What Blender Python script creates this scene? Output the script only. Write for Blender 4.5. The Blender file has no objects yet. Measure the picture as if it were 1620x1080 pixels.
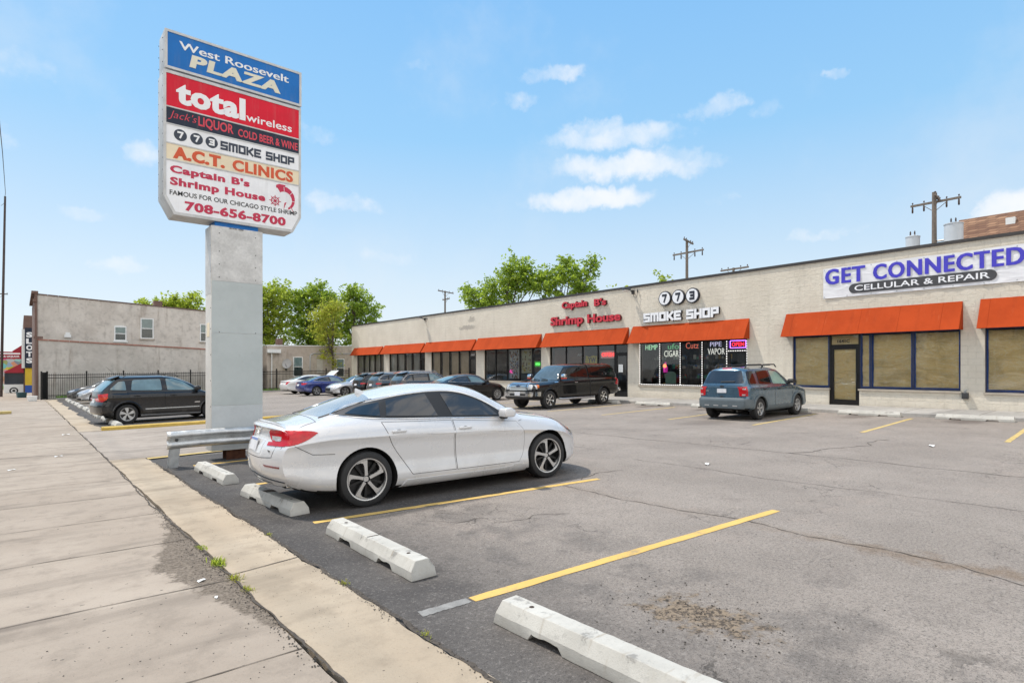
import bpy, bmesh, math, random
import numpy as np
from mathutils import Vector, Matrix
from mathutils.bvhtree import BVHTree
R_ = math.radians
rnd = random.Random(7)
scene = bpy.context.scene
# ---------------------------------------------------------------- camera
cam_d = bpy.data.cameras.new("camera"); cam = bpy.data.objects.new("camera", cam_d)
scene.collection.objects.link(cam); scene.camera = cam
cam.location = (0, 0, 1.73); cam.rotation_euler = (R_(90), 0, R_(-40.415))
cam_d.sensor_width = 36; cam_d.sensor_fit = 'HORIZONTAL'; cam_d.lens = 36 * 916 / 1620
cam_d.shift_y = 43 / 1620
cam_d.clip_start = 0.05; cam_d.clip_end = 3000
# ---------------------------------------------------------------- light
SUN_TO = Vector((-0.20, 0.42, 0.88)).normalized()
SUN_EL = math.asin(SUN_TO.z); SUN_AZ = math.atan2(SUN_TO.x, SUN_TO.y)
sun_d = bpy.data.lights.new("sun", 'SUN'); sun = bpy.data.objects.new("sun", sun_d)
scene.collection.objects.link(sun)
sun.rotation_euler = (-SUN_TO).to_track_quat('-Z', 'Y').to_euler()
sun.location = (0, 0, 60)
sun_d.energy = 2.9; sun_d.angle = R_(1.5); sun_d.color = (1.0, 0.93, 0.83)
scene.view_settings.view_transform = 'Standard'; scene.view_settings.look = 'None'
scene.view_settings.exposure = 0.53; scene.view_settings.gamma = 1
scene.view_settings.use_curve_mapping = False
try:
    scene.cycles.max_bounces = 8; scene.cycles.transparent_max_bounces = 12
    scene.cycles.use_denoising = True
    scene.cycles.sample_clamp_indirect = 6
except Exception: pass

class NT:
    """tiny node-tree helper"""
    def __init__(s, tree): s.t = tree; s.n = tree.nodes; s.l = tree.links
    def add(s, typ, **kw):
        nd = s.n.new(typ)
        for k, v in kw.items(): setattr(nd, k, v)
        return nd
    def link(s, a, b): s.l.new(a, b)
    def val(s, inp, v):
        if isinstance(v, (int, float, tuple, list)): inp.default_value = v
        else: s.l.new(v, inp)
    def math(s, op, a, b=0.0, clamp=False):
        nd = s.add('ShaderNodeMath', operation=op, use_clamp=clamp)
        s.val(nd.inputs[0], a); s.val(nd.inputs[1], b); return nd.outputs[0]
    def vmath(s, op, a, b=(0, 0, 0)):
        nd = s.add('ShaderNodeVectorMath', operation=op)
        s.val(nd.inputs[0], a); s.val(nd.inputs[1], b)
        return nd.outputs['Value'] if op in ('DOT_PRODUCT', 'LENGTH') else nd.outputs['Vector']
    def noise(s, vec, scale, detail=4, rough=.55, out='Fac', dist=0.0):
        nd = s.add('ShaderNodeTexNoise'); nd.inputs['Scale'].default_value = scale
        nd.inputs['Detail'].default_value = detail; nd.inputs['Roughness'].default_value = rough
        nd.inputs['Distortion'].default_value = dist
        s.l.new(vec, nd.inputs['Vector']); return nd.outputs[out]
    def ramp(s, fac, stops, interp='LINEAR'):
        nd = s.add('ShaderNodeValToRGB'); cr = nd.color_ramp; cr.interpolation = interp
        while len(cr.elements) < len(stops): cr.elements.new(0.5)
        for e, (p, c) in zip(cr.elements, stops):
            e.position = p; e.color = c if len(c) == 4 else (*c, 1)
        s.l.new(fac, nd.inputs[0]); return nd.outputs[0]
    def rng(s, v, a, b, c=0.0, d=1.0, smooth=True):
        nd = s.add('ShaderNodeMapRange'); nd.interpolation_type = 'SMOOTHSTEP' if smooth else 'LINEAR'
        s.val(nd.inputs[0], v); nd.inputs[1].default_value = a; nd.inputs[2].default_value = b
        nd.inputs[3].default_value = c; nd.inputs[4].default_value = d; return nd.outputs[0]
    def mix(s, fac, a, b, typ='MIX'):
        nd = s.add('ShaderNodeMix', data_type='RGBA', blend_type=typ)
        s.val(nd.inputs[0], fac)
        s.val(nd.inputs[6], (*a, 1) if isinstance(a, tuple) and len(a) == 3 else a)
        s.val(nd.inputs[7], (*b, 1) if isinstance(b, tuple) and len(b) == 3 else b)
        return nd.outputs[2]

# ---------------------------------------------------------------- sky
def pixdir(px, py):
    v = Vector(((px - 810) / 916, -(py - 583) / 916, -1.0)).normalized()
    return (Matrix.Rotation(R_(-40.415), 3, 'Z') @ Matrix.Rotation(R_(90), 3, 'X')) @ v
world = bpy.data.worlds.new("World"); scene.world = world; world.use_nodes = True
w = NT(world.node_tree); w.n.clear()
wo = w.add('ShaderNodeOutputWorld'); bg = w.add('ShaderNodeBackground')
sky = w.add('ShaderNodeTexSky', sky_type='NISHITA'); sky.sun_disc = False
sky.sun_elevation = SUN_EL; sky.sun_rotation = SUN_AZ
sky.air_density = 1.0; sky.dust_density = 0.6; sky.ozone_density = 2.0
tc = w.add('ShaderNodeTexCoord'); d = tc.outputs['Generated']
bg.inputs['Strength'].default_value = 0.122
nz = w.noise(d, 9, 6, .6); nz2 = w.noise(d, 28, 5, .6)
nn = w.math('ADD', w.math('MULTIPLY', nz, .75), w.math('MULTIPLY', nz2, .35))
mask = None
wv_ = w.vmath('SUBTRACT', w.noise(d, 11, 5, .62, out='Color'), (.5, .5, .5)); wv2 = w.vmath('SUBTRACT', w.noise(d, 42, 4, .6, out='Color'), (.5, .5, .5))
dw = w.vmath('ADD', d, w.vmath('ADD', w.vmath('MULTIPLY', wv_, (.13, .13, .045)), w.vmath('MULTIPLY', wv2, (.035, .035, .018))))
CL = [(985,214,95,17,.85),(945,200,40,12,.7),(1010,262,108,16,1.05),(1060,245,50,14,.8),(935,312,78,13,1.1),(870,114,42,13,.8),(1128,165,38,17,.9),(1320,117,20,8,.6),
      (230,243,34,16,.7),(550,322,46,12,.8),(200,420,40,9,.6),(610,408,50,9,.6),(1600,335,46,26,1.2),(30,108,44,18,.6),
      (660,103,16,9,.5),(815,155,20,12,.6),(1210,174,22,12,.5),(120,335,28,9,.5),(1150,312,20,9,.5),(1320,366,40,8,.6),
      (500,213,26,12,.5),(-150,180,120,40,1),(1800,120,150,40,1),(2100,400,200,60,1),(-600,300,220,60,1)]
for (px, py, rx, ry, amp) in CL:
    c = pixdir(px, py); up = Vector((0, 0, 1)); rt = c.cross(up).normalized(); u2 = rt.cross(c).normalized()
    ca = (c.angle(pixdir(px + rx, py)), c.angle(pixdir(px, py + ry)))
    a = w.math('DIVIDE', w.vmath('DOT_PRODUCT', dw, tuple(rt)), ca[0] * 1.9)
    b = w.math('DIVIDE', w.vmath('DOT_PRODUCT', dw, tuple(u2)), ca[1] * 1.9)
    r2 = w.math('ADD', w.math('MULTIPLY', a, a), w.math('MULTIPLY', b, b))
    fr = w.math('GREATER_THAN', w.vmath('DOT_PRODUCT', d, tuple(c)), 0.3)
    m = w.math('MULTIPLY', w.rng(r2, 0.0, 1.0, amp, 0.0), fr)
    mask = m if mask is None else w.math('MAXIMUM', mask, m)
cl = w.math('MULTIPLY', mask, 1.0)
cl = w.rng(w.math('ADD', w.math('MULTIPLY', cl, .80), w.math('MULTIPLY', w.math('SUBTRACT', nn, .55), 1.5)), .22, 1.15, 0, .86)
cl = w.math('MULTIPLY', cl, w.rng(mask, 0.0, 0.25))
# thin milky veil low over the horizon plus a wide faint cirrus
sep = w.add('ShaderNodeSeparateXYZ'); w.link(d, sep.inputs[0])
cir = w.math('MULTIPLY', w.rng(w.noise(d, 3.5, 6, .62), .5, .8, 0, .30), 1.0)
grad = w.ramp(w.rng(sep.outputs[2], -.02, .62, smooth=False), [(0, (5.1, 5.3, 5.45)), (.26, (3.9, 4.75, 5.45)), (.60, (1.95, 3.75, 5.6)), (1, (1.25, 3.05, 5.5))])
skyc = w.mix(0.88, sky.outputs[0], grad, 'MIX')
col = w.mix(cir, skyc, (4.6, 5.0, 5.4))
# a broad bank of warm cloud added behind the camera as unseen fill light
fill_bank = w.math('MULTIPLY', w.rng(w.vmath('DOT_PRODUCT', d, tuple(Vector((-.52, -.82, .30)).normalized())), .10, .55), w.rng(w.noise(d, 5.0, 7, .64, dist=.4), .43, .56, .22, 1.0))
col = w.mix(fill_bank, col, (11.5, 10.8, 9.9))
col = w.mix(cl, col, (5.7, 5.75, 5.85))
w.link(col, bg.inputs['Color']); w.link(bg.outputs[0], wo.inputs[0])

# ---------------------------------------------------------------- mesh / object helpers
def gz(x, y):
    """height of the ground: the lot rises gently to the shops and falls along the street"""
    x = min(max(x, -30), 24); y = min(max(y, -25), 110)
    return 0.0125 * max(x - 2, 0) - 0.0095 * (y - 5)
def link(o): scene.collection.objects.link(o); return o
class MB:
    def __init__(s): s.v = []; s.f = []; s.m = []; s.cur = 0
    def add(s, vs, fs):
        n = len(s.v); s.v += [tuple(map(float, p)) for p in vs]
        s.f += [tuple(i + n for i in f) for f in fs]; s.m += [s.cur] * len(fs); return s
    def box(s, x0, x1, y0, y1, z0, z1):
        return s.add([(x0,y0,z0),(x1,y0,z0),(x1,y1,z0),(x0,y1,z0),(x0,y0,z1),(x1,y0,z1),(x1,y1,z1),(x0,y1,z1)],
                     [(0,3,2,1),(4,5,6,7),(0,1,5,4),(1,2,6,5),(2,3,7,6),(3,0,4,7)])
    def tube(s, pts, r, n=8, cap=True):
        pts = [Vector(p) for p in pts]; rr = r if isinstance(r, (list, tuple)) else [r] * len(pts)
        vs = []; up = None
        for i, p in enumerate(pts):
            t = (pts[min(i+1, len(pts)-1)] - pts[max(i-1, 0)]).normalized()
            if up is None:
                up = Vector((0, 0, 1)) if abs(t.z) < .9 else Vector((1, 0, 0))
            a = t.cross(up).normalized(); b = a.cross(t).normalized(); up = b
            for k in range(n):
                an = 2 * math.pi * k / n
                vs.append(p + (a * math.cos(an) + b * math.sin(an)) * rr[i])
        fs = []
        for i in range(len(pts) - 1):
            for k in range(n):
                k2 = (k + 1) % n
                fs.append((i*n+k, i*n+k2, (i+1)*n+k2, (i+1)*n+k))
        if cap: fs.append(tuple(reversed(range(n)))); fs.append(tuple(range((len(pts)-1)*n, len(pts)*n)))
        return s.add(vs, [f[::-1] for f in fs])
    def lathe(s, prof, n=32, c=(0,0,0), axis='z'):
        """prof: (radius, height) pairs round an axis"""
        vs = []
        for (r, h) in prof:
            for k in range(n):
                a = 2*math.pi*k/n; x, y = r*math.cos(a), r*math.sin(a)
                p = (x, y, h) if axis == 'z' else ((x, h, y) if axis == 'y' else (h, x, y))
                vs.append((p[0]+c[0], p[1]+c[1], p[2]+c[2]))
        fs = []
        for i in range(len(prof)-1):
            for k in range(n):
                k2 = (k+1) % n; fs.append((i*n+k, i*n+k2, (i+1)*n+k2, (i+1)*n+k))
        return s.add(vs, fs)
    def prism(s, poly, O, U, V, N, d0, d1):
        """polygon (u,v) in the frame O,U,V,N, extruded from d0 to d1 along N"""
        O, U, V, N = map(Vector, (O, U, V, N)); n = len(poly)
        vs = [O + U*a + V*b + N*d0 for a, b in poly] + [O + U*a + V*b + N*d1 for a, b in poly]
        fs = [tuple(reversed(range(n))), tuple(range(n, 2*n))] + [(i, (i+1) % n, n+(i+1) % n, n+i) for i in range(n)]
        return s.add(vs, fs)
    def quad(s, a, b, c, d): return s.add([a, b, c, d], [(0, 1, 2, 3)])
    def build(s, name, mats, parent=None, smooth=None, recalc=True):
        me = bpy.data.meshes.new(name); me.from_pydata(s.v, [], s.f)
        mats = mats if isinstance(mats, (list, tuple)) else [mats]
        for m in mats: me.materials.append(m)
        if len(mats) > 1: me.polygons.foreach_set('material_index', s.m)
        if recalc:
            bm = bmesh.new(); bm.from_mesh(me); bmesh.ops.recalc_face_normals(bm, faces=bm.faces); bm.to_mesh(me); bm.free()
        me.update()
        if smooth is not None:
            me.polygons.foreach_set('use_smooth', [True]*len(me.polygons)); me.set_sharp_from_angle(angle=R_(smooth))
        o = link(bpy.data.objects.new(name, me))
        if parent: o.parent = parent
        return o
def bevel(o, w, seg=2, ang=35, sharp=40):
    bm = bmesh.new(); bm.from_mesh(o.data)
    bmesh.ops.remove_doubles(bm, verts=bm.verts, dist=1e-5)
    es = [e for e in bm.edges if len(e.link_faces) == 2 and e.calc_face_angle(0) > R_(ang)]
    bmesh.ops.bevel(bm, geom=es, offset=w, segments=seg, affect='EDGES', profile=.6, clamp_overlap=True)
    bm.to_mesh(o.data); bm.free()
    o.data.polygons.foreach_set('use_smooth', [True]*len(o.data.polygons)); o.data.set_sharp_from_angle(angle=R_(sharp))
    return o
def tag(o, label=None, cat=None, group=None, kind=None):
    if label: o['label'] = label
    if cat: o['category'] = cat
    if group: o['group'] = group
    if kind: o['kind'] = kind
    return o
def thing(name, label, cat, loc=(0,0,0), rz=0, group=None):
    o = link(bpy.data.objects.new(name, None)); o.empty_display_size = .3
    o.location = loc; o.rotation_euler = (0, 0, rz)
    return tag(o, label, cat, group)
def slope_rot(x, y, heading):
    dx = (gz(x+.5, y) - gz(x-.5, y)); dy = gz(x, y+.5) - gz(x, y-.5)
    n = Vector((-dx, -dy, 1)).normalized()
    f = Vector((math.cos(heading), math.sin(heading), 0)); f = (f - n * f.dot(n)).normalized(); l = n.cross(f)
    return Matrix((f, l, n)).transposed().to_euler()
def kids(o): return [c for c in scene.collection.objects if c.parent == o]
def dup(root, loc, rot=None, label=None, group=None):
    def cp(o, par):
        c = o.copy(); link(c); c.parent = par
        for ch in list(o.children): cp(ch, c)
        return c
    r = cp(root, None); r.location = loc
    if rot is not None: r.rotation_euler = rot
    if label: r['label'] = label
    if group: r['group'] = group
    return r

# ---------------------------------------------------------------- materials
def newmat(name):
    m = bpy.data.materials.new(name); m.use_nodes = True
    t = NT(m.node_tree); p = m.node_tree.nodes['Principled BSDF']; return m, t, p
def setb(t, p, h, strength, dist=.01):
    b = t.add('ShaderNodeBump'); b.inputs['Strength'].default_value = strength; b.inputs['Distance'].default_value = dist
    t.link(h, b.inputs['Height']); t.link(b.outputs[0], p.inputs['Normal'])
def M(name, col, rough=.6, metal=0.0, var=.12, vs=3.0, bump=0.0, bs=40, coat=0.0, spec=.5, space='obj', tint=None, ior=None, rvar=0.0):
    m, t, p = newmat(name)
    co = t.add('ShaderNodeTexCoord').outputs['Object'] if space == 'obj' else t.add('ShaderNodeNewGeometry').outputs['Position']
    n = t.math('ADD', t.math('MULTIPLY', t.noise(co, vs, 6, .6), .7), t.math('MULTIPLY', t.noise(co, vs*9, 3), .3))
    lo = tuple(c*(1-var) for c in col); hi = tuple(min(1, c*(1+var)) for c in (tint or col))
    t.link(t.ramp(n, [(.3, lo), (.7, hi)]), p.inputs['Base Color'])
    if rvar: t.link(t.rng(n, .3, .7, rough-rvar, rough+rvar), p.inputs['Roughness'])
    else: p.inputs['Roughness'].default_value = rough
    p.inputs['Metallic'].default_value = metal
    p.inputs['Coat Weight'].default_value = coat; p.inputs['Coat Roughness'].default_value = .03
    p.inputs['Specular IOR Level'].default_value = spec
    if ior: p.inputs['IOR'].default_value = ior
    if bump: setb(t, p, t.noise(co, bs, 5), bump)
    return m
def EM(name, col, strength):
    m, t, p = newmat(name); p.inputs['Base Color'].default_value = (*[c*.5 for c in col], 1)
    p.inputs['Emission Color'].default_value = (*col, 1); p.inputs['Emission Strength'].default_value = strength; return m
def paint(name, col, metal=0.0, rough=.28, dirt=.05, coat=1.0, spec=.5):
    m, t, p = newmat(name); co = t.add('ShaderNodeTexCoord').outputs['Object']
    n = t.noise(co, 2.2, 6, .6); f = t.noise(co, 900, 1)
    sx = t.add('ShaderNodeSeparateXYZ'); t.link(co, sx.inputs[0])
    base = t.mix(t.rng(f, .35, .65, 0, .10 if metal else .02), col, tuple(min(1, c*1.5+.02) for c in col))
    grime = t.math('MULTIPLY', t.rng(sx.outputs[2], .75, .15), t.rng(n, .35, .7, dirt, dirt*4))
    t.link(t.mix(grime, base, (.30, .27, .23)), p.inputs['Base Color'])
    p.inputs['Metallic'].default_value = metal
    t.link(t.rng(n, .3, .7, rough-.05, rough+.08), p.inputs['Roughness'])
    p.inputs['Specular IOR Level'].default_value = spec; p.inputs['Coat Weight'].default_value = coat; p.inputs['Coat Roughness'].default_value = .035
    setb(t, p, t.noise(co, 5, 2), .02, .02)
    return m
def pane_mat(name, tint=(1, 1, 1), refl=1.0, dust=.06):
    """clear glass: mirror by Fresnel over straight see-through"""
    m, t, p = newmat(name); t.n.remove(p); out = [n for n in t.n if n.type == 'OUTPUT_MATERIAL'][0]
    tr = t.add('ShaderNodeBsdfTransparent'); tr.inputs[0].default_value = (*tint, 1)
    gl = t.add('ShaderNodeBsdfGlossy'); gl.inputs['Roughness'].default_value = .02
    co = t.add('ShaderNodeNewGeometry').outputs['Position']
    b = t.add('ShaderNodeBump'); b.inputs['Strength'].default_value = .05; b.inputs['Distance'].default_value = .05
    t.link(t.noise(co, 1.3, 2), b.inputs['Height']); t.link(b.outputs[0], gl.inputs['Normal'])
    fr = t.add('ShaderNodeFresnel'); fr.inputs[0].default_value = 1.55
    mx = t.add('ShaderNodeMixShader'); t.link(t.math('MULTIPLY', fr.outputs[0], refl*1.6, True), mx.inputs[0])
    t.link(tr.outputs[0], mx.inputs[1]); t.link(gl.outputs[0], mx.inputs[2])
    df = t.add('ShaderNodeBsdfDiffuse'); df.inputs[0].default_value = (.5, .5, .48, 1)
    m2 = t.add('ShaderNodeMixShader'); t.link(t.rng(t.noise(co, 1.8, 5), .4, .8, 0, dust), m2.inputs[0])
    t.link(mx.outputs[0], m2.inputs[1]); t.link(df.outputs[0], m2.inputs[2]); t.link(m2.outputs[0], out.inputs[0])
    return m

# ---------------------------------------------------------------- lettering
_dg = None
def text_mesh(s, bold=0.0, shear=0.0, extrude=0.0, space=1.0, res=3):
    cu = bpy.data.curves.new("lettering", 'FONT'); cu.body = s; cu.size = 1.0; cu.offset = bold; cu.shear = shear
    cu.extrude = extrude; cu.space_character = space; cu.resolution_u = res; cu.fill_mode = 'BOTH'
    o = bpy.data.objects.new("lettering", cu); link(o); dg = bpy.context.evaluated_depsgraph_get()
    me = o.evaluated_get(dg).to_mesh()
    vs = np.array([v.co[:] for v in me.vertices]).reshape(-1, 3); fs = [tuple(p.vertices) for p in me.polygons]
    o.evaluated_get(dg).to_mesh_clear(); bpy.data.objects.remove(o); bpy.data.curves.remove(cu)
    return vs, fs
def put_text(mb, s, O, U, V, N, w, h, depth=.004, bold=.02, shear=0.0, space=1.0, thick=0, slant=0.0, res=3):
    """text fitted to a box w x h whose lower-left corner is O; 'thick' repeats it sideways for heavy strokes"""
    vs, fs = text_mesh(s, bold, shear, .5, space, res)
    a = vs[:, :2].min(0); b = vs[:, :2].max(0); O, U, V, N = map(Vector, (O, U, V, N))
    reps = [0.0] if not thick else [-thick, -thick/2, 0.0, thick/2, thick]
    for q, dx in enumerate(reps):
        out = []
        for x, y, z in vs:
            tx = (x-a[0])/(b[0]-a[0])*w + dx*h; ty = (y-a[1])/(b[1]-a[1])*h
            out.append(O + U*tx + V*(ty + slant*tx) + N*((z+.5)*(depth + q*.0006)))
        mb.add(out, fs)
    return mb
# squared block letters drawn as strokes (x,y in 0..1)
GLYPH = {'S': [[(1,1),(0,1),(0,.5),(1,.5),(1,0),(0,0)]], 'M': [[(0,0),(0,1),(1,1),(1,0)],[(.5,1),(.5,0)]],
 'O': [[(0,0),(0,1),(1,1),(1,0),(0,0)]], 'K': [[(0,0),(0,1)],[(0,.45),(.35,.5),(1,1)],[(.35,.5),(1,0)]],
 'E': [[(1,1),(0,1),(0,0),(1,0)],[(0,.5),(.85,.5)]], 'H': [[(0,0),(0,1)],[(1,0),(1,1)],[(0,.5),(1,.5)]],
 'P': [[(0,0),(0,1),(1,1),(1,.45),(0,.45)]], '7': [[(0,1),(1,1),(.45,0)]], '3': [[(0,1),(1,1),(1,0),(0,0)],[(.25,.5),(1,.5)]]}
def block_text(mb, s, O, U, V, N, w, h, depth, th=.2, gap=.32, wid=.62):
    O, U, V, N = map(Vector, (O, U, V, N)); adv = 0; lay = []
    for ch in s:
        if ch == ' ': adv += .55; continue
        ww = wid * (1.35 if ch == 'M' else 1); lay.append((ch, adv, ww)); adv += ww + gap
    tot = adv - gap + th; q = 0; sx = w / tot
    for ch, x0, ww in lay:
        for line in GLYPH[ch]:
            for (a, b) in zip(line, line[1:]):
                A = Vector((x0 + th/2 + a[0]*ww, th/2 + a[1]*(1-th))); B = Vector((x0 + th/2 + b[0]*ww, th/2 + b[1]*(1-th)))
                dd = (B-A).normalized(); A -= dd*th*.5; B += dd*th*.5; nn_ = Vector((-dd.y, dd.x))*th*.5
                poly = [A-nn_, B-nn_, B+nn_, A+nn_]; q += 1
                mb.prism([(p.x*sx, p.y*h) for p in poly], O, U, V, N, 0, depth + (q % 7)*.0004)
    return mb
# ================================================================ GROUND
def pos(t): return t.add('ShaderNodeNewGeometry').outputs['Position']
def xyz(t, v):
    s = t.add('ShaderNodeSeparateXYZ'); t.link(v, s.inputs[0]); return s.outputs
def blob(t, p, cx, cy, rx, ry):
    q = t.vmath('MULTIPLY', t.vmath('SUBTRACT', p, (cx, cy, 0)), (1/rx, 1/ry, 0)); return t.vmath('LENGTH', q)
# --- asphalt
m_asph, t, p = newmat("asphalt"); P3 = pos(t); X3, Y3, Z3 = xyz(t, P3)
big = t.noise(P3, .35, 5, .6); mid = t.noise(P3, 1.7, 6, .65); fine = t.noise(P3, 55, 4, .7); grit = t.noise(P3, 190, 2, .6)
old = t.mix(t.rng(big, .35, .65), (.252, .220, .193), (.306, .268, .236))
old = t.mix(t.math('MULTIPLY', t.rng(mid, .48, .78), .55), old, (.20, .172, .152))
old = t.mix(t.math('MULTIPLY', t.rng(t.noise(P3, .9, 5, .6), .55, .75), .55), old, (.34, .285, .245))
dark = t.mix(t.rng(mid, .3, .7), (.034, .033, .035), (.070, .067, .066))
wob = t.math('ADD', X3, t.math('MULTIPLY', t.math('SUBTRACT', mid, .5), 1.5))
edge = t.math('MULTIPLY', t.rng(wob, 2.1, 3.9, 1, 0), t.rng(Y3, 1.0, 5.5, .80, 1.0))                                   # sealed strip beside the pavement
stall = t.math('MULTIPLY', t.math('MULTIPLY', t.rng(t.math('ADD', Y3, t.math('MULTIPLY', t.math('SUBTRACT', big, .5), .5)), 5.95, 6.15), t.rng(Y3, 13.3, 13.6, 1, 0)), t.rng(wob, 5.4, 7.2, 1, 0))  # darker bay round the sedan: its shadow painted into the asphalt colour
lot2 = t.math('MULTIPLY', t.rng(Y3, 21, 22, 0, .55), t.rng(wob, 5.5, 9.0, 1, 0))
near = t.math('MULTIPLY', t.rng(mid, .40, .66), t.math('MULTIPLY', t.rng(X3, 3.4, 5.5, .55, 0), t.rng(Y3, 6, 7, 1, 0)))
far2 = t.math('MULTIPLY', t.math('MULTIPLY', t.rng(X3, 13, 18), t.rng(mid, .45, .75)), .10)
msk = t.math('MAXIMUM', t.math('MAXIMUM', edge, t.math('MULTIPLY', stall, .93)), t.math('MAXIMUM', near, t.math('MAXIMUM', lot2, far2)))
c = t.mix(t.math('MULTIPLY', msk, .9), old, dark)
# oil drips on the bay floors by the shops, and the crumbled earthy patch near the camera
for (cx, cy, rx, ry, k) in [(20.2, 14.9, .9, .5, .7), (20.1, 12.2, 1.0, .5, .7), (20.2, 6.9, 1.0, .6, .55), (20.3, 4.1, 1.1, .6, .6), (15.6, 9.3, 1.6, .8, .35)]:
    b = t.math('ADD', blob(t, P3, cx, cy, rx, ry), t.math('MULTIPLY', t.math('SUBTRACT', mid, .5), 1.6))
    c = t.mix(t.rng(b, .3, 1.0, k, 0), c, (.075, .055, .047))
rb = t.math('MULTIPLY', t.rng(t.math('ADD', t.math('ABSOLUTE', t.math('SUBTRACT', X3, 5.98)), t.math('MULTIPLY', t.math('SUBTRACT', t.noise(P3, 2.2, 5, .7), .5), .9)), .0, .22, 1, 0), t.rng(Y3, 3.5, 1.2, .15, .75))
c = t.mix(rb, c, (.20, .145, .10))
c = t.mix(t.math('MULTIPLY', t.rng(fine, .50, .66), .5), c, (.05, .045, .042))
st2 = t.noise(P3, 34, 3, .75); c = t.mix(t.math('MULTIPLY', t.rng(st2, .52, .66), .30), c, (.06, .054, .05)); c = t.mix(t.math('MULTIPLY', t.rng(st2, .46, .32), .20), c, (.50, .46, .42))
c = t.mix(t.math('MULTIPLY', t.rng(grit, .58, .72), .30), c, (.38, .36, .34))
c = t.mix(t.math('MULTIPLY', t.rng(t.noise(P3, 120, 2, .5), .58, .66), .6), c, (.035, .032, .03))
pb = t.math('ADD', blob(t, P3, 3.55, 2.14, .34, .55), t.math('MULTIPLY', t.math('SUBTRACT', t.noise(P3, 7, 6, .7), .5), 3.2))
pm = t.rng(pb, .35, .95, 1, 0)
c = t.mix(t.math('MULTIPLY', pm, .85), c, t.mix(t.rng(t.noise(P3, 34, 4, .7), .42, .58), (.045, .032, .022), (.25, .19, .13)))
# hairline alligator cracking
vo = t.add('ShaderNodeTexVoronoi', feature='DISTANCE_TO_EDGE'); vo.inputs['Scale'].default_value = 2.3
t.link(t.vmath('ADD', P3, t.vmath('MULTIPLY', t.noise(P3, 2.5, 5, .7, out='Color'), (.6, .6, 0))), vo.inputs['Vector'])
hair = t.math('MULTIPLY', t.rng(vo.outputs[0], .002, .012, 1, 0), t.rng(t.noise(P3, .8, 4), .52, .64))
c = t.mix(t.math('MULTIPLY', hair, .6), c, (.03, .027, .025))
t.link(c, p.inputs['Base Color']); p.inputs['Roughness'].default_value = .88; p.inputs['Specular IOR Level'].default_value = .25
setb(t, p, t.math('ADD', t.math('ADD', t.math('MULTIPLY', fine, .6), t.math('MULTIPLY', grit, .5)), t.math('SUBTRACT', t.math('MULTIPLY', mid, 1.0), t.math('MULTIPLY', hair, .7))), .75, .012)
# --- concrete pavement
def concrete(name, a, b, dirt=False, oldc=0.0):
    m, t, p = newmat(name); P3 = pos(t); X3, Y3, Z3 = xyz(t, P3)
    n1 = t.noise(P3, .55, 6, .6); n2 = t.noise(P3, 3.2, 6, .68); n3 = t.noise(P3, 70, 4, .7); n4 = t.noise(P3, 230, 2)
    c = t.mix(t.rng(n1, .35, .65), a, b)
    # each slab was poured apart and keeps a tone of its own
    row = t.math('FLOOR', t.math('DIVIDE', t.math('ADD', Y3, .93), 1.49))
    wn = t.add('ShaderNodeTexWhiteNoise', noise_dimensions='1D'); t.link(row, wn.inputs[1])
    c = t.mix(t.math('MULTIPLY', wn.outputs[0], .22), c, tuple(x*.62 for x in a))
    c = t.mix(t.math('MULTIPLY', t.rng(n2, .46, .70), .46), c, tuple(x*.58 for x in a))
    st = t.noise(t.vmath('MULTIPLY', P3, (.22, 1.6, 1)), 1.0, 5, .62)
    c = t.mix(t.math('MULTIPLY', t.rng(st, .50, .70), .52), c, tuple(x*.5 for x in a))
    c = t.mix(t.math('MULTIPLY', t.rng(n3, .54, .70), .30), c, tuple(x*.42 for x in a))
    c = t.mix(t.math('MULTIPLY', t.rng(n4, .60, .75), .30), c, tuple(min(1, x*1.35) for x in b))
    c = t.mix(t.math('MULTIPLY', t.rng(t.noise(P3, 26, 2, .4), .735, .76), .75), c, (.05, .045, .04))
    if dirt:
        # earth washed out of the joint over the slab edge
        cx = t.math('SUBTRACT', 1.38, t.math('MULTIPLY', t.math('SUBTRACT', 1.0, t.math('MULTIPLY', t.math('ABSOLUTE', t.math('SUBTRACT', Y3, 5.75)), .40)), .56))
        e = t.math('SUBTRACT', t.math('ADD', X3, t.math('MULTIPLY', t.math('SUBTRACT', t.noise(P3, 3.6, 6, .72), .5), .55)), cx)
        k = t.math('MULTIPLY', t.rng(e, .03, .10), t.math('MULTIPLY', t.rng(Y3, 3.3, 3.9), t.rng(Y3, 8.0, 8.6, 1, 0)))
        c = t.mix(t.math('MULTIPLY', k, .86), c, t.mix(t.rng(t.noise(P3, 42, 5, .7), .4, .62), (.085, .068, .054), (.20, .165, .13)))
        y2 = t.math('SUBTRACT', Y3, t.math('MULTIPLY', X3, -.02))
        k2 = t.math('MULTIPLY', t.rng(t.math('ABSOLUTE', t.math('SUBTRACT', y2, 5.06)), t_w[0], t_w[1], 1, 0), t.rng(X3, .55, -.15, .0, .75))
        c = t.mix(k2, c, (.15, .125, .105))
    t.link(c, p.inputs['Base Color']); p.inputs['Roughness'].default_value = .9; p.inputs['Specular IOR Level'].default_value = .2
    setb(t, p, t.math('ADD', t.math('MULTIPLY', n3, .5), t.math('ADD', t.math('MULTIPLY', n2, 1.2), t.math('MULTIPLY', n4, .3))), .42, .01)
    return m
t_w = (.02, .085)
m_walk = concrete("pavement_concrete", (.325, .272, .222), (.385, .327, .27), True)
m_apron = concrete("apron_concrete", (.395, .322, .24), (.445, .372, .285))
m_drive = concrete("driveway_concrete", (.325, .278, .236), (.385, .333, .285))
m_shopwalk = concrete("shop_walk_concrete", (.33, .315, .295), (.40, .38, .355))
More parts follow.
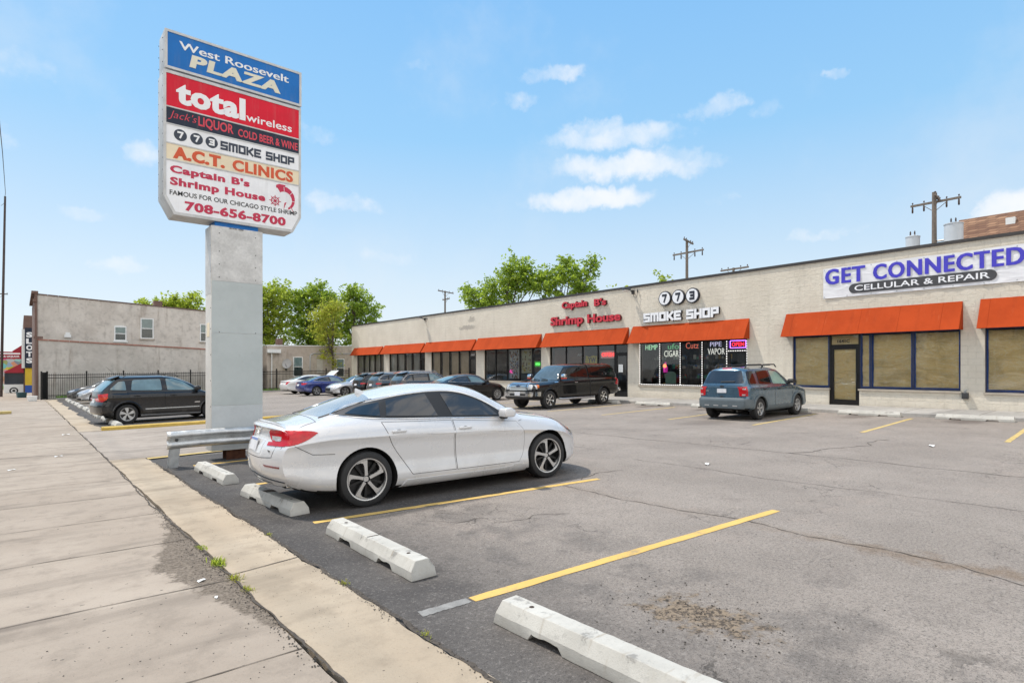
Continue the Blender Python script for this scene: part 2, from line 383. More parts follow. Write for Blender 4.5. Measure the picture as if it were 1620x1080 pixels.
m_crack = M("crack_dirt", (.07, .058, .047), .95, var=.5, vs=18, space='pos', bump=.4, bs=80)
m_seal = M("joint_dirt", (.11, .09, .072), .95, var=.45, vs=14, space='pos')
m_yel, t, p = newmat("yellow_road_paint"); P3 = pos(t)
wear = t.math('MAXIMUM', t.rng(t.noise(P3, 60, 4, .7), .56, .68), t.math('MULTIPLY', t.rng(t.noise(P3, 5, 5, .7), .52, .72), .8))
t.link(t.mix(t.math('MULTIPLY', wear, .78), t.mix(t.noise(P3, 2, 4), (.56, .355, .085), (.67, .44, .13)), (.22, .19, .15)), p.inputs['Base Color'])
p.inputs['Roughness'].default_value = .8; setb(t, p, t.noise(P3, 120, 3), .4, .006)
m_yelw = M("worn_yellow_paint", (.50, .37, .14), .85, var=.35, vs=6, space='pos', bump=.3, bs=90)
m_ghost = M("worn_white_paint", (.22, .215, .205), .9, var=.35, vs=9, space='pos')
m_soil = M("soil", (.20, .18, .15), .95, var=.3, vs=.3, space='pos')

def sheet(name, x0, x1, y0, y1, dz, mat, nx=12, ny=40, edge0=None, edge1=None, skirt=.06, kind='structure'):
    """sheet lying on the sloping ground; edge0/edge1 jitter its long edges"""
    vs = []; fs = []
    for j in range(ny+1):
        y = y0 + (y1-y0)*j/ny; a = x0 + (edge0(y) if edge0 else 0); b = x1 + (edge1(y) if edge1 else 0)
        for i in range(nx+1):
            x = a + (b-a)*i/nx; vs.append((x, y, gz(x, y)+dz))
    for j in range(ny):
        for i in range(nx):
            q = j*(nx+1)+i; fs.append((q, q+1, q+nx+2, q+nx+1))
    mb = MB().add(vs, fs)
    if skirt:
        bl = [j*(nx+1) for j in range(ny+1)]; br = [j*(nx+1)+nx for j in range(ny+1)]
        for L in (bl, br, list(range(nx+1)), list(range(ny*(nx+1), (ny+1)*(nx+1)))):
            for a, b in zip(L, L[1:]):
                pa, pb_ = vs[a], vs[b]; mb.quad(pa, pb_, (pb_[0], pb_[1], pb_[2]-skirt), (pa[0], pa[1], pa[2]-skirt))
    o = mb.build(name, mat, recalc=False)
    return tag(o, kind=kind)
def jit(amp, f, seed):
    r = random.Random(seed); ph = [(r.uniform(0, 6.28), f*(1.9**k), amp/(1.5**k)) for k in range(5)]
    return lambda y: sum(a*math.sin(w_*y+p_) for p_, w_, a in ph)
# wide base ground out to the horizon
xs = [-900, -300, -100, -30, -12, 2, 24, 60, 150, 400, 900]; ys = [-900, -300, -80, -25, 0, 30, 60, 110, 200, 400, 900]
mb = MB(); mb.add([(x, y, gz(x, y)-.16) for y in ys for x in xs], [(j*11+i, j*11+i+1, j*11+i+12, j*11+i+11) for j in range(10) for i in range(10)])
tag(mb.build("ground", m_soil, recalc=False), kind='structure')
je = jit(.016, 3.1, 1)
sheet("road", -15, -3.4, -25, 110, -.12, m_asph, 4, 30)
sheet("parking_lot", 1.80, 30, -25, 60, 0, m_asph, 26, 90, skirt=0)
sheet("sidewalk", -3.2, 1.325, -25, 110, .018, m_walk, 8, 120, edge1=jit(.010, 2.3, 5))
sheet("kerb_strip", -3.4, -3.2, -25, 110, .02, m_apron, 2, 60)
sheet("apron", 1.345, 1.95, -25, 13.72, .020, m_apron, 3, 420, edge0=jit(.008, 2.1, 8), edge1=je)
sheet("driveway", 1.345, 9.5, 13.74, 21.3, .014, m_drive, 16, 16, edge0=jit(.01, 2.1, 9))
sheet("apron", 1.345, 1.93, 21.32, 52.5, .020, m_apron, 3, 240, edge0=jit(.012, 2.1, 10), edge1=jit(.05, 1.1, 11))
# joints and cracks: thin dirt ribbons lying on the slabs
def ribbon(mb, pts, wfun, dz, seed=0, sub=10, wob=.012):
    r = random.Random(seed); q = []
    for (a, b) in zip(pts, pts[1:]):
        L = math.dist(a, b); n = max(2, int(L*sub))
        q += [(a[0]+(b[0]-a[0])*k/n, a[1]+(b[1]-a[1])*k/n) for k in range(n)]
    q.append(pts[-1]); off = 0; left = []; right = []
    for i, (x, y) in enumerate(q):
        a, b = q[max(0, i-1)], q[min(len(q)-1, i+1)]; dx, dy = b[0]-a[0], b[1]-a[1]; L = math.hypot(dx, dy) or 1
        nx_, ny_ = -dy/L, dx/L; off = off*.75 + r.uniform(-1, 1)*wob; w_ = wfun(i/len(q))*r.uniform(.45, 1.35)*.5
        left.append((x+nx_*(off+w_), y+ny_*(off+w_))); right.append((x+nx_*(off-w_), y+ny_*(off-w_)))
    vs = [(x, y, gz(x, y)+dz) for x, y in left+right]; n = len(q)
    mb.add(vs, [(n+i, n+i+1, i+1, i) for i in range(n-1)])
mb = MB()
k = 0
for y in [.6, 2.06, 3.52, 5.08, 6.62, 8.1, 9.6, 11.1, 12.6, 14.0, 15.48, 17, 18.5, 20, 23, 26, 29, 32, 35, 38, 41, 45, 50, 55, 60]:
    k += 1
    ribbon(mb, [(-3.2, y), (-1.2, y), (.3, y+.01), (1.31, y-.02)], lambda s, y=y: (.022 if y > 14 else .011), .022, k, 9, .003)
ribbon(mb, [(1.35, 5.17), (1.93, 5.28)], lambda s: .012, .0245, 77, 14, .004)
ribbon(mb, [(1.35, 9.9), (1.92, 9.93)], lambda s: .006, .0245, 78, 14, .004)
ribbon(mb, [(1.35, .3), (1.93, .33)], lambda s: .012, .0245, 79, 14, .004)
ribbon(mb, [(1.35, 13.73), (1.95, 13.70)], lambda s: .022, .0245, 80, 14, .004)
ribbon(mb, [(2.0, 16.8), (5.5, 16.7), (9, 16.9)], lambda s: .012, .019, 81, 8, .006)
tag(mb.build("pavement_joints", m_seal, recalc=False), kind='structure')
mb = MB()
ribbon(mb, [(1.335, -3), (1.345, 3.0), (1.335, 4.4), (1.32, 6.0), (1.29, 8.7), (1.33, 14.2), (1.335, 20), (1.36, 30), (1.40, 50)], lambda s: .017, .026, 3, 14, .012)
ribbon(mb, [(1.96, -3), (1.965, 6), (1.955, 9), (1.965, 12.4)], lambda s: .035, .023, 4, 18, .014)
ribbon(mb, [(1.55, 1.62), (1.7, 1.66), (1.78, 1.6)], lambda s: .006, .0245, 12, 30, .01)
tag(mb.build("joint_cracks", m_crack, recalc=False), kind='structure')
mb = MB()
ribbon(mb, [(6.0, 5.9), (5.9, 4.74), (5.93, 3.88), (6.09, 3.33), (5.93, 2.57), (6.0, 1.81), (5.98, 1.25), (5.81, .83), (5.9, -2)], lambda s: .013, .004, 21, 16, .02)
ribbon(mb, [(8.6, 6.6), (8.5, 4.3), (8.62, 2.0), (8.5, -1)], lambda s: .011, .004, 22, 9, .03)
ribbon(mb, [(11.2, 14), (11.1, 9), (11.2, 4), (11.1, 0)], lambda s: .017, .004, 23, 6, .04)
ribbon(mb, [(11.2, 5.0), (12.6, 4.6), (13.3, 4.3), (14.2, 4.5), (14.6, 4.3)], lambda s: .02, .004, 24, 8, .06)
ribbon(mb, [(6.5, 6.02), (7.0, 6.2), (7.6, 6.1)], lambda s: .018, .004, 25, 14, .03)
ribbon(mb, [(11.2, 11.2), (12.3, 10.3), (12.6, 9.2), (13.8, 8.9)], lambda s: .018, .004, 26, 8, .06)
ribbon(mb, [(4.0, 5.0), (4.4, 4.85), (4.6, 4.9), (4.9, 4.7)], lambda s: .009, .004, 27, 20, .03)
ribbon(mb, [(3.5, 5.6), (3.75, 5.35), (4.05, 5.3)], lambda s: .008, .004, 28, 20, .03)
tag(mb.build("asphalt_cracks", m_crack, recalc=False), kind='structure')
# painted bay lines
def line(mb, x0, y0, x1, y1, w_=.10):
    n = 24; dx, dy = x1-x0, y1-y0; L = math.hypot(dx, dy); nx_, ny_ = -dy/L*w_/2, dx/L*w_/2; vs = []
    for i in range(n+1):
        x, y = x0+dx*i/n, y0+dy*i/n
        for s in (-1, 1):
            j = rnd.uniform(-.006, .006); vs.append((x+nx_*s+j, y+ny_*s+j, gz(x, y)+.0045))
    mb.add(vs, [(2*i, 2*i+2, 2*i+3, 2*i+1) for i in range(n)])
mb = MB()
line(mb, 2.53, 6.42, 6.72, 5.86); line(mb, 2.55, 3.45, 6.72, 3.14); line(mb, 2.55, .62, 6.7, .35)
line(mb, 2.6, 9.25, 6.9, 9.0); line(mb, 2.45, 11.95, 6.9, 11.75)
tag(mb.build("bay_lines", m_yel, recalc=False), kind='structure')
mb = MB()
for y in [-.1, 2.62, 5.36, 8.12, 10.9, 13.65, 16.4, 19.15, 21.9, 24.6, 27.4]: line(mb, 15.7, y-.12, 20.5, y+.12)
for y in [24.3, 27.1, 29.9, 32.7, 35.5, 38.3, 41.1, 43.9, 46.7]: line(mb, 2.8, y, 7.0, y)
tag(mb.build("bay_lines", m_yelw, recalc=False), kind='structure')
mb = MB(); line(mb, 2.13, 3.49, 2.53, 3.46, .09); tag(mb.build("old_bay_line", m_ghost, recalc=False), kind='structure')
# yellow kerb edges either side of the driveway
mb = MB()
mb.add([(1.95,13.42,gz(1.95,13.4)+.021),(4.6,13.72,gz(4.6,13.7)+.021),(4.6,13.90,gz(4.6,13.9)+.021),(1.95,13.62,gz(1.95,13.6)+.021)], [(0,1,2,3)])
tag(mb.build("painted_driveway_edge", m_yelw, recalc=False), kind='structure')
mb = MB()
vs = []
for i in range(13):
    x = 1.9 + i*.62; z = gz(x, 21.5)
    for (yy, zz) in ((21.28, -.05), (21.30, .10), (21.34, .125), (21.46, .125), (21.50, .10), (21.51, -.05)): vs.append((x, yy + .004*math.sin(i*3), z+zz+.004*math.sin(i*2.1+yy)))
mb.add(vs, [(i*6+k, i*6+6+k, i*6+7+k, i*6+k+1) for i in range(12) for k in range(5)]); mb.add([vs[0], vs[1], vs[2], vs[3], vs[4], vs[5]], [(0,1,2,3,4,5)])
tag(mb.build("yellow_kerb", M("yellow_kerb_paint", (.50, .34, .07), .75, var=.25, vs=4, space='pos', bump=.3, bs=60), recalc=True), kind='structure')
# grass strip by the far fence
m_grass = M("grass_blade", (.13, .26, .03), .8, var=.5, vs=2, space='pos')
sheet("verge", 1.95, 24.0, 51.2, 54, .02, M("verge_soil", (.10, .19, .03), .95, var=.4, vs=1.5, space='pos'), 20, 4)
# kerb in front of the verge
mb = MB()
mb.add([(x, y, gz(x, 51)+z) for x in (1.95, 24.2) for (y, z) in ((51.0, 0), (51.0, .13), (51.2, .13), (51.2, 0))], [(0,1,5,4),(1,2,6,5),(2,3,7,6),(0,3,2,1)])
tag(mb.build("verge_kerb", m_shopwalk), kind='structure')
mb = MB(); r = random.Random(3)
for i in range(5200):
    x, y = r.uniform(2.0, 22), r.uniform(51.25, 53.3); z = gz(x, y)+.02; h = r.uniform(.10, .36); a = r.uniform(0, 6.28); l = r.uniform(-.08, .08); w_ = .018
    mb.add([(x-math.cos(a)*w_, y-math.sin(a)*w_, z), (x+math.cos(a)*w_, y+math.sin(a)*w_, z), (x+l, y+l, z+h)], [(0, 1, 2)])
tag(mb.build("grass", m_grass, recalc=False), 'patchy green grass along the foot of the iron fence', 'grass', kind='stuff')
# crumbs of broken asphalt and grit along the edges
mb = MB(); r = random.Random(4)
def crumb(x, y, s, dz=.022):
    z = gz(x, y)+dz; vs = []
    for k in range(6):
        d_ = [(1,0,0),(-1,0,0),(0,1,0),(0,-1,0),(0,0,1.0),(0,0,-.3)][k]; q = s*r.uniform(.6, 1.3); vs.append((x+d_[0]*q, y+d_[1]*q, z+s*.3+d_[2]*q*.7))
    mb.add(vs, [(0,2,4),(2,1,4),(1,3,4),(3,0,4),(2,0,5),(1,2,5),(3,1,5),(0,3,5)])
for i in range(1500):
    y = r.uniform(0, 12.6); crumb(1.955 - abs(r.gauss(0, .04)) + .025, y, r.uniform(.0025, .0075))
for i in range(260): crumb(r.uniform(1.45, 1.95), r.uniform(3.5, 8.6), r.uniform(.0015, .0042))
for i in range(900):
    y = r.uniform(3.2, 8.5); crumb(1.335 - abs(r.gauss(0, .10))*(1-abs(y-5.75)/4), y, r.uniform(.002, .008), .02)
for i in range(150): crumb(r.uniform(.1, 1.3), r.uniform(2.4, 4.5), r.uniform(.002, .006), .018)
for i in range(220): crumb(3.55+r.gauss(0, .3), 2.15+r.gauss(0, .35), r.uniform(.003, .010), .0)
for i in range(150): crumb(r.uniform(2.1, 7), r.uniform(.5, 6), r.uniform(.003, .008), .0)
tag(mb.build("gravel", M("grit", (.055, .048, .042), .95, var=.5, vs=60, space='pos'), recalc=False), 'dark crumbs of broken asphalt strewn along the pavement edge', 'gravel', kind='stuff')
# ================================================================ SHOPPING STRIP
# local frame of the building: x into the building, y along the front (far end = +y), z up
FD = R_(1.67); BF = (23.3, 8.351, 0.0)
mall = thing("strip_mall", "long low cream block shopping strip with orange awnings behind the parking lot", "shop building", BF, -FD)
def bg_z(y): return gz(BF[0]+y*math.sin(FD), BF[1]+y*math.cos(FD))
# cream painted split-face block
m_block, t, p = newmat("cream_block"); co = t.add('ShaderNodeTexCoord').outputs['Object']; X3, Y3, Z3 = xyz(t, co)
cmb = t.add('ShaderNodeCombineXYZ'); t.link(Y3, cmb.inputs[0]); t.link(Z3, cmb.inputs[1])
br = t.add('ShaderNodeTexBrick'); t.link(cmb.outputs[0], br.inputs['Vector']); br.inputs['Scale'].default_value = 1.0
br.inputs['Brick Width'].default_value = .41; br.inputs['Row Height'].default_value = .205; br.inputs['Mortar Size'].default_value = .009; br.inputs['Mortar Smooth'].default_value = .6
br.inputs['Color1'].default_value = (.45, .45, .45, 1); br.inputs['Color2'].default_value = (.62, .62, .62, 1); br.inputs['Mortar'].default_value = (0, 0, 0, 1)
n1 = t.noise(co, 9, 6, .7); n2 = t.noise(co, .7, 5, .6); n3 = t.noise(co, 40, 4, .7)
hgt = t.math('ADD', t.math('MULTIPLY', n1, 1.3), t.math('ADD', t.math('MULTIPLY', br.outputs[0], .55), t.math('MULTIPLY', n3, .35)))
c = t.mix(t.rng(n2, .3, .7), (.61, .555, .465), (.69, .635, .54))
c = t.mix(t.math('MULTIPLY', t.rng(n1, .5, .75), .22), c, (.44, .39, .30))
streak = t.noise(t.vmath('MULTIPLY', co, (1, 2.2, .25)), 1.0, 5, .65)
c = t.mix(t.math('MULTIPLY', t.rng(streak, .52, .75), .30), c, (.40, .36, .29))
c = t.mix(t.math('MULTIPLY', br.outputs['Fac'], .22), c, (.40, .37, .32))
c = t.mix(t.math('MULTIPLY', t.rng(t.math('ADD', Z3, t.math('MULTIPLY', n1, .3)), .75, .3), .45), c, (.34, .30, .25))
for (cy, cz, ry, rz, k) in [(24.7, 4.62, 1.25, .20, .75), (24.2, 5.15, .5, .26, .7)]:      # ghost of a sign taken down
    q = t.vmath('LENGTH', t.vmath('MULTIPLY', t.vmath('SUBTRACT', co, (0, cy, cz)), (0, 1/ry, 1/rz)))
    c = t.mix(t.rng(t.math('ADD', q, t.math('MULTIPLY', t.math('SUBTRACT', t.noise(co, 5, 5), .5), 1.8)), .55, 1.0, k, 0), c, (.34, .31, .27))
t.link(c, p.inputs['Base Color']); p.inputs['Roughness'].default_value = .85; setb(t, p, hgt, .75, .03)
m_cap = M("parapet_metal", (.055, .05, .048), .5, metal=.3, var=.3, vs=1.5)
m_awn, t, p = newmat("awning_canvas"); co = t.add('ShaderNodeTexCoord').outputs['Object']
an = t.noise(co, 1.2, 6, .6)
ac = t.mix(t.rng(an, .3, .7), (.335, .045, .009), (.40, .056, .012))
ac = t.mix(t.math('MULTIPLY', t.rng(t.noise(t.vmath('MULTIPLY', co, (1, 3, .5)), 2.5, 6, .7), .58, .72), .18), ac, (.50, .15, .06))
ac = t.mix(t.rng(t.noise(co, 7, 3, .5), .76, .80, 0, .7), ac, (.60, .36, .26))
ay = t.math('ABSOLUTE', t.math('SUBTRACT', t.math('FRACT', t.math('DIVIDE', xyz(t, co)[1], 1.22)), .5))
ac = t.mix(t.math('MULTIPLY', t.rng(ay, .012, .004), .5), ac, (.20, .022, .003)); ac = t.mix(t.math('MULTIPLY', t.rng(t.noise(t.vmath('MULTIPLY', co, (.6, 2.5, .35)), 1.6, 6, .7), .50, .70), .30), ac, (.24, .035, .010))
t.link(ac, p.inputs['Base Color']); p.inputs['Roughness'].default_value = .85; p.inputs['Specular IOR Level'].default_value = .12
setb(t, p, t.math('ADD', t.noise(co, 3, 3), t.math('MULTIPLY', t.noise(co, 400, 2), .1)), .25, .03)
m_frame = M("dark_bronze_frame", (.017, .015, .014), .38, metal=.4, var=.2)
m_navy = M("blue_tape_frame", (.016, .024, .07), .45, var=.3, vs=6)
m_tape = M("blue_masking_tape", (.03, .11, .42), .7, var=.2, vs=8)
m_pane = pane_mat("shop_glass", (.93, .95, .94), 1.0)
m_paned = pane_mat("tinted_shop_glass", (.62, .66, .66), 1.15)
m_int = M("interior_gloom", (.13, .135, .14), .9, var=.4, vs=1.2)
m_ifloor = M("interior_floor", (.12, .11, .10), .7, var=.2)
m_sill = M("stone_sill", (.40, .35, .29), .85, var=.2, vs=4, bump=.2)
m_roof = M("roof_membrane", (.23, .22, .21), .9, var=.2)
# brown paper taped inside the windows, crumpled
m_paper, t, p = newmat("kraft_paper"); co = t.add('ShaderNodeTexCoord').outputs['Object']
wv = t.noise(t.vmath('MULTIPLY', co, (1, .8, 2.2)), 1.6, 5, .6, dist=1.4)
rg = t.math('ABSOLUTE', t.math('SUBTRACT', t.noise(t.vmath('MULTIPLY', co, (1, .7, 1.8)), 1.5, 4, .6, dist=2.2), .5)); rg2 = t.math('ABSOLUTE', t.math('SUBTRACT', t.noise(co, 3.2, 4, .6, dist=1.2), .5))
pc = t.mix(wv, (.84, .60, .25), (.95, .78, .42)); pc = t.mix(t.rng(rg, .0, .022, .75, 0), pc, (.95, .86, .66)); pc = t.mix(t.rng(rg2, .0, .012, .4, 0), pc, (.92, .80, .58)); pc = t.mix(t.rng(t.noise(co, 1.1, 5, .6), .5, .68, 0, .4), pc, (.40, .29, .10))  # pale fold lines: whitened creases plus crinkle highlights painted into the colour
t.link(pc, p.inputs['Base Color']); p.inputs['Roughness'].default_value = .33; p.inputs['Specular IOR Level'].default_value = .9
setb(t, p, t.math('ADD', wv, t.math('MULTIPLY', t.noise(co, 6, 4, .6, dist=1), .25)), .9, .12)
m_blind = M("vertical_blind", (.40, .385, .35), .8, var=.15, vs=2)
m_blind2 = M("tan_blind", (.50, .40, .28), .8, var=.2, vs=2)
m_wallred = M("brown_screen", (.20, .085, .055), .8, var=.2)
m_white = M("white_plastic", (.78, .78, .76), .5, var=.05)
m_black = M("black_plastic", (.012, .012, .013), .5, var=.2)
m_dgrey = M("dark_steel", (.06, .06, .062), .5, metal=.5, var=.2)
m_galv = M("galvanised_steel", (.47, .49, .50), .42, metal=.75, var=.22, vs=7, bump=.08, bs=25, rvar=.1)

TOP = 5.80; DEPTH = 16.0
BAYS = [  # far end, near end, sill, window/door split, style
    (43.35, 37.65, .72, 'blind'), (36.68, 30.56, .84, 'blind2'), (29.65, 23.66, .94, 'tan'),
    (22.70, 16.91, 1.0, 'salon'), (16.16, 10.28, 1.05, 'diner'), (9.56, 3.83, .97, 'smoke'), (1.92, -3.50, 1.05, 'paper'), (-4.12, -9.9, 1.03, 'paper')]
HEAD = 3.02; TH = .30
# wall: header + piers + sill walls, butted end to end
mb = MB(); Y0, Y1 = -14.0, 44.55
mb.box(0, TH, Y0, Y1, HEAD, TOP)
edges = [Y1]
for b in BAYS: edges += [b[0], b[1]]
edges.append(Y0)
DOORS = {0: None, 1: (31.45, 30.56), 2: (24.6, 23.66), 3: (17.82, 16.91), 4: (11.2, 10.28), 5: (4.8, 3.83), 6: (.55, -.50), 7: None}
for a, b in zip(edges[0::2], edges[1::2]): mb.box(0, TH, b, a, -.8, HEAD)
for i, (a, b, s, st) in enumerate(BAYS):
    dr = DOORS[i]
    spans = [(a, b)] if not dr else [(a, dr[0]), (dr[1], b)]
    for (q0, q1) in spans:
        if q0 - q1 > .02: mb.box(.0, TH, q1, q0, -.8, s-.05)
# returns, back and roof deck
mb.box(TH, DEPTH, Y1-TH, Y1, -.9, TOP); mb.box(TH, DEPTH, Y0, Y0+TH, -.9, TOP); mb.box(DEPTH-TH, DEPTH, Y0+TH, Y1-TH, -.9, TOP)
mb.build("wall", m_block, mall)
mb = MB(); mb.box(TH, DEPTH-TH, Y0+TH, Y1-TH, 5.0, 5.15); mb.build("roof", m_roof, mall)
mb = MB(); mb.box(-.045, TH+.04, Y0-.04, Y1+.04, TOP+.002, TOP+.105)
mb.box(TH+.04, DEPTH, Y1-TH-.03, Y1+.04, TOP+.002, TOP+.105); mb.box(TH+.04, DEPTH, Y0-.04, Y0+TH+.03, TOP+.002, TOP+.105); mb.build("parapet_cap", m_cap, mall)
# gloomy rooms behind the glass
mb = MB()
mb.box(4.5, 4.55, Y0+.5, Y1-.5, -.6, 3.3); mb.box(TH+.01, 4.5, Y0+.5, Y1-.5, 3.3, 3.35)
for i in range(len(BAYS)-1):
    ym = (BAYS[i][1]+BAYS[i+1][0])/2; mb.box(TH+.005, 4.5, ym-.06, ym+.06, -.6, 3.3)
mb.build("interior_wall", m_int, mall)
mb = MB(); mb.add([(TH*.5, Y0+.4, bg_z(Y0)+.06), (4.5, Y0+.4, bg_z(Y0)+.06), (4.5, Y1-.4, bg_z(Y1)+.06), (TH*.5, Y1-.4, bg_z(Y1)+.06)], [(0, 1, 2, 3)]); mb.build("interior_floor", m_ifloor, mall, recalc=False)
MULL = {0: [42.0, 40.8, 39.65, 38.5], 1: [35.35, 34.0, 32.75, 31.45], 2: [28.4, 27.15, 25.9, 24.6], 3: [21.5, 20.28, 19.02, 17.82], 4: [14.85, 13.55, 12.4, 11.2], 5: [8.34, 7.18, 6.02, 4.8], 6: [.55, -.50, -.86, -2.16], 7: [-6.1, -8.0]}
fr = .055
def glazing(i):
    a, b, s, st = BAYS[i]; dr = DOORS[i]; fm = m_navy if st == 'paper' else m_frame
    mul = [a] + MULL[i] + [b]; x0, x1 = .06, .15
    for (q0, q1) in zip(mul, mul[1:]):
        isd = dr and abs(q0-dr[0]) < .05 and abs(q1-dr[1]) < .15
        if isd: continue
        mb = MB(); z0, z1 = s-.05, HEAD
        mb.box(x0, x1, q1, q0, z0, z0+fr); mb.box(x0, x1, q1, q0, z1-fr, z1)
        hw = .035
        mb.box(x0, x1, q0-hw, q0, z0+fr, z1-fr); mb.box(x0, x1, q1, q1+hw, z0+fr, z1-fr)
        wdw = mb.build("window", fm, mall)
        g = MB(); g.quad((.10, q0-hw, z0+fr), (.10, q1+hw, z0+fr), (.10, q1+hw, z1-fr), (.10, q0-hw, z1-fr))
        g.build("pane", m_pane if st in ('paper', 'tan', 'blind', 'blind2') else m_paned, wdw, recalc=False)
        r = random.Random(i*50+int(q0*10)+999)
        if st == 'paper':
            n = 14; vs = []
            for jy in range(n+1):
                for jz in range(n+1):
                    y = q1+hw+.03+(q0-q1-2*hw-.06)*jy/n; z = z0+fr+.02+(z1-z0-2*fr-.05)*jz/n
                    vs.append((.140+.016*math.sin(y*7+z*5+q0)+.010*math.sin(z*13-y*4)+r.uniform(-.006, .012), y, z))
            g = MB().add(vs, [(u*(n+1)+v, (u+1)*(n+1)+v, (u+1)*(n+1)+v+1, u*(n+1)+v+1) for u in range(n) for v in range(n)])
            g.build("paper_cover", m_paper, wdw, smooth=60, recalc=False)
            g = MB(); tw = .035
            g.box(.104, .108, q1+hw, q1+hw+tw, z0+fr, z1-fr); g.box(.104, .108, q0-hw-tw, q0-hw, z0+fr, z1-fr); g.box(.104, .108, q1+hw+tw, q0-hw-tw, z0+fr, z0+fr+tw)
            g.build("tape_border", m_tape, wdw)
        elif st in ('blind', 'blind2', 'tan'):
            g = MB(); y = q1+hw+.02
            while y < q0-hw-.1:
                if st == 'tan' or r.random() > .12: g.box(.20+.01*r.random(), .205+.012, y, y+.082, z0+fr+.02+r.random()*.02, z1-fr-.03)
                y += .098
            g.build("blind", m_blind2 if st == 'tan' else m_blind, wdw)
    if dr:
        q0, q1 = dr[0], max(dr[1], b); zf = bg_z(q0)+.155 if i != 6 else .345
        dh = 2.56 if st == 'paper' else 2.5
        mb = MB()
        mb.box(x0, x1, q0-.05, q0, zf, HEAD); mb.box(x0, x1, q1, q1+.05, zf, HEAD)
        mb.box(x0, x1, q1+.05, q0-.05, dh, dh+.07); mb.box(x0, x1, q1+.05, q0-.05, HEAD-.05, HEAD)
        d0 = mb.build("door_frame", m_frame, mall)
        g = MB(); g.quad((.10, q0-.05, dh+.07), (.10, q1+.05, dh+.07), (.10, q1+.05, HEAD-.05), (.10, q0-.05, HEAD-.05)); g.build("transom_pane", m_pane, d0, recalc=False)
        mb = MB(); u0, u1 = q1+.055, q0-.055
        mb.box(x0+.01, x1-.01, u0, u0+.09, zf+.01, dh-.01); mb.box(x0+.01, x1-.01, u1-.09, u1, zf+.01, dh-.01)
        mb.box(x0+.01, x1-.01, u0+.09, u1-.09, zf+.01, zf+.24); mb.box(x0+.01, x1-.01, u0+.09, u1-.09, dh-.11, dh-.01)
        dd = mb.build("door", m_frame, mall)
        g = MB(); g.quad((.10, u1-.09, zf+.24), (.10, u0+.09, zf+.24), (.10, u0+.09, dh-.11), (.10, u1-.09, dh-.11)); g.build("door_pane", m_pane if st == 'paper' else m_paned, dd, recalc=False)
        g = MB(); hy = u0+.05; g.tube([(x0+.012, hy, 1.22), (x0-.05, hy, 1.25), (x0-.055, hy, 1.40), (x0-.05, hy, 1.55), (x0+.012, hy, 1.58)], .013, 8); g.build("handle", m_dgrey, dd, smooth=40)
        if st == 'paper':
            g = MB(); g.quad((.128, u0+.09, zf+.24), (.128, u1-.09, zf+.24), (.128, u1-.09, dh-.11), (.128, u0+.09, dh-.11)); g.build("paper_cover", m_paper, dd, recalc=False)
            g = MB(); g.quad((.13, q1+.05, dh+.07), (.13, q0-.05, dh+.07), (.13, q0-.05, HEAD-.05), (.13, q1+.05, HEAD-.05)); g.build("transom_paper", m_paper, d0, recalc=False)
            g = MB(); put_text(g, "1641C", (.094, .28, 2.70), (0, -1, 0), (0, 0, 1), (-1, 0, 0), .42, .11, .004, .02)
            g.build("address_number", m_black, d0)
        if st == 'tan':
            g = MB(); put_text(g, "1637", (.094, q0-.25, 2.64), (0, -1, 0), (0, 0, 1), (-1, 0, 0), .42, .15, .004, .01); g.build("address_number", m_white, d0)
for i in range(8): glazing(i)
# sills
for i, (a, b, s, st) in enumerate(BAYS):
    dr = DOORS[i]; spans = [(a, b)] if not dr else [(a, dr[0]), (dr[1], b)]
    for q0, q1 in spans:
        if q0-q1 > .3:
            mb = MB(); mb.box(-.05, .055, q1-.03, q0+.03, s-.115, s-.052); mb.build("window_sill", m_sill, mall)
# awnings: sloped canvas with closed ends and a short valance
AW = [(43.9, 37.80, 3.70), (37.50, 30.55, 3.74), (30.35, 23.62, 3.76), (23.40, 16.85, 3.80), (16.50, 10.20, 3.82), (9.93, 3.72, 3.84), (2.16, -3.56, 3.90), (-4.02, -11, 3.92)]
for i, (a, b, zt) in enumerate(AW):
    pr, zb, n = .50, 2.985, 18
    mb = MB()
    prof = [(-.004, zt), (-.02, zt+.004), (-pr+.02, zb+.03), (-pr, zb), (-pr+.012, zb-.004), (-.03, zt-.03)]
    vs = []
    for k in range(n+1):
        y = b+(a-b)*k/n
        for m_, (x, z) in enumerate(prof):
            sag = .007*math.sin(k*1.7+i)*math.sin(math.pi*min(1, max(0, (zt-z)/(zt-zb)))); vs.append((x+sag, y, z-sag))
    L = len(prof)
    mb.add(vs, [(k*L+m_, k*L+m_+1, (k+1)*L+m_+1, (k+1)*L+m_) for k in range(n) for m_ in range(L-1)])
    for y in (b, a):
        s_ = -1 if y == b else 1
        mb.prism([(-.004, zt), (-pr, zb), (-.004, zb)], (0, y+s_*.001, 0), (1, 0, 0), (0, 0, 1), (0, s_, 0), 0, .004)
    aw = mb.build("awning", m_awn, mall, smooth=30)
    g = MB(); r_ = .012
    g.tube([(-pr+.03, b+.02, zb+.005), (-pr+.03, a-.02, zb+.005)], r_, 6)
    for k in range(5):
        y = b+.04+(a-b-.08)*k/4; g.tube([(-.02, y, zb+.012), (-pr+.03, y, zb+.012), (-.035, y, zt-.05)], r_, 6)
    g.build("awning_frame", m_dgrey, aw)
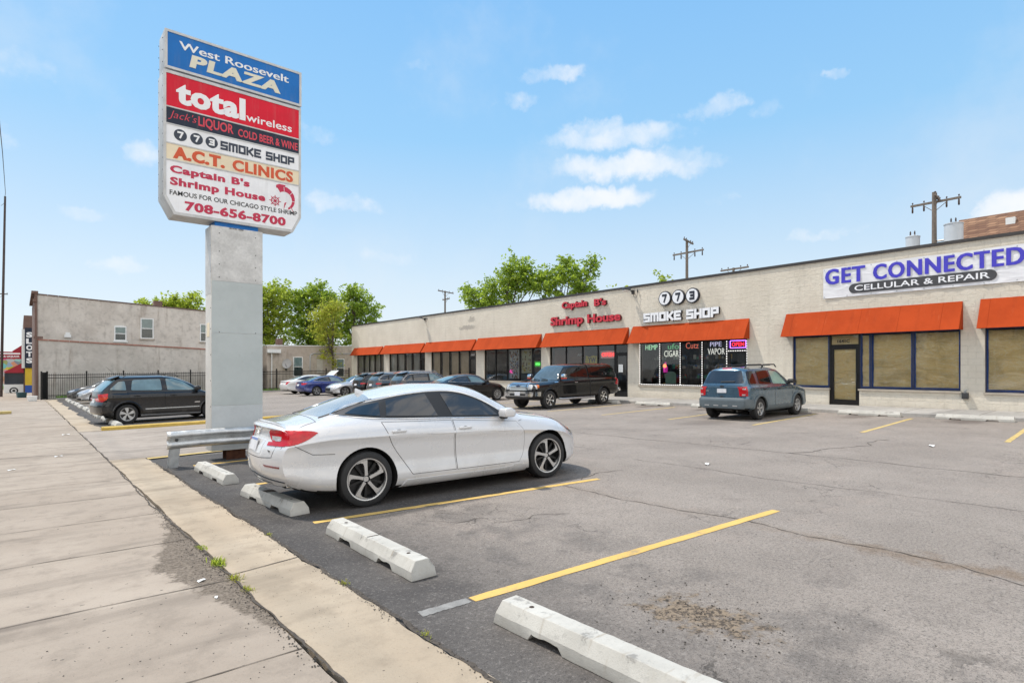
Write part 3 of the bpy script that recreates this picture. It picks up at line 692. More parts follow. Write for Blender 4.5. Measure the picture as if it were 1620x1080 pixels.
# raised shop walk with kerb
vs = []; n = 60
def bw(x, y): return (BF[0]+x*math.cos(FD)+y*math.sin(FD), BF[1]-x*math.sin(FD)+y*math.cos(FD))
for k in range(n+1):
    y = -14+60*k/n
    for (x, dz) in ((-2.02, -.1), (-2.0, .10), (-1.97, .125), (-.8, .14), (.05, .15)):
        X_, Y_ = bw(x, y); vs.append((X_, Y_, gz(X_, Y_)+dz))
mb = MB().add(vs, [(k*5+m_, k*5+m_+1, k*5+m_+6, k*5+m_+5) for k in range(n) for m_ in range(4)])
tag(mb.build("shop_walk", m_shopwalk, smooth=30, recalc=False), kind='structure')
mb = MB()
for y in np.arange(-12, 44, 1.9):
    a, b = bw(-1.95, y), bw(-.01, y); vs = []
    for s in (-.008, .008): vs += [(a[0], a[1]+s, gz(*a)+.1275), (bw(-.8, y)[0], a[1]+s, gz(*bw(-.8, y))+.1425), (b[0], b[1]+s, gz(*b)+.1525)]
    mb.add(vs, [(0, 1, 4, 3), (1, 2, 5, 4)])
tag(mb.build("shop_walk_joints", m_seal, recalc=False), kind='structure')

# ---------------------------------------------------------------- signs on the strip (things of their own)
def fpt(x, y, z): X_, Y_ = bw(x, y); return (X_, Y_, z)
U_, V_, N_ = (0, -1, 0), (0, 0, 1), (-1, 0, 0)
m_red = M("red_sign_face", (.55, .018, .035), .35, var=.12, coat=.3)
m_redret = M("dark_red_return", (.10, .006, .010), .5, var=.2)
m_wface = M("white_sign_face", (.82, .83, .86), .35, var=.04, coat=.3)
m_return = M("dark_sign_return", (.022, .024, .035), .45, var=.2)
def fsign(name, label, cat='sign', y=0, z=0, group=None): return thing(name, label, cat, fpt(0, y, z), -FD, group)
def word(parent, s, y, z, w_, h, mface, mret, d=.11, bold=.03, thick=.0, slant=0., block=None):
    """channel letters: dark return body with a bright face in front"""
    o = Vector(parent['o']); g = MB(); k = MB()
    O = (0, -(o[0]-y)*1.0, z-o[1])
    if block:
        block_text(g, s, (-.01, y-o[0], z-o[1]), U_, V_, N_, w_, h, d, **block); block_text(k, s, (-.012-d, y-o[0], z-o[1]), U_, V_, N_, w_, h, .012, **{**block, 'th': block['th']*.86})
    else:
        put_text(g, s, (-.01, y-o[0], z-o[1]), U_, V_, N_, w_, h, d, bold+.012, thick=thick, slant=slant)
        put_text(k, s, (-.012-d, y-o[0]-.008, z-o[1]+.006), U_, V_, N_, w_-.016, h-.012, .012, bold-.004, thick=thick*.9, slant=slant)
    a = g.build("letters", mret, parent); k.build("letter_faces", mface, a)
sg = fsign("wall_sign", "red raised letters spelling Captain B's Shrimp House above an orange awning", y=15.9, z=4.2); sg['o'] = (15.9, 4.2)
word(sg, "Captain", 15.0, 5.02, 1.98, .50, m_red, m_redret, thick=.018); word(sg, "B's", 12.5, 5.08, .86, .40, m_red, m_redret, thick=.018)
word(sg, "Shrimp", 15.95, 4.06, 2.62, .66, m_red, m_redret, thick=.02); word(sg, "House", 13.0, 4.20, 2.34, .48, m_red, m_redret, thick=.02)
del sg['o']
sg = fsign("wall_sign", "white raised letters spelling 773 SMOKE SHOP with three round number discs", y=9.2, z=4.0); sg['o'] = (9.2, 4.0)
word(sg, "SMOKE SHOP", 9.18, 4.0, 4.1, .44, m_wface, m_return, block=dict(th=.30, gap=.32, wid=.60))
for cy, ch in ((7.93, '7'), (7.18, '7'), (6.42, '3')):
    g = MB(); g.lathe([(0, -.012), (.345, -.012), (.345, -.125), (0, -.125)], 40, (0, cy-9.2, 1.07), 'x'); disc = g.build("number_disc", m_return, sg, smooth=40)
    g = MB(); g.lathe([(0, -.127), (.30, -.127), (.30, -.14), (0, -.14)], 40, (0, cy-9.2, 1.07), 'x'); f = g.build("disc_face", m_wface, disc, smooth=40)
    g = MB(); block_text(g, ch, (-.142, cy-9.2+.135, .87), U_, V_, N_, .27, .40, .006, th=.27, gap=0, wid=.62); g.build("numeral", m_return, disc)
del sg['o']
# vinyl banner
m_ban, t, p = newmat("banner_vinyl"); co = t.add('ShaderNodeTexCoord').outputs['Object']
t.link(t.ramp(t.noise(co, 2, 5), [(.3, (.70, .70, .73)), (.7, (.80, .80, .82))]), p.inputs['Base Color']); p.inputs['Roughness'].default_value = .45
setb(t, p, t.noise(t.vmath('MULTIPLY', co, (1, .6, 2)), 2.2, 3, dist=1), .5, .04)
m_bblue = M("banner_blue_ink", (.055, .045, .50), .45, var=.12); m_bgrey = M("banner_grey_ink", (.055, .055, .06), .5, var=.2)
bn = fsign("banner", "white vinyl banner reading GET CONNECTED CELLULAR & REPAIR in blue and grey", 'banner', .74, 4.38)
nY, nZ = 48, 10; vs = []
for j in range(nZ+1):
    for i in range(nY+1):
        y = -(6.5)*i/nY; z = 1.12*j/nZ; vs.append((-.03-.008*math.sin(i*.9+j*.7)-.006*math.sin(i*2.3), y, z+.012*math.sin(i*.35)*(j/nZ)))
g = MB().add(vs, [(j*(nY+1)+i, j*(nY+1)+i+1, (j+1)*(nY+1)+i+1, (j+1)*(nY+1)+i) for j in range(nZ) for i in range(nY)])
g.build("sheet", m_ban, bn, smooth=60, recalc=False)
g = MB(); put_text(g, "GET", (-.048, -.09, .51), U_, V_, N_, 1.35, .58, .003, .018, thick=.03, space=1.12); put_text(g, "CONNECTED", (-.048, -1.72, .51), U_, V_, N_, 4.10, .55, .003, .018, thick=.03, space=1.12); g.build("blue_lettering", m_bblue, bn)
g = MB(); pts = []
for k in range(25):
    a = math.pi/2+math.pi*k/24; pts.append((1.10+.19*math.cos(a), .28+.175*math.sin(a)))
for k in range(25):
    a = -math.pi/2+math.pi*k/24; pts.append((4.98+.19*math.cos(a), .28+.175*math.sin(a)))
g.prism(pts, (-.046, 0, 0), U_, V_, N_, 0, .003); g.build("grey_lozenge", m_bgrey, bn)
g = MB(); put_text(g, "CELLULAR & REPAIR", (-.052, -1.10, .185), U_, V_, N_, 3.9, .20, .003, .012); g.build("white_lettering", m_wface, bn)
g = MB()
for yy in np.linspace(-.05, -6.45, 9):
    for zz in (.05, 1.07): g.lathe([(0, -.05), (.02, -.05), (.02, -.056), (.008, -.056)], 10, (0, yy, zz), 'x')
g.build("grommets", m_galv, bn)
# floodlights on the parapet
def flood(y, label):
    f = thing("floodlight", label, "floodlight", fpt(0, y, 5.62), -FD, "floodlights on the parapet")
    g = MB(); g.box(-.10, 0, -.06, .06, -.14, .06); g.tube([(-.08, 0, -.03), (-.22, 0, .0), (-.34, .03, .05)], .03, 8); g.tube([(-.05, -.30, .05), (-.06, -.30, -.10)], .03, 8)
    g.tube([(-.08, -.03, -.12), (-.10, -.10, -.30), (-.10, -.20, -.34), (-.08, -.28, -.24), (-.06, -.30, -.08)], .008, 6)
    g.build("bracket", m_dgrey, f, smooth=40)
    g = MB(); g.prism([(-.22, -.05), (.22, -.05), (.16, .07), (-.16, .07)], (-.42, .12, .10), Vector((.35, .9, .0)).normalized(), Vector((.25, 0, 1)).normalized(), Vector((-.9, .35, .15)).normalized(), -.16, .16)
    bevel(g.build("lamp_housing", m_dgrey, f), .02)
    g = MB(); g.prism([(-.18, -.14), (.18, -.14), (.18, .14), (-.18, .14)], (-.42, .12, .02), Vector((.35, .9, 0)).normalized(), Vector((-.9, .35, .15)).normalized(), (0, 0, -1), 0, .02); g.build("lens", m_white, f)
flood(9.9, "dark floodlight on the parapet between the red and the white letters")
flood(30.5, "dark floodlight on the parapet above the far closed awnings")
# hose tap at the near window's corner
tp = thing("wall_tap", "small dark hose tap box on the block wall below the papered window", "tap", fpt(0, -3.62, .86), -FD)
g = MB(); g.box(-.13, 0, -.10, .07, -.10, .10); bevel(g.build("box", m_dgrey, tp), .02); g = MB(); g.tube([(-.06, -.02, .08), (-.07, -.02, .16), (-.09, -.05, .2)], .025, 8); g.build("valve", m_galv, tp, smooth=40)

# window signs, neon and goods ------------------------------------------------
def neon(name, label, s, y, z, w_, h, col, stren=3.0, x=.165, bold=-.005, bgm=None, border=None, cat='neon sign', group='neon words in the smoke shop window', block=False):
    f = thing(name, label, cat, fpt(x, y, z), -FD, group)
    g = MB()
    put_text(g, s, (0, 0, 0), U_, V_, N_, w_, h, .012, bold, res=2)
    g.build("tube_lettering", EM("neon_"+s.lower().replace(' ', '_').replace("'", ''), col, stren), f)
    if border:
        g = MB(); pw = .03; a, b_ = -.08, w_+.08; c_, e = -.07, h+.07
        for (p0, p1) in (((a, c_), (b_, c_)), ((b_, c_), (b_, e)), ((b_, e), (a, e)), ((a, e), (a, c_))): g.tube([(-.006, -p0[0], p0[1]), (-.006, -p1[0], p1[1])], .014, 6)
        g.build("tube_border", EM("neon_border", border, 3), f)
    if bgm:
        g = MB(); g.box(.012, .02, -w_-.1, .1, -.1, h+.1); g.build("backing", bgm, f)
    return f
neon("neon_sign", "green neon word HEMP at the top of the smoke shop's first window", "HEMP", 9.28, 2.66, .72, .24, (.55, 1, .6), .75)
neon("neon_sign", "white neon word CIGAR in the second smoke shop window", "CIGAR", 8.16, 2.30, .82, .30, (1, .98, .85), .8)
neon("neon_sign", "dim green neon word ufo above the CIGAR sign", "ufo", 7.95, 2.66, .62, .26, (.12, .42, .18), .9)
neon("neon_sign", "dim red neon script word Cutz in the third smoke shop window", "Cutz", 6.95, 2.66, .68, .28, (.75, .16, .10), .9)
neon("neon_sign", "white neon words PIPE and VAPOR in the fourth smoke shop window", "VAPOR", 5.80, 2.36, .84, .28, (1, .95, .88), .8)
neon("neon_sign", "violet neon word PIPE above the VAPOR sign", "PIPE", 5.68, 2.72, .56, .20, (.75, .70, 1), .8)
neon("neon_sign", "lit red OPEN sign with violet border above the smoke shop door", "OPEN", 4.62, 2.70, .56, .17, (1, .02, .05), 2.0, bgm=m_black, border=(.45, .15, 1), group='lit open signs')
neon("neon_sign", "small pink neon ring sign low in the salon window", "OO", 20.1, 1.45, .34, .2, (1, .05, .45), 2.5, group='lit open signs')
neon("neon_sign", "green lit OPEN sign in the salon door", "OPEN", 17.6, 1.95, .40, .12, (.15, 1, .15), 2.2, bgm=EM("green_glow_panel", (.05, .35, .05), .8), group='lit open signs')
neon("neon_sign", "red lit word OPEN in the shrimp house window beside its door", "OPEN", 12.2, 2.38, .86, .2, (1, .03, .03), 2.5, bgm=m_white, group='lit open signs')
# marquee bulbs framing the smoke shop windows
a, b, s, st = BAYS[5]; BULB = []
def bulbs(p0, p1):
    L = math.dist(p0, p1); n = int(L/.105)
    for k in range(n):
        y = p0[0]+(p1[0]-p0[0])*(k+.5)/n; z = p0[1]+(p1[1]-p0[1])*(k+.5)/n; vert = abs(p0[0]-p1[0]) < .01
        BULB.append((y, z, vert))
for y in (9.54, 8.34, 7.18, 6.02, 4.80, 3.86): bulbs((y, HEAD-.06), (y, s-.02))
bulbs((9.50, s-.01), (4.84, s-.01)); bulbs((4.76, 2.50), (3.90, 2.50))
lt = thing("light_string", "string of white bulbs framing the smoke shop windows", "string lights", fpt(0, 0, 0), -FD)
m_bulb = EM("bulb_white", (1, .98, .95), .75); BULB.sort(key=lambda q: (q[0], -q[1])); proto = {}; mb = MB()
for k, (y, z, vert) in enumerate(BULB):
    hy, hz = (.017, .030) if vert else (.030, .017)
    if k >= 100: mb.box(.035, .055, y-hy, y+hy, z-hz, z+hz); continue
    if vert not in proto: proto[vert] = MB().box(.035, .055, -hy, hy, -hz, hz).build("bulb", m_bulb, lt); q = proto[vert]
    else: q = proto[vert].copy(); link(q); q.parent = lt
    q.location = (0, y, z)
tag(mb.build("bulbs", m_bulb, lt), kind='stuff')
# goods on the smoke shop shelves
r = random.Random(12)
SH = []
for i, (y0, y1) in enumerate(((9.3, 8.5), (8.2, 7.3), (7.05, 6.15), (5.9, 4.95))):
    sh = thing("display_shelf", ["display counter with glass top inside the first smoke shop window", "narrow display stand behind the pale green board", "display shelf of bright bottles behind the red script sign", "display shelf behind the VAPOR sign"][i], "shelf", fpt(.9, (y0+y1)/2, .5), -FD, "shelves in the smoke shop")
    g = MB(); hw = (y0-y1)/2
    for z in (.3, .75, 1.2, 1.65): g.box(-.15, .25, -hw, hw, z, z+.03)
    g.box(-.15, .25, -hw-.03, -hw, 0, 1.9); g.box(-.15, .25, hw, hw+.03, 0, 1.9); g.build("rack", m_dgrey, sh)
    for cidx, col in enumerate([(.5, .5, .45), (.05, .35, .22), (.45, .06, .05), (.55, .35, .08), (.1, .2, .5)]):
        g = MB()
        for k in range(9):
            z = r.choice((.33, .78, 1.23, 1.68)); y = r.uniform(-hw+.05, hw-.05); h = r.uniform(.06, .22); w_ = r.uniform(.03, .08); x_ = -.1+cidx*.05+k*.002
            g.box(x_, x_+.05, y-w_, y+w_, z+.002, z+h)
        g.build("goods", M("goods_%d%d" % (i, cidx), col, .4, var=.3, vs=20), sh)
bd = thing("sign_board", "pale green arched board leaning inside the smoke shop window", "board", fpt(.22, 7.82, 1.02), -FD)
g = MB(); g.prism([(-.30, 0), (.30, 0), (.30, .42)]+[(.30*math.cos(a), .42+.16*math.sin(a)) for a in np.linspace(0.3, math.pi-.3, 9)]+[(-.30, .42)], (0, 0, 0), U_, V_, N_, 0, .02); g.build("panel", M("pale_green_board", (.30, .50, .40), .6, var=.2), bd)
dl = thing("window_figure", "bright magenta and orange bottle-shaped decoration in the smoke shop window", "decoration", fpt(.2, 8.12, 1.55), -FD)
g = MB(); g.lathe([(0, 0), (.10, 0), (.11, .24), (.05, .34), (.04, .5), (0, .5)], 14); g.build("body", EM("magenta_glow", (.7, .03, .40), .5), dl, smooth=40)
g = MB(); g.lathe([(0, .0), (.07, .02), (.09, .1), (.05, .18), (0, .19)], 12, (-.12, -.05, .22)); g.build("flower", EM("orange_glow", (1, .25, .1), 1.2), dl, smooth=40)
# salon posters, yellow and white posters, door notice
def poster(label, y, z, w_, h, base, seed, palette, nb, x=.165, txt=None):
    f = thing("poster", label, "poster", fpt(x, y, z), -FD, "posters in the shop windows")
    g = MB(); g.box(0, .006, -w_, 0, 0, h); g.build("paper_sheet", base, f)
    rr = random.Random(seed)
    for q, col in enumerate(palette):
        g = MB()
        for k in range(nb):
            cy, cz = -rr.uniform(.08, w_-.08), rr.uniform(.06, h-.10); a, b_ = rr.uniform(.03, .07), rr.uniform(.04, .10)
            g.prism([(a*math.cos(t_), b_*math.sin(t_)) for t_ in np.linspace(0, 6.28, 11)[:-1]], (-.002-.003*q-.0002*k, cy, cz), U_, V_, N_, 0, .0015)
        g.build("printed_shapes", M("poster_ink_%d_%d" % (seed, q), col, .5, var=.2), f)
    return f
poster("tall salon poster of rows of hair styles in the middle salon window", 20.15, 1.1, 1.0, 1.85, m_white, 3, [(.30, .16, .10), (.10, .06, .05), (.45, .25, .18), (.3, .35, .5)], 26)
poster("salon poster with a yellow heading and portraits beside the salon door", 18.92, 1.45, .98, 1.45, M("poster_cream", (.62, .60, .42), .6), 4, [(.28, .15, .10), (.06, .04, .04), (.55, .42, .05)], 10)
pf = thing("poster", "yellow poster with black lettering in the shrimp house window", "poster", fpt(.165, 13.42, 1.95), -FD, "posters in the shop windows")
g = MB(); g.prism([(0, .12), (.2, .02), (.95, 0), (1.0, .45), (.6, .5), (.3, .42), (.05, .52)], (0, 0, 0), U_, V_, N_, 0, .006); g.build("paper_sheet", M("poster_yellow", (.75, .58, .02), .5), pf)
g = MB(); put_text(g, "YW", (-.008, -.2, .1), U_, V_, N_, .6, .3, .002, .05); g.build("lettering", m_black, pf)
nt = thing("door_notice", "white paper notice taped to the shrimp house door", "notice", fpt(.045, 10.93, 1.55), -FD)
g = MB(); g.box(0, .003, -.30, 0, 0, .40); g.build("paper_sheet", m_white, nt)
sc = thing("window_screen", "red brown screens standing behind the shrimp house windows", "screen", fpt(.3, 14.9, 1.0), -FD)
g = MB(); g.box(0, .03, -1.3, 1.15, 0, 1.85); g.build("panel", m_wallred, sc); g = MB(); put_text(g, "ASIA", (-.01, -.75, 1.45), U_, V_, N_, .4, .14, .004, .01); g.build("lettering", m_white, sc)
# ================================================================ PYLON SIGN
PX, PY = 3.28, 12.43; PZ = gz(PX, PY)
py = thing("pylon_sign", "tall double cabinet plaza sign on a grey clad column beside the white sedan", "pylon sign", (PX, PY, PZ))
def W(x, y, z): return (x-PX, y-PY, z-PZ)
class WB(MB):
    """mesh builder taking street coordinates, stored relative to the sign's base"""
    def add(s, vs, fs): return MB.add(s, [W(*p) for p in vs], fs)
m_alu, t, p = newmat("sign_aluminium"); co = t.add('ShaderNodeTexCoord').outputs['Object']
n = t.noise(co, 4, 6, .65); st = t.noise(t.vmath('MULTIPLY', co, (5, 5, .5)), 2.0, 5, .6)
c = t.mix(t.rng(n, .3, .7), (.47, .47, .46), (.60, .60, .59)); c = t.mix(t.math('MULTIPLY', t.rng(st, .5, .75), .4), c, (.33, .30, .26))
t.link(c, p.inputs['Base Color']); p.inputs['Roughness'].default_value = .5; p.inputs['Metallic'].default_value = .15; setb(t, p, n, .1, .02)
def face(name, col, var=.06):
    m, t, p = newmat(name); co = t.add('ShaderNodeTexCoord').outputs['Object']
    n = t.noise(co, 2.3, 6, .6); st = t.noise(t.vmath('MULTIPLY', co, (6, 1, .6)), 1.7, 5, .65)
    c = t.mix(t.rng(n, .3, .7), tuple(x*(1-var) for x in col), tuple(min(1, x*(1+var)) for x in col))
    c = t.mix(t.math('MULTIPLY', t.rng(st, .5, .78), .16), c, (.30, .28, .25)); t.link(c, p.inputs['Base Color'])
    p.inputs['Roughness'].default_value = .4; p.inputs['Specular IOR Level'].default_value = .25; return m
f_blue = face("sign_blue", (.008, .150, .47)); f_red = face("sign_red", (.66, .006, .028)); f_blk = face("sign_navy", (.018, .025, .045))
f_wht = face("sign_white", (.84, .84, .85)); f_crm = face("sign_cream", (.82, .70, .50)); f_lb = face("sign_pale_blue", (.22, .36, .55))
i_wht = M("ink_white", (.82, .82, .82), .35, var=.03); i_crm = M("ink_cream", (.72, .68, .54), .4, var=.06); i_red = M("ink_red", (.52, .012, .06), .4, var=.08)
i_pink = M("ink_coral", (.66, .04, .07), .4, var=.08); i_nvy = M("ink_navy", (.022, .032, .055), .4, var=.1); i_org = M("ink_orange", (.62, .075, .012), .4, var=.08); i_blk = M("ink_black", (.02, .02, .022), .4)
FX0, FX1, FY, BY = 2.01, 4.53, 12.20, 12.72
UX, UZ, UN = (1, 0, 0), (0, 0, 1), (0, -1, 0)
def frame(mb, x0, x1, z0, z1, t_=.045, d=.018):
    mb.box(x0, x1, FY-d, FY-.0005, z1-t_, z1); mb.box(x0, x1, FY-d, FY-.0005, z0, z0+t_)
    mb.box(x0, x0+t_, FY-d, FY-.0005, z0+t_, z1-t_); mb.box(x1-t_, x1, FY-d, FY-.0005, z0+t_, z1-t_)
b = WB(); b.box(FX0+.02, FX1+.01, FY, BY, 7.25, 7.965)
top = b.build("upper_cabinet", m_alu, py); bevel(top, .012)
b = WB(); frame(b, FX0+.02, FX1+.01, 7.25, 7.965); b.build("frame", m_alu, top)
b = WB(); b.box(2.065, 4.495, FY-.006, FY-.0005, 7.295, 7.92); b.build("sign_panel", f_blue, top)
b = WB(); pl = [(FX0, 7.215), (FX1, 7.215), (FX1, 4.90), (FX1-.17, 4.575), (FX0+.17, 4.575), (FX0, 4.90)]
b.prism(pl[::-1], (0, FY, 0), UX, UZ, (0, 1, 0), 0, BY-FY); low = b.build("lower_cabinet", m_alu, py); bevel(low, .012)
b = WB()
q = pl; cx, cz = 3.27, 5.9
inn = [(2.055, 7.16), (4.485, 7.16), (4.485, 4.92), (4.335, 4.63), (2.205, 4.63), (2.055, 4.92)]
for i in range(6):
    j = (i+1) % 6; b.prism([q[i], q[j], inn[j], inn[i]], (0, FY, 0), UX, UZ, UN, .0005, .018)
for z in (6.55, 6.235, 5.885, 5.575): b.box(2.055, 4.485, FY-.016, FY-.0005, z-.012, z+.012)
b.build("frame", m_alu, low)
for nm, m_, z0, z1 in [("red", f_red, 6.562, 7.16), ("navy", f_blk, 6.247, 6.538), ("white", f_wht, 5.897, 6.223), ("cream", f_crm, 5.587, 5.873)]:
    b = WB(); b.box(2.055, 4.485, FY-.007, FY-.0005, z0, z1); tag(b.build("sign_panel", m_, low), nm+" tenant panel")
b = WB(); b.prism([(2.055, 5.563), (2.055, 4.92), (2.205, 4.63), (4.335, 4.63), (4.485, 4.92), (4.485, 5.563)], (0, FY, 0), UX, UZ, UN, .0005, .007); tag(b.build("sign_panel", f_wht, low), "large white tenant panel with red lettering")
b = WB(); b.box(2.06, 4.48, FY+.05, BY-.02, 7.215, 7.25); b.build("joint_plate", f_lb, py)
b = WB()
for z in np.arange(4.95, 7.9, .22):
    for y in (12.27, 12.65): b.lathe([(0, 2.012-.008), (.010, 2.012-.006), (.012, 2.014)], 6, (0, y, z), 'x')
b.build("rivets", m_dgrey, py)
def ink(mat, *items, parent=low, name="lettering"):
    for (s, x, z, w_, h, kw) in items: b = WB(); put_text(b, s, (x, FY-.0075, z), UX, UZ, UN, w_, h, .003, **kw); b.build(name, mat, parent)
ink(i_wht, ("West Roosevelt", 2.27, 7.665, 2.0, .145, dict(bold=.004, thick=.035)), parent=top)
ink(i_crm, ("PLAZA", 2.44, 7.385, 1.66, .24, dict(bold=.04, shear=.12, thick=.03, space=1.12)), parent=top)
ink(i_wht, ("total", 2.22, 6.64, 1.20, .43, dict(bold=.04, thick=.016, space=1.08)), ("wireless", 3.44, 6.655, .90, .155, dict(bold=.012)))
ink(i_pink, ("Jack's", 2.09, 6.315, .47, .18, dict(bold=-.01, shear=.3)), ("LIQUOR", 2.585, 6.29, .62, .215, dict(bold=.02)), ("COLD BEER & WINE", 3.29, 6.305, 1.17, .155, dict(bold=.02)))
b = WB(); block_text(b, "SMOKE SHOP", (2.97, FY-.0075, 5.97), UX, UZ, UN, 1.42, .17, .003, th=.25, gap=.34, wid=.66); b.build("lettering", i_nvy, low)
for x, ch in ((2.285, '7'), (2.555, '7'), (2.815, '3')):
    b = WB(); b.prism([(.108*math.cos(a), .108*math.sin(a)) for a in np.linspace(0, 2*math.pi, 33)[:-1]], (x, FY-.0075, 6.065), UX, UZ, UN, 0, .002); dk = b.build("number_disc", i_nvy, low)
    b = WB(); block_text(b, ch, (x-.05, FY-.0105, 6.005), UX, UZ, UN, .10, .125, .002, th=.26, gap=0, wid=.66); b.build("numeral", i_wht, dk)
ink(i_org, ("A.C.T.", 2.17, 5.615, .87, .225, dict(bold=.045, thick=.03, space=1.12)), ("CLINICS", 3.19, 5.615, 1.17, .22, dict(bold=.03, thick=.02, space=1.1)))
ink(i_red, ("Captain B's", 2.12, 5.305, 1.38, .185, dict(bold=.035, thick=.02, space=1.1)), ("Shrimp House", 2.12, 5.075, 1.68, .19, dict(bold=.035, thick=.02, space=1.1)), ("708-656-8700", 2.36, 4.68, 1.85, .18, dict(bold=.035, thick=.02, space=1.08)))
ink(i_blk, ("FAMOUS FOR OUR CHICAGO STYLE SHRIMP", 2.11, 4.935, 2.34, .09, dict(bold=.015)))
# shrimp emblem with a ship's wheel
b = WB(); prev = None
for k in range(13):
    a = R_(125-k*15.5); r0 = .235-.004*k; cx_, cz_ = 4.19, 5.22; wd = .062-.0036*k
    po = (cx_+.9*(r0+wd)*math.cos(a), cz_+(r0+wd)*math.sin(a)*1.0); pi_ = (cx_+.9*(r0-wd)*math.cos(a), cz_+(r0-wd)*math.sin(a)*1.0)
    if prev and k % 3 != 0: b.prism([prev[1], pi_, po, prev[0]], (0, FY-.0075, 0), UX, UZ, UN, 0, .002+.0001*k)
    elif prev: b.prism([(prev[1][0]*.8+pi_[0]*.2, prev[1][1]*.8+pi_[1]*.2), pi_, po, (prev[0][0]*.8+po[0]*.2, prev[0][1]*.8+po[1]*.2)], (0, FY-.0075, 0), UX, UZ, UN, 0, .002+.0001*k)
    prev = (po, pi_)
for fx in ((4.33, 5.06, .05), (4.30, 5.08, -.06)): b.prism([(fx[0], fx[1]+.03), (fx[0]+fx[2], fx[1]-.07), (fx[0]+fx[2]*.2, fx[1]-.02)], (0, FY-.0098, 0), UX, UZ, UN, 0, .002)
b.prism([(4.02, 5.44), (4.20, 5.50), (4.21, 5.53), (4.08, 5.53), (4.02, 5.50)], (0, FY-.0098, 0), UX, UZ, UN, 0, .002)
b.prism([(4.17, 5.02), (4.23, 5.18), (4.19, 5.16)], (0, FY-.0098, 0), UX, UZ, UN, 0, .002)
for k in range(8):
    a = k*math.pi/4; b.tube([(4.0, FY-.009, 5.17), (4.0+.115*math.cos(a), FY-.009, 5.17+.115*math.sin(a))], .007, 5)
for k in range(20):
    a, a2 = k*math.pi/10, (k+1)*math.pi/10; b.tube([(4.0+.075*math.cos(a), FY-.0095, 5.17+.075*math.sin(a)), (4.0+.075*math.cos(a2), FY-.0095, 5.17+.075*math.sin(a2))], .008, 5)
b.build("shrimp_emblem", i_red, low)
# column cladding
CX0, CX1, CY0, CY1 = 2.81, 3.76, 12.20, 12.66
m_clad, t, p = newmat("column_grey_sheet"); co = t.add('ShaderNodeTexCoord').outputs['Object']
n = t.noise(co, 2.2, 6, .6); c = t.mix(t.rng(n, .3, .7), (.43, .47, .465), (.48, .52, .515)); c = t.mix(t.math('MULTIPLY', t.rng(t.noise(co, 14, 5, .7), .6, .74), .3), c, (.30, .29, .26))
t.link(c, p.inputs['Base Color']); p.inputs['Roughness'].default_value = .45; setb(t, p, t.noise(co, 1.6, 3), .25, .03)
m_cladw = M("column_weathered_sheet", (.52, .51, .49), .5, metal=.1, var=.2, vs=3, bump=.15, bs=3, tint=(.62, .61, .59))
m_cladl = M("column_pale_sheet", (.52, .55, .56), .5, var=.10, vs=2.5, bump=.1, bs=3)
m_side = M("column_white_side", (.66, .64, .60), .55, var=.14, vs=2.2, bump=.12, bs=4)
m_rust = M("rusty_steel", (.11, .045, .026), .9, metal=.2, var=.5, vs=14, bump=.4, bs=60)
b = WB(); b.box(CX0, CX1, CY0+.004, CY1, .14, 4.49); col_ = b.build("column", m_side, py); bevel(col_, .012)
b = WB(); b.box(CX0+.006, CX1-.006, CY0-.004, CY0+.003, 3.43, 4.485); tag(b.build("cladding_sheet", m_cladw, col_), "dented weathered top sheet")
b = WB(); b.box(CX0+.006, CX1-.006, CY0-.005, CY0+.003, 2.425, 3.425); b.box(CX0+.006, CX1-.006, CY0-.005, CY0+.003, 1.02, 2.42); b.build("cladding_sheet", m_clad, col_)
b = WB(); b.box(CX0+.006, CX1-.006, CY0-.004, CY0+.003, .15, 1.015); b.build("cladding_sheet", m_cladl, col_)
b = WB(); b.box(CX0-.004, CX0+.003, CY0+.01, CY1-.01, 3.18, 4.48); b.build("side_sheet", m_cladw, col_)
b = WB(); b.box(CX0-.0045, CX0+.003, CY0+.14, CY0+.34, 2.35, 2.62); b.build("side_patch", f_crm, col_)
b = WB(); b.box(2.88, 3.68, 12.24, 12.66, 4.49, 4.576); b.build("saddle_plate", f_blue, py)
b = WB(); put_text(b, "NU-WAY  SIGNS", (3.13, FY-.0055, 4.455), UX, UZ, UN, .26, .03, .002, .02); b.build("maker_plate", i_blk, col_)
b = WB()
for x in (2.95, 3.62):
    for z in (4.35, 4.0, 3.75, 3.5, 2.44): b.lathe([(0, 12.194), (.011, 12.195), (.013, 12.2)], 6, (x, 0, z), 'y')
for z in (4.1, 3.6, 2.9, 2.5, 2.0, 1.5, 1.0): b.lathe([(0, 2.803), (.01, 2.804), (.012, 2.81)], 6, (0, 12.24, z), 'x')
b.build("rivets", m_dgrey, col_)
b = WB()
b.box(3.10, 3.46, 12.30, 12.325, -.12, .139); b.box(3.10, 3.46, 12.535, 12.56, -.12, .139); b.box(3.27, 3.29, 12.325, 12.535, -.12, .139); b.build("base_post", m_rust, py)

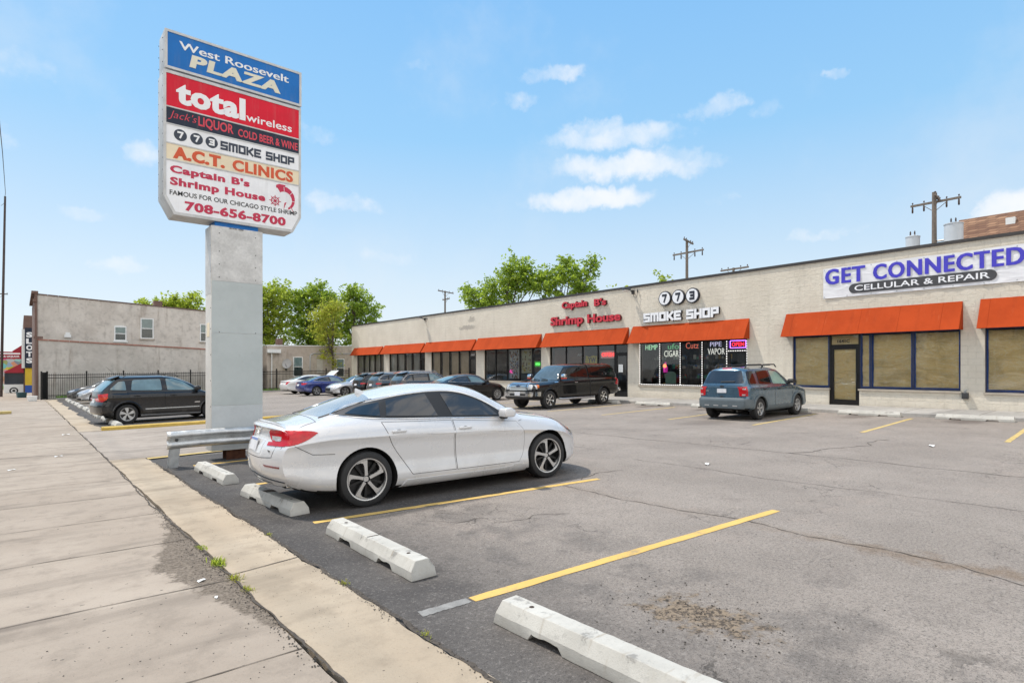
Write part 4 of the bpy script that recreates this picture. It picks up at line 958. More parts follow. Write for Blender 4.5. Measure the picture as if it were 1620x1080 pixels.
# ================================================================ WHEEL STOPS
m_stop, t, p = newmat("wheel_stop_concrete"); co = t.add('ShaderNodeTexCoord').outputs['Object']
n = t.noise(co, 3, 6, .65); f = t.noise(co, 90, 3, .6); P3 = t.add('ShaderNodeNewGeometry').outputs['Position']
c = t.mix(t.rng(n, .3, .7), (.40, .385, .35), (.50, .485, .445)); c = t.mix(t.math('MULTIPLY', t.rng(f, .60, .70), .5), c, (.30, .29, .26))
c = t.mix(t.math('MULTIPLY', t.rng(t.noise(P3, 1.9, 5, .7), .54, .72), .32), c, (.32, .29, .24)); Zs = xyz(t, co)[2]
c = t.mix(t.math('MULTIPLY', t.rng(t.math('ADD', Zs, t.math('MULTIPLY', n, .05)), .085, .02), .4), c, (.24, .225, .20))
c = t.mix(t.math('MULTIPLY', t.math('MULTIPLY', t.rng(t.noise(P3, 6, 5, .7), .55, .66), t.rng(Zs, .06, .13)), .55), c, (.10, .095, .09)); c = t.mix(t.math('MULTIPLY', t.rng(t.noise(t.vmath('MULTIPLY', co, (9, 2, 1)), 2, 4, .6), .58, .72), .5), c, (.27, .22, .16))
t.link(c, p.inputs['Base Color']); p.inputs['Roughness'].default_value = .85; setb(t, p, t.math('ADD', f, t.math('MULTIPLY', n, 1.5)), .3, .008)
m_hole = M("pin_hole", (.04, .025, .018), .9, var=.4)
m_mend = M("stain_brown", (.10, .075, .055), .9, var=.5, vs=12, bump=.4)
def stop_mesh(seed, L=1.83, broken=False):
    r = random.Random(seed); h = L/2; st = []
    nt = [(-h+.34, -h+.64), (h-.64, h-.34)] if not broken else [(-h+.22, -h+.52), (h-.62, h-.30)]
    xs_ = sorted(set([-h, h] + list(np.linspace(-h, h, 26).round(3))))
    pts = []
    for x in xs_:
        if any(a-.02 < x < b+.02 for a, b in nt): continue
        pts.append((x, 0))
    for a, b in nt: pts += [(a, 0), (a+.035, .045), (b-.035, .045), (b, 0)] + [(x, .045+r.uniform(-.006, .006)) for x in np.linspace(a+.06, b-.06, 5)]
    pts.sort(); vs = []
    for k, (x, zb) in enumerate(pts):
        e = max(0, 1-(h-abs(x))/.045); j = lambda s=.0014: r.uniform(-s, s)*(3.0 if r.random() < .06 else 1)
        xx = x - math.copysign(0, x)
        for (y, z) in ((-.118, zb), (-.112, .072), (-.062, .150), (.062, .150), (.112, .072), (.118, zb)):
            inset = .038*(z/.15) if k in (0, len(pts)-1) else 0
            vs.append((xx-math.copysign(inset, x)+j(), y+j(), (z if z > .06 else zb)+j(.0012)))
    n = len(pts); fs = []
    for k in range(n-1):
        for m_ in range(6): fs.append((k*6+m_, k*6+(m_+1) % 6, (k+1)*6+(m_+1) % 6, (k+1)*6+m_))
    fs.append(tuple(range(6))); fs.append(tuple(range((n-1)*6, n*6)))
    return MB().add(vs, [f[::-1] for f in fs])
def stop(label, x, y, rz=0.0, seed=1, L=1.83, mend=None, group="wheel stops along the pavement"):
    o = thing("wheel_stop", label, "wheel stop", (x, y, gz(x, y)+.003), 0, group); o.rotation_euler = slope_rot(x, y, R_(90)+rz)
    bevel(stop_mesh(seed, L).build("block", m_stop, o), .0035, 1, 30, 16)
    for s in (-1, 1):
        g = MB(); g.lathe([(0, .1515), (.016, .1515), (.018, .150), (.016, .147)], 10, (s*(L/2-.26), 0, 0)); g.build("pin_hole", m_hole, o)
    if mend is not None:
        g = MB(); w_ = mend[1]
        for (ya, za, yb, zb) in ((-.114, .012, -.1145, .0725), (-.1145, .0725, -.0635, .1525), (-.0635, .1525, .0635, .1525)):
            g.quad((mend[0]-w_, ya-.002, za), (mend[0]+w_*.8, ya-.002, za), (mend[0]+w_*1.1, yb-.001, zb), (mend[0]-w_*.7, yb-.001, zb))
        g.build("stain_band", m_mend, o, recalc=False)
    return o
stop("nearest concrete wheel stop, cut by the bottom edge of the photo", 2.555, 2.13, R_(1.0), 1)
stop("cracked concrete wheel stop between the two front yellow lines", 2.54, 4.97, R_(-1.5), 2, mend=(0.02, .008))
stop("concrete wheel stop with a brown stained band behind the white sedan", 2.50, 7.72, R_(3.0), 3, L=1.72, mend=(.10, .085))
stop("clean concrete wheel stop beside the guardrail post", 2.46, 10.42, R_(0.5), 4)
FS = [23.15, 25.9, 28.6, 31.4, 34.2, 37.0, 39.8, 42.6, 45.4, 48.2]
ORD = ["first wheel stop past the driveway, by the dark wagon's rear wheel", "second wheel stop past the driveway, just behind the dark wagon", "third wheel stop past the driveway in the far row", "fourth wheel stop past the driveway in the far row", "fifth wheel stop past the driveway in the far row",
       "sixth wheel stop past the driveway in the far row", "seventh wheel stop past the driveway in the far row", "eighth wheel stop past the driveway in the far row", "ninth wheel stop past the driveway in the far row", "last wheel stop of the far row, nearest the grass"]
fs0 = stop(ORD[0], 2.45, FS[0], 0, 11, group="far row of wheel stops past the driveway")
for i in range(1, len(FS)): dup(fs0, (2.45+.02*math.sin(i*2.2), FS[i], gz(2.45, FS[i])+.003), label=ORD[i])
sh = [(-1.2, None), (1.15, "wheel stop by the shop kerb nearest the right edge of the photo"), (4.05, "wheel stop by the shop kerb in front of the two wide papered windows"), (6.75, "wheel stop by the shop kerb in front of the papered shop's door"), (9.5, "wheel stop under the nose of the blue grey SUV"), (12.3, "wheel stop by the shop kerb just left of the blue grey SUV"), (15.1, "wheel stop by the shop kerb near the shrimp house door"), (17.9, "wheel stop behind the black pickup's rear wheels")]
for y, lb in sh:
    if lb: dup(fs0, (20.85+.03*y*.1, y, gz(20.85, y)+.003), label=lb, group="wheel stops along the shop kerb")

# ================================================================ GUARDRAIL
gr = thing("guardrail", "short dented galvanised guardrail on posts in front of the sign column", "guardrail", (2.03, 11.9, gz(2.03, 11.9)))
prof = [(-.005, -.155), (-.02, -.150), (-.075, -.115), (-.085, -.085), (-.075, -.05), (-.012, -.02), (0, 0), (-.012, .02), (-.075, .05), (-.085, .085), (-.075, .115), (-.02, .150), (-.005, .155)]
vs = []; n = 40
for i in range(n+1):
    x = -.02+2.9*i/n
    for (a, b_) in prof: vs.append((x, a+.012*math.sin(x*3.1)+.006*math.sin(x*9), .505+b_+.012*math.sin(x*1.7)))
L = len(prof); g = MB().add(vs, [(i*L+k, i*L+k+1, (i+1)*L+k+1, (i+1)*L+k) for i in range(n) for k in range(L-1)])
o = g.build("rail", M("galvanised_rail", (.52, .53, .53), .40, metal=.7, var=.35, vs=5, bump=.12, bs=14, rvar=.14), gr, smooth=50, recalc=False)
sd = o.modifiers.new("solid", 'SOLIDIFY'); sd.thickness = .004
for x in (.12, 2.5):
    g = MB(); g.box(x-.01, x+.01, .02, .17, -.05, .62); g.box(x-.075, x+.075, .012, .022, -.05, .62); g.box(x-.075, x+.075, .168, .178, -.05, .62)
    po = g.build("post", m_galv, gr)
    for vtx in po.data.vertices: vtx.co.x += (vtx.co.z-.3)*.10
g = MB()
for x in (.14, 2.5): g.lathe([(0, -.045), (.018, -.04), (.028, -.012)], 8, (x, 0, .505), 'y')
g.build("bolts", m_dgrey, gr)

# ================================================================ STUCCO BUILDING AND NEIGHBOURS
def stucco(name, a, b, stain):
    m, t, p = newmat(name); co = t.add('ShaderNodeTexCoord').outputs['Object']
    n1 = t.noise(co, .45, 6, .62); n2 = t.noise(co, 2.6, 6, .7); n3 = t.noise(co, 22, 4, .7); Z = xyz(t, co)[2]
    st = t.noise(t.vmath('MULTIPLY', co, (1.5, 1.5, .16)), 1.2, 6, .68)
    c = t.mix(t.rng(n1, .32, .68), a, b); c = t.mix(t.math('MULTIPLY', t.rng(n2, .46, .68), .55), c, tuple(x*.62 for x in a))
    c = t.mix(t.math('MULTIPLY', t.rng(st, .54, .72), .6), c, stain); c = t.mix(t.math('MULTIPLY', t.rng(n3, .58, .7), .3), c, tuple(x*.5 for x in a))
    c = t.mix(t.math('MULTIPLY', t.rng(t.noise(co, 1.3, 5, .65), .56, .66), .35), c, tuple(min(1, x*1.25) for x in b))
    t.link(c, p.inputs['Base Color']); p.inputs['Roughness'].default_value = .92; setb(t, p, t.math('ADD', n2, t.math('MULTIPLY', n3, .4)), .6, .04); return m
m_st1 = stucco("old_stucco", (.50, .455, .405), (.62, .575, .52), (.28, .225, .18)); m_st2 = stucco("grey_stucco", (.47, .44, .40), (.59, .555, .51), (.26, .22, .18)); m_st3 = stucco("tan_stucco", (.42, .36, .31), (.50, .44, .38), (.27, .22, .17))
def brick(name, a, b, mo=(.25, .22, .2), sc=1.0):
    m, t, p = newmat(name); co = t.add('ShaderNodeTexCoord').outputs['Object']; X3, Y3, Z3 = xyz(t, co)
    cm = t.add('ShaderNodeCombineXYZ'); t.link(t.math('ADD', X3, Y3), cm.inputs[0]); t.link(Z3, cm.inputs[1])
    br = t.add('ShaderNodeTexBrick'); t.link(cm.outputs[0], br.inputs['Vector']); br.inputs['Scale'].default_value = sc; br.inputs['Brick Width'].default_value = .21; br.inputs['Row Height'].default_value = .075; br.inputs['Mortar Size'].default_value = .008
    br.inputs['Color1'].default_value = (*a, 1); br.inputs['Color2'].default_value = (*b, 1); br.inputs['Mortar'].default_value = (*mo, 1)
    t.link(t.mix(t.math('MULTIPLY', t.noise(co, 1.5, 5), .5), br.outputs[0], tuple(x*.5 for x in a)), p.inputs['Base Color']); p.inputs['Roughness'].default_value = .9; setb(t, p, br.outputs['Fac'], -.3, .01); return m
m_brick = brick("dark_red_brick", (.15, .075, .055), (.19, .10, .075)); m_tile = M("clay_coping", (.30, .14, .10), .8, var=.35, vs=3)
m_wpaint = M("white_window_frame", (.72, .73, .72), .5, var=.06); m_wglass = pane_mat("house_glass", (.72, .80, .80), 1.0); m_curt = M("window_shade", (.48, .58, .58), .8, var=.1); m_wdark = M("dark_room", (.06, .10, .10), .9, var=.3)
GZ2 = gz(1, 52)
def sash(parent, x0, x1, z0, z1, yf, arch=False, shade=.0):
    """sash window set in a wall facing -y at yf"""
    g = MB(); f_ = .075
    g.box(x0, x0+f_, yf-.05, yf+.03, z0, z1); g.box(x1-f_, x1, yf-.05, yf+.03, z0, z1); g.box(x0+f_, x1-f_, yf-.05, yf+.03, z1-f_, z1); g.box(x0+f_, x1-f_, yf-.05, yf+.03, z0, z0+f_)
    zm = (z0+z1)/2; g.box(x0+f_, x1-f_, yf-.035, yf+.02, zm-.03, zm+.03)
    if arch:
        xc, rx = (x0+x1)/2, (x1-x0)/2; pts = [(xc+rx*math.cos(a), z1-.001+.07*math.sin(a)) for a in np.linspace(0, math.pi, 13)]; g.prism(pts, (0, yf-.05, 0), (1, 0, 0), (0, 0, 1), (0, 1, 0), 0, .06)
    wn = g.build("window", m_wpaint, parent)
    g = MB(); g.quad((x0+f_, yf-.02, z0+f_), (x1-f_, yf-.02, z0+f_), (x1-f_, yf-.02, zm-.03), (x0+f_, yf-.02, zm-.03)); g.quad((x0+f_, yf-.028, zm+.03), (x1-f_, yf-.028, zm+.03), (x1-f_, yf-.028, z1-f_), (x0+f_, yf-.028, z1-f_)); g.build("pane", m_wglass, wn, recalc=False)
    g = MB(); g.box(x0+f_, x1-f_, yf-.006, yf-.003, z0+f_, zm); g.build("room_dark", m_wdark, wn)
    g = MB(); g.box(x0+f_, x1-f_, yf-.008, yf-.0035, zm, z1-f_); g.build("shade", m_curt, wn)
    g = MB(); g.box(x0-.08, x1+.08, yf-.12, yf-.051, z0-.10, z0-.002); g.build("sill", m_sill if not arch else m_wpaint, wn)
st = thing("stucco_building", "old two storey grey stucco building with a lower extension along the iron fence", "building", (1.05, 53.0, GZ2))
def S(x, y, z): return (x-1.05, y-53.0, z-GZ2)
class SB(MB):
    def add(s, vs, fs): return MB.add(s, [S(*p) for p in vs], fs)
EY, UY = 53.0, 54.2
b = SB(); b.prism([(1.05, -1), (13.6, -1), (13.6, 3.22), (1.05, 3.74)], (0, EY, 0), (1, 0, 0), (0, 0, 1), (0, 1, 0), 0, UY-EY-.002); b.build("extension_wall", m_st2, st)
b = SB(); b.prism([(1.02, -1), (16.2, -1), (16.2, 6.36), (1.02, 7.08)], (0, UY, 0), (1, 0, 0), (0, 0, 1), (0, 1, 0), 0, 11); b.build("wall", m_st1, st)
b = SB()
for i in range(21):
    x0, x1 = 1.0+i*.605, 1.0+i*.605+.58; z0, z1 = 3.745-(x0-1.05)*.0414, 3.745-(x1-1.05)*.0414
    b.add([(x0, EY-.06, z0), (x1, EY-.06, z1), (x1, EY+.16, z1), (x0, EY+.16, z0), (x0, EY-.03, z0+.10), (x1, EY-.03, z1+.10), (x1, EY+.13, z1+.10), (x0, EY+.13, z0+.10)], [(0,3,2,1),(4,5,6,7),(0,1,5,4),(1,2,6,5),(2,3,7,6),(3,0,4,7)])
b.build("coping_tiles", m_tile, st)
b = SB()
for i in range(25):
    x0, x1 = 1.0+i*.61, 1.0+i*.61+.59; z0, z1 = 7.085-(x0-1.02)*.0474, 7.085-(x1-1.02)*.0474
    b.add([(x0, UY-.05, z0), (x1, UY-.05, z1), (x1, UY+.2, z1), (x0, UY+.2, z0), (x0, UY-.02, z0+.09), (x1, UY-.02, z1+.09), (x1, UY+.17, z1+.09), (x0, UY+.17, z0+.09)], [(0,3,2,1),(4,5,6,7),(0,1,5,4),(1,2,6,5),(2,3,7,6),(3,0,4,7)])
b.build("coping_tiles", M("dark_coping", (.13, .085, .07), .85, var=.3), st)
b = SB(); b.box(.86, 1.018, UY-.06, UY+.5, -1, 7.15); b.box(.86, 1.018, UY+.5, UY+11, -1, 7.0); b.build("brick_front", m_brick, st)
b = SB(); b.box(.68, 1.06, UY-.10, UY+11, 7.152, 7.34); b.box(.76, 1.01, UY-.12, UY+.6, 6.55, 6.75); b.build("cornice", m_brick, st)
b = SB(); b.box(.90, 1.049, EY-.02, UY-.062, -1, 3.86); b.box(.78, 1.3, EY-.06, EY+.25, 3.862, 4.02); b.build("brick_pier", m_brick, st)
b = SB(); b.box(2.55, 2.95, UY-.30, UY-.06, 4.05, 4.25); b.box(2.62, 2.88, UY-.28, UY-.08, 4.25, 4.42); b.build("roof_bracket", m_wpaint, st)
b = SB(); b.box(8.35, 8.95, UY+.5, UY+1.1, 6.6, 7.25); b.build("chimney", m_brick, st)
sash(st, 5.62-1.05, 6.42-1.05, 3.90-GZ2, 5.02-GZ2, UY-EY, arch=True)
sash(st, 7.35-1.05, 8.25-1.05, 4.12-GZ2, 5.75-GZ2, UY-EY); sash(st, 11.6-1.05, 12.5-1.05, 4.0-GZ2, 5.50-GZ2, UY-EY)
lw = thing("low_building", "low tan stucco building with two sash windows behind the fence near the shops", "building", (17.2, 54.6, gz(17, 54)))
lz = gz(17, 54); g = MB(); g.prism([(0, -.6), (8.6, -.6), (8.6, 3.93-lz), (0, 3.80-lz)], (0, 0, 0), (1, 0, 0), (0, 0, 1), (0, 1, 0), 0, 9); g.build("wall", m_st3, lw)
g = MB(); g.prism([(-.05, 3.802-lz), (8.6, 3.932-lz), (8.6, 4.02-lz), (-.05, 3.89-lz)], (0, -.06, 0), (1, 0, 0), (0, 0, 1), (0, 1, 0), 0, .3); g.build("coping", m_wpaint, lw)
sash(lw, 2.35, 3.25, .62-lz+.35, 2.85-lz, 0); sash(lw, 6.55, 7.4, .9-lz, 2.72-lz, 0)
g = MB(); g.box(4.62, 5.2, -.03, .0, 1.55, 2.9); g.build("blocked_window", m_st2, lw)
g = MB(); g.tube([(3.95, -.05, 1.7), (3.95, -.05, 3.2), (4.05, -.05, 3.38), (4.3, -.05, 3.46), (8.5, -.05, 3.5)], .045, 8); g.build("conduit", m_galv, lw, smooth=50)
g = MB(); g.box(-.02, 1.1, -.45, -.01, 3.45, 3.78); g.build("eave_box", m_wpaint, lw); g = MB(); g.tube([(.35, -.2, -.1), (.35, -.2, 3.44)], .05, 8); g.build("downpipe", m_wpaint, lw, smooth=50)
g = MB(); g.box(1.0, 1.5, .3, .8, 3.9-lz, 4.5-lz); g.build("chimney", m_brick, lw)
ds = thing("satellite_dish", "grey satellite dish fixed to the low tan building", "satellite dish", (18.9, 54.3, lz+2.35))
dn = Vector((-.55, -.75, .35)).normalized(); du = dn.cross(Vector((0, 0, 1))).normalized(); dv = du.cross(dn)
vs = []; fs = []
for i in range(6):
    for k in range(20):
        r_ = .42*i/5; a = k*math.pi/10; vs.append(Vector((0, 0, .1))+du*(r_*math.cos(a))+dv*(r_*math.sin(a)*1.15)+dn*(r_*r_*.55))
for i in range(5):
    for k in range(20): fs.append((i*20+k, i*20+(k+1) % 20, (i+1)*20+(k+1) % 20, (i+1)*20+k))
o = MB().add(vs, fs).build("dish", M("dish_grey", (.36, .35, .34), .6, var=.15), ds, smooth=60, recalc=False)
g = MB(); g.tube([(0, .25, -.35), (0, .12, -.1), tuple(dn*-.02+Vector((0, 0, .1)))], .03, 8); g.tube([(0, .05, -.28), tuple(dn*.5+Vector((0, 0, -.1)))], .02, 6); g.box(-.08, .08, .2, .3, -.5, -.25); g.build("bracket", m_dgrey, ds, smooth=40)
# far shop with the vertical SLOTS sign
zs = gz(0, 75)
sl = thing("corner_shop", "distant brick shop with red awnings and yellow and blue side wall", "shop building", (.36, 75, zs))
g = MB(); g.box(0, 9, .3, 20, -.5, 7.7); g.build("wall", m_brick, sl)
g = MB(); g.box(-.16, .10, .0, .298, 2.45, 6.3); g.build("pilaster", m_wpaint, sl)
g = MB(); g.box(0.1, 1.4, -.06, -.002, .75, 2.45); g.build("yellow_panel", M("yellow_wall_paint", (.62, .42, .03), .7, var=.1), sl)
g = MB(); g.box(0.1, 1.4, -.06, -.002, -.5, .748); g.build("blue_panel", M("blue_wall_paint", (.03, .09, .36), .7, var=.1), sl)
m_rawn = M("red_awning", (.33, .015, .03), .7, var=.15)
for z0, z1, pr, y0 in ((4.15, 4.85, .85, .6), (2.1, 3.05, 1.45, .2)):
    g = MB(); g.prism([(0, z1), (-pr, z0), (-pr, z0-.12), (0, z0-.12)], (0, y0, 0), (1, 0, 0), (0, 0, 1), (0, 1, 0), 0, 8); g.build("awning", m_rawn, sl)
g = MB(); g.box(-1.45, -.02, .6, 10, .85, 1.95); g.build("shop_window", m_paned if False else M("dark_shop_glass", (.02, .03, .045), .1, var=.2), sl)
g = MB(); g.box(-1.5, -.02, .55, 10, -.3, .84); g.build("stall_riser", m_wpaint, sl)
g = MB()
for r0, r1 in ((.34, .22), (.12, .0)):
    n = 20
    for k in range(n):
        a, a2 = 2*math.pi*k/n, 2*math.pi*(k+1)/n; g.add([(-.75+r0*math.cos(a), .54, .22+r0*math.sin(a)), (-.75+r0*math.cos(a2), .54, .22+r0*math.sin(a2)), (-.75+r1*math.cos(a2), .54, .22+r1*math.sin(a2)), (-.75+r1*math.cos(a), .54, .22+r1*math.sin(a))], [(0, 1, 2, 3)])
g.build("painted_wheel", m_black, sl)
ss = thing("slots_sign", "black vertical sign reading SLOTS in white on the distant shop", "sign", (1.1, 74.9, zs+2.5))
g = MB(); g.box(-.66, .05, -.10, .03, 0, 3.95); g.build("board", f_blk, ss)
g = MB()
for i, ch in enumerate("SLOTS"): put_text(g, ch, (-.56, -.105, 3.0-i*.64), (1, 0, 0), (0, 0, 1), (0, -1, 0), .5, .52, .01, .05)
g.build("lettering", i_wht, ss)
rs = thing("shop_sign", "red projecting sign with white lettering hung over the far pavement", "sign", (-.9, 75.6, zs+3.35))
g = MB(); g.box(-1.15, 1.1, -.1, .1, 0, .72); g.build("board", m_rawn, rs); g = MB(); put_text(g, "FOOD & LIQUOR", (-1.05, -.105, .12), (1, 0, 0), (0, 0, 1), (0, -1, 0), 2.0, .24, .01, .03); g.box(-1.05, 1.0, -.108, -.101, .46, .60); g.build("lettering", i_wht, rs)
mu, t, p = newmat("mural_paint"); co = t.add('ShaderNodeTexCoord').outputs['Object']; vo = t.add('ShaderNodeTexVoronoi'); vo.inputs['Scale'].default_value = 1.6; t.link(co, vo.inputs['Vector'])
t.link(t.mix(.35, vo.outputs['Color'], (.55, .42, .10)), p.inputs['Base Color']); p.inputs['Roughness'].default_value = .8
mw = thing("painted_wall", "distant wall covered with a multicoloured mural beyond the red awnings", "mural wall", (-1.0, 97, gz(0, 97)))
g = MB(); g.box(-4, 1.8, 0, .4, -.3, 4.2); g.build("wall", mu, mw)

# ================================================================ IRON FENCE
FY_ = 52.2; m_iron = M("black_iron", (.018, .017, .016), .55, metal=.4, var=.3)
fe = thing("iron_fence", "black iron picket fence across the far end of the lot", "fence", (1.5, FY_, gz(1.5, FY_)))
fz = gz(1.5, FY_); x0f, x1f = 1.5, 24.0
g = MB(); x = x0f+.12
while x < x1f:
    z = gz(x, FY_)-fz; g.box(x-x0f-.011, x-x0f+.011, -.011, .011, z+.08, z+1.83); x += .125
g.build("pickets", m_iron, fe)
for zz in (.28, 1.52, 1.72):
    g = MB(); g.tube([(0, 0, gz(x0f, FY_)-fz+zz), (x1f-x0f, 0, gz(x1f, FY_)-fz+zz)], .022, 4); g.build("rail", m_iron, fe)
x = x0f
while x < x1f+.1:
    z = gz(x, FY_)-fz; g = MB(); g.box(x-x0f-.045, x-x0f+.045, -.045, .045, z-.1, z+1.95); g.lathe([(.06, z+1.95), (.06, z+1.97), (0, z+2.01)], 4, (x-x0f, 0, 0)); g.build("post", m_iron, fe); x += 2.25
gt = thing("fence_gate", "narrow dark solid gate panel at the street end of the iron fence", "gate", (1.18, FY_-.6, gz(1.2, FY_)))
g = MB(); g.box(-.05, .05, -.05, .05, -.1, 2.0); g.box(.30, .38, .5, .58, -.1, 2.0); g.build("post", m_iron, gt)
g = MB(); g.prism([(-.04, .05), (.66, .05), (.66, 1.92), (-.04, 1.92)], (0, 0, 0), Vector((.5, .86, 0)), (0, 0, 1), Vector((.86, -.5, 0)), -.01, .01); g.build("panel", m_iron, gt)

# ================================================================ UTILITY POLES, HOUSE BEHIND
m_wood = M("weathered_pole_wood", (.17, .14, .115), .9, var=.3, vs=6, bump=.3, bs=20); m_ins = M("brown_porcelain", (.06, .035, .025), .25, var=.2); m_trf = M("transformer_grey", (.50, .53, .56), .45, var=.08)
def pole(label, x, y, ztop, arms, r=.15, trans=(), lean=0.0, mat=None, zb=None, group="utility poles behind the shops"):
    zb = gz(x, y) if zb is None else zb; o = thing("utility_pole", label, "utility pole", (x, y, zb), 0, group); h = ztop-zb
    g = MB(); g.tube([(0, 0, -.3), (lean*.5, 0, h*.5), (lean, 0, h)], [r, r*.85, r*.68], 10); g.build("pole", mat or m_wood, o, smooth=40)
    for (dx, dy, z, half, hh) in arms:
        g = MB(); z -= zb; d_ = Vector((dx, dy, 0)).normalized(); s_ = Vector((-d_.y, d_.x, 0))
        c_ = Vector((lean*z/h, 0, z)) + s_*(-r*.9)
        cor = [c_+d_*a+s_*b_+Vector((0, 0, e)) for a in (-half, half) for b_ in (-.05, .05) for e in (-.06, .06)]
        g.add(cor, [(0,1,3,2),(4,6,7,5),(0,4,5,1),(2,3,7,6),(0,2,6,4),(1,5,7,3)])
        for s2 in (-1, 1): g.tube([tuple(c_+d_*(half*.55*s2)), (lean, 0, z-.6)], .018, 5)
        am = g.build("crossarm", mat or m_wood, o)
        g = MB()
        for a in (-.92, -.45, .45, .92):
            q = c_+d_*(half*a); g.lathe([(.015, .06), (.015, .10), (.04, .12), (.045, .17), (.025, .20), (0, .21)], 8, tuple(q))
            if hh: g.lathe([(.03, -.06), (.05, -.15), (.05, -.4), (0, -.45)], 7, tuple(q))
        g.build("insulators", m_ins, am, smooth=50)
    for (ty, tx, tz, tr, th) in trans:
        g = MB(); g.lathe([(0, 0), (tr, .02), (tr, th-.05), (tr*1.06, th-.05), (tr*1.06, th), (tr*.5, th+.07), (0, th+.08)], 18, (tx, ty, tz-zb)); tf = g.build("transformer", m_trf, o, smooth=40)
        g = MB()
        for a in (-.1, .12): g.lathe([(.035, th+.06), (.05, th+.12), (.03, th+.18), (.05, th+.22), (.02, th+.34), (0, th+.36)], 8, (tx, ty+a, tz-zb))
        g.tube([(tx, ty, tz-zb+.5), (0, 0, tz-zb+.5)], .05, 6); g.build("bushings", m_ins, tf, smooth=40)
    return o
pole("wooden utility pole with two crossarms behind the smoke shop", 41, 26.4, 12.1, [(1, .25, 11.95, 1.1, False), (.05, 1, 11.1, 1.45, True)], .15)
pole("grey utility pole with transformers beside the brown shingled roof", 41, 9.83, 12.1, [(.05, 1, 11.55, 1.25, True), (1, .1, 11.75, .9, False)], .17, [(1.05, -.1, 8.4, .36, 1.25), (-.95, -.1, 8.7, .45, 1.35)])
pole("short utility pole whose crossarm just clears the parapet left of the banner", 41, 22.4, 9.32, [(.05, 1, 9.25, 1.15, False)], .13)
pole("distant thin utility pole left of the big tree behind the shops", 41, 61.2, 11.55, [(1, .35, 11.4, 1.6, False), (.1, 1, 10.5, .9, False)], .15)
pole("tall dark pole by the kerb at the left edge of the photo", -1.1, 62, 15.6, [], .105, lean=.25, mat=M("dark_pole", (.07, .05, .045), .8, var=.3), zb=-.55, group="poles along the street")
pole("lower dark pole farther down the street at the left edge", -2.0, 100, 12.2, [(1, 0, 11.4, .9, False)], .13, mat=M("dark_pole_far", (.07, .055, .05), .8, var=.3), zb=-.9, group="poles along the street")
hs = thing("house", "house roof of brown shingles rising behind the right end of the shops", "house", (43, 10, gz(24, 10)))
m_shin = brick("brown_shingles", (.15, .072, .042), (.37, .215, .125), (.08, .04, .028), .42)
hz_ = gz(24, 10); g = MB(); g.box(.4, 8.4, -17.6, -.3, -.2, 7.4); g.build("wall", m_brick, hs)
g = MB(); g.add([(0, 0, 7.5), (4.4, 0, 11.32), (8.8, 0, 7.5), (0, -18, 7.5), (4.4, -18, 11.32), (8.8, -18, 7.5), (0, 0, 7.4), (8.8, 0, 7.4), (0, -18, 7.4), (8.8, -18, 7.4)], [(0, 3, 4, 1), (1, 4, 5, 2), (0, 1, 2, 7, 6), (3, 8, 9, 5, 4), (0, 6, 8, 3), (2, 5, 9, 7), (6, 7, 9, 8)])
rf = g.build("roof", m_shin, hs)
g = MB(); g.box(3.3, 3.75, -3.0, -2.55, 10.35, 10.78); g.build("roof_vent", m_wpaint, rf)
wr = thing("power_line", "thin overhead cable crossing the sky at the top left", "cable", (-1.1, 62, 14.2))
g = MB(); pts = [(.0, 0, .6), (.30, -8, -.9), (.50, -17, -2.2), (.58, -30, -3.5), (.60, -38, -4.3), (.55, -50, -5.0), (.5, -62, -4.6), (.5, -74, -3.4)]
g.tube(pts, .014, 5); g.build("strand", m_black, wr, smooth=60)

# ================================================================ TREES
def leafmat(name, a, b, c3):
    m, t, p = newmat(name); g = t.add('ShaderNodeNewGeometry')
    co = t.add('ShaderNodeTexCoord').outputs['Object']; n = t.noise(co, .55, 3)
    c = t.ramp(t.math('ADD', t.math('MULTIPLY', g.outputs['Random Per Island'], .6), t.math('MULTIPLY', n, .45)), [(.15, a), (.5, b), (.9, c3)])
    t.link(c, p.inputs['Base Color']); p.inputs['Roughness'].default_value = .55
    tr = t.add('ShaderNodeBsdfTranslucent'); t.link(t.mix(.6, c, (.50, .62, .07)), tr.inputs[0]); mx = t.add('ShaderNodeMixShader'); mx.inputs[0].default_value = .62
    out = [q for q in t.n if q.type == 'OUTPUT_MATERIAL'][0]; t.link(p.outputs[0], mx.inputs[1]); t.link(tr.outputs[0], mx.inputs[2]); t.link(mx.outputs[0], out.inputs[0]); return m
m_lf = leafmat("leaf_green", (.095, .17, .022), (.185, .29, .036), (.31, .40, .06)); m_lf2 = leafmat("leaf_yellow_green", (.19, .26, .03), (.31, .38, .045), (.44, .45, .07)); m_lf3 = leafmat("leaf_gold", (.21, .22, .03), (.33, .31, .045), (.46, .37, .06))
m_bark = M("bark", (.085, .068, .055), .95, var=.4, vs=5, bump=.5, bs=18)
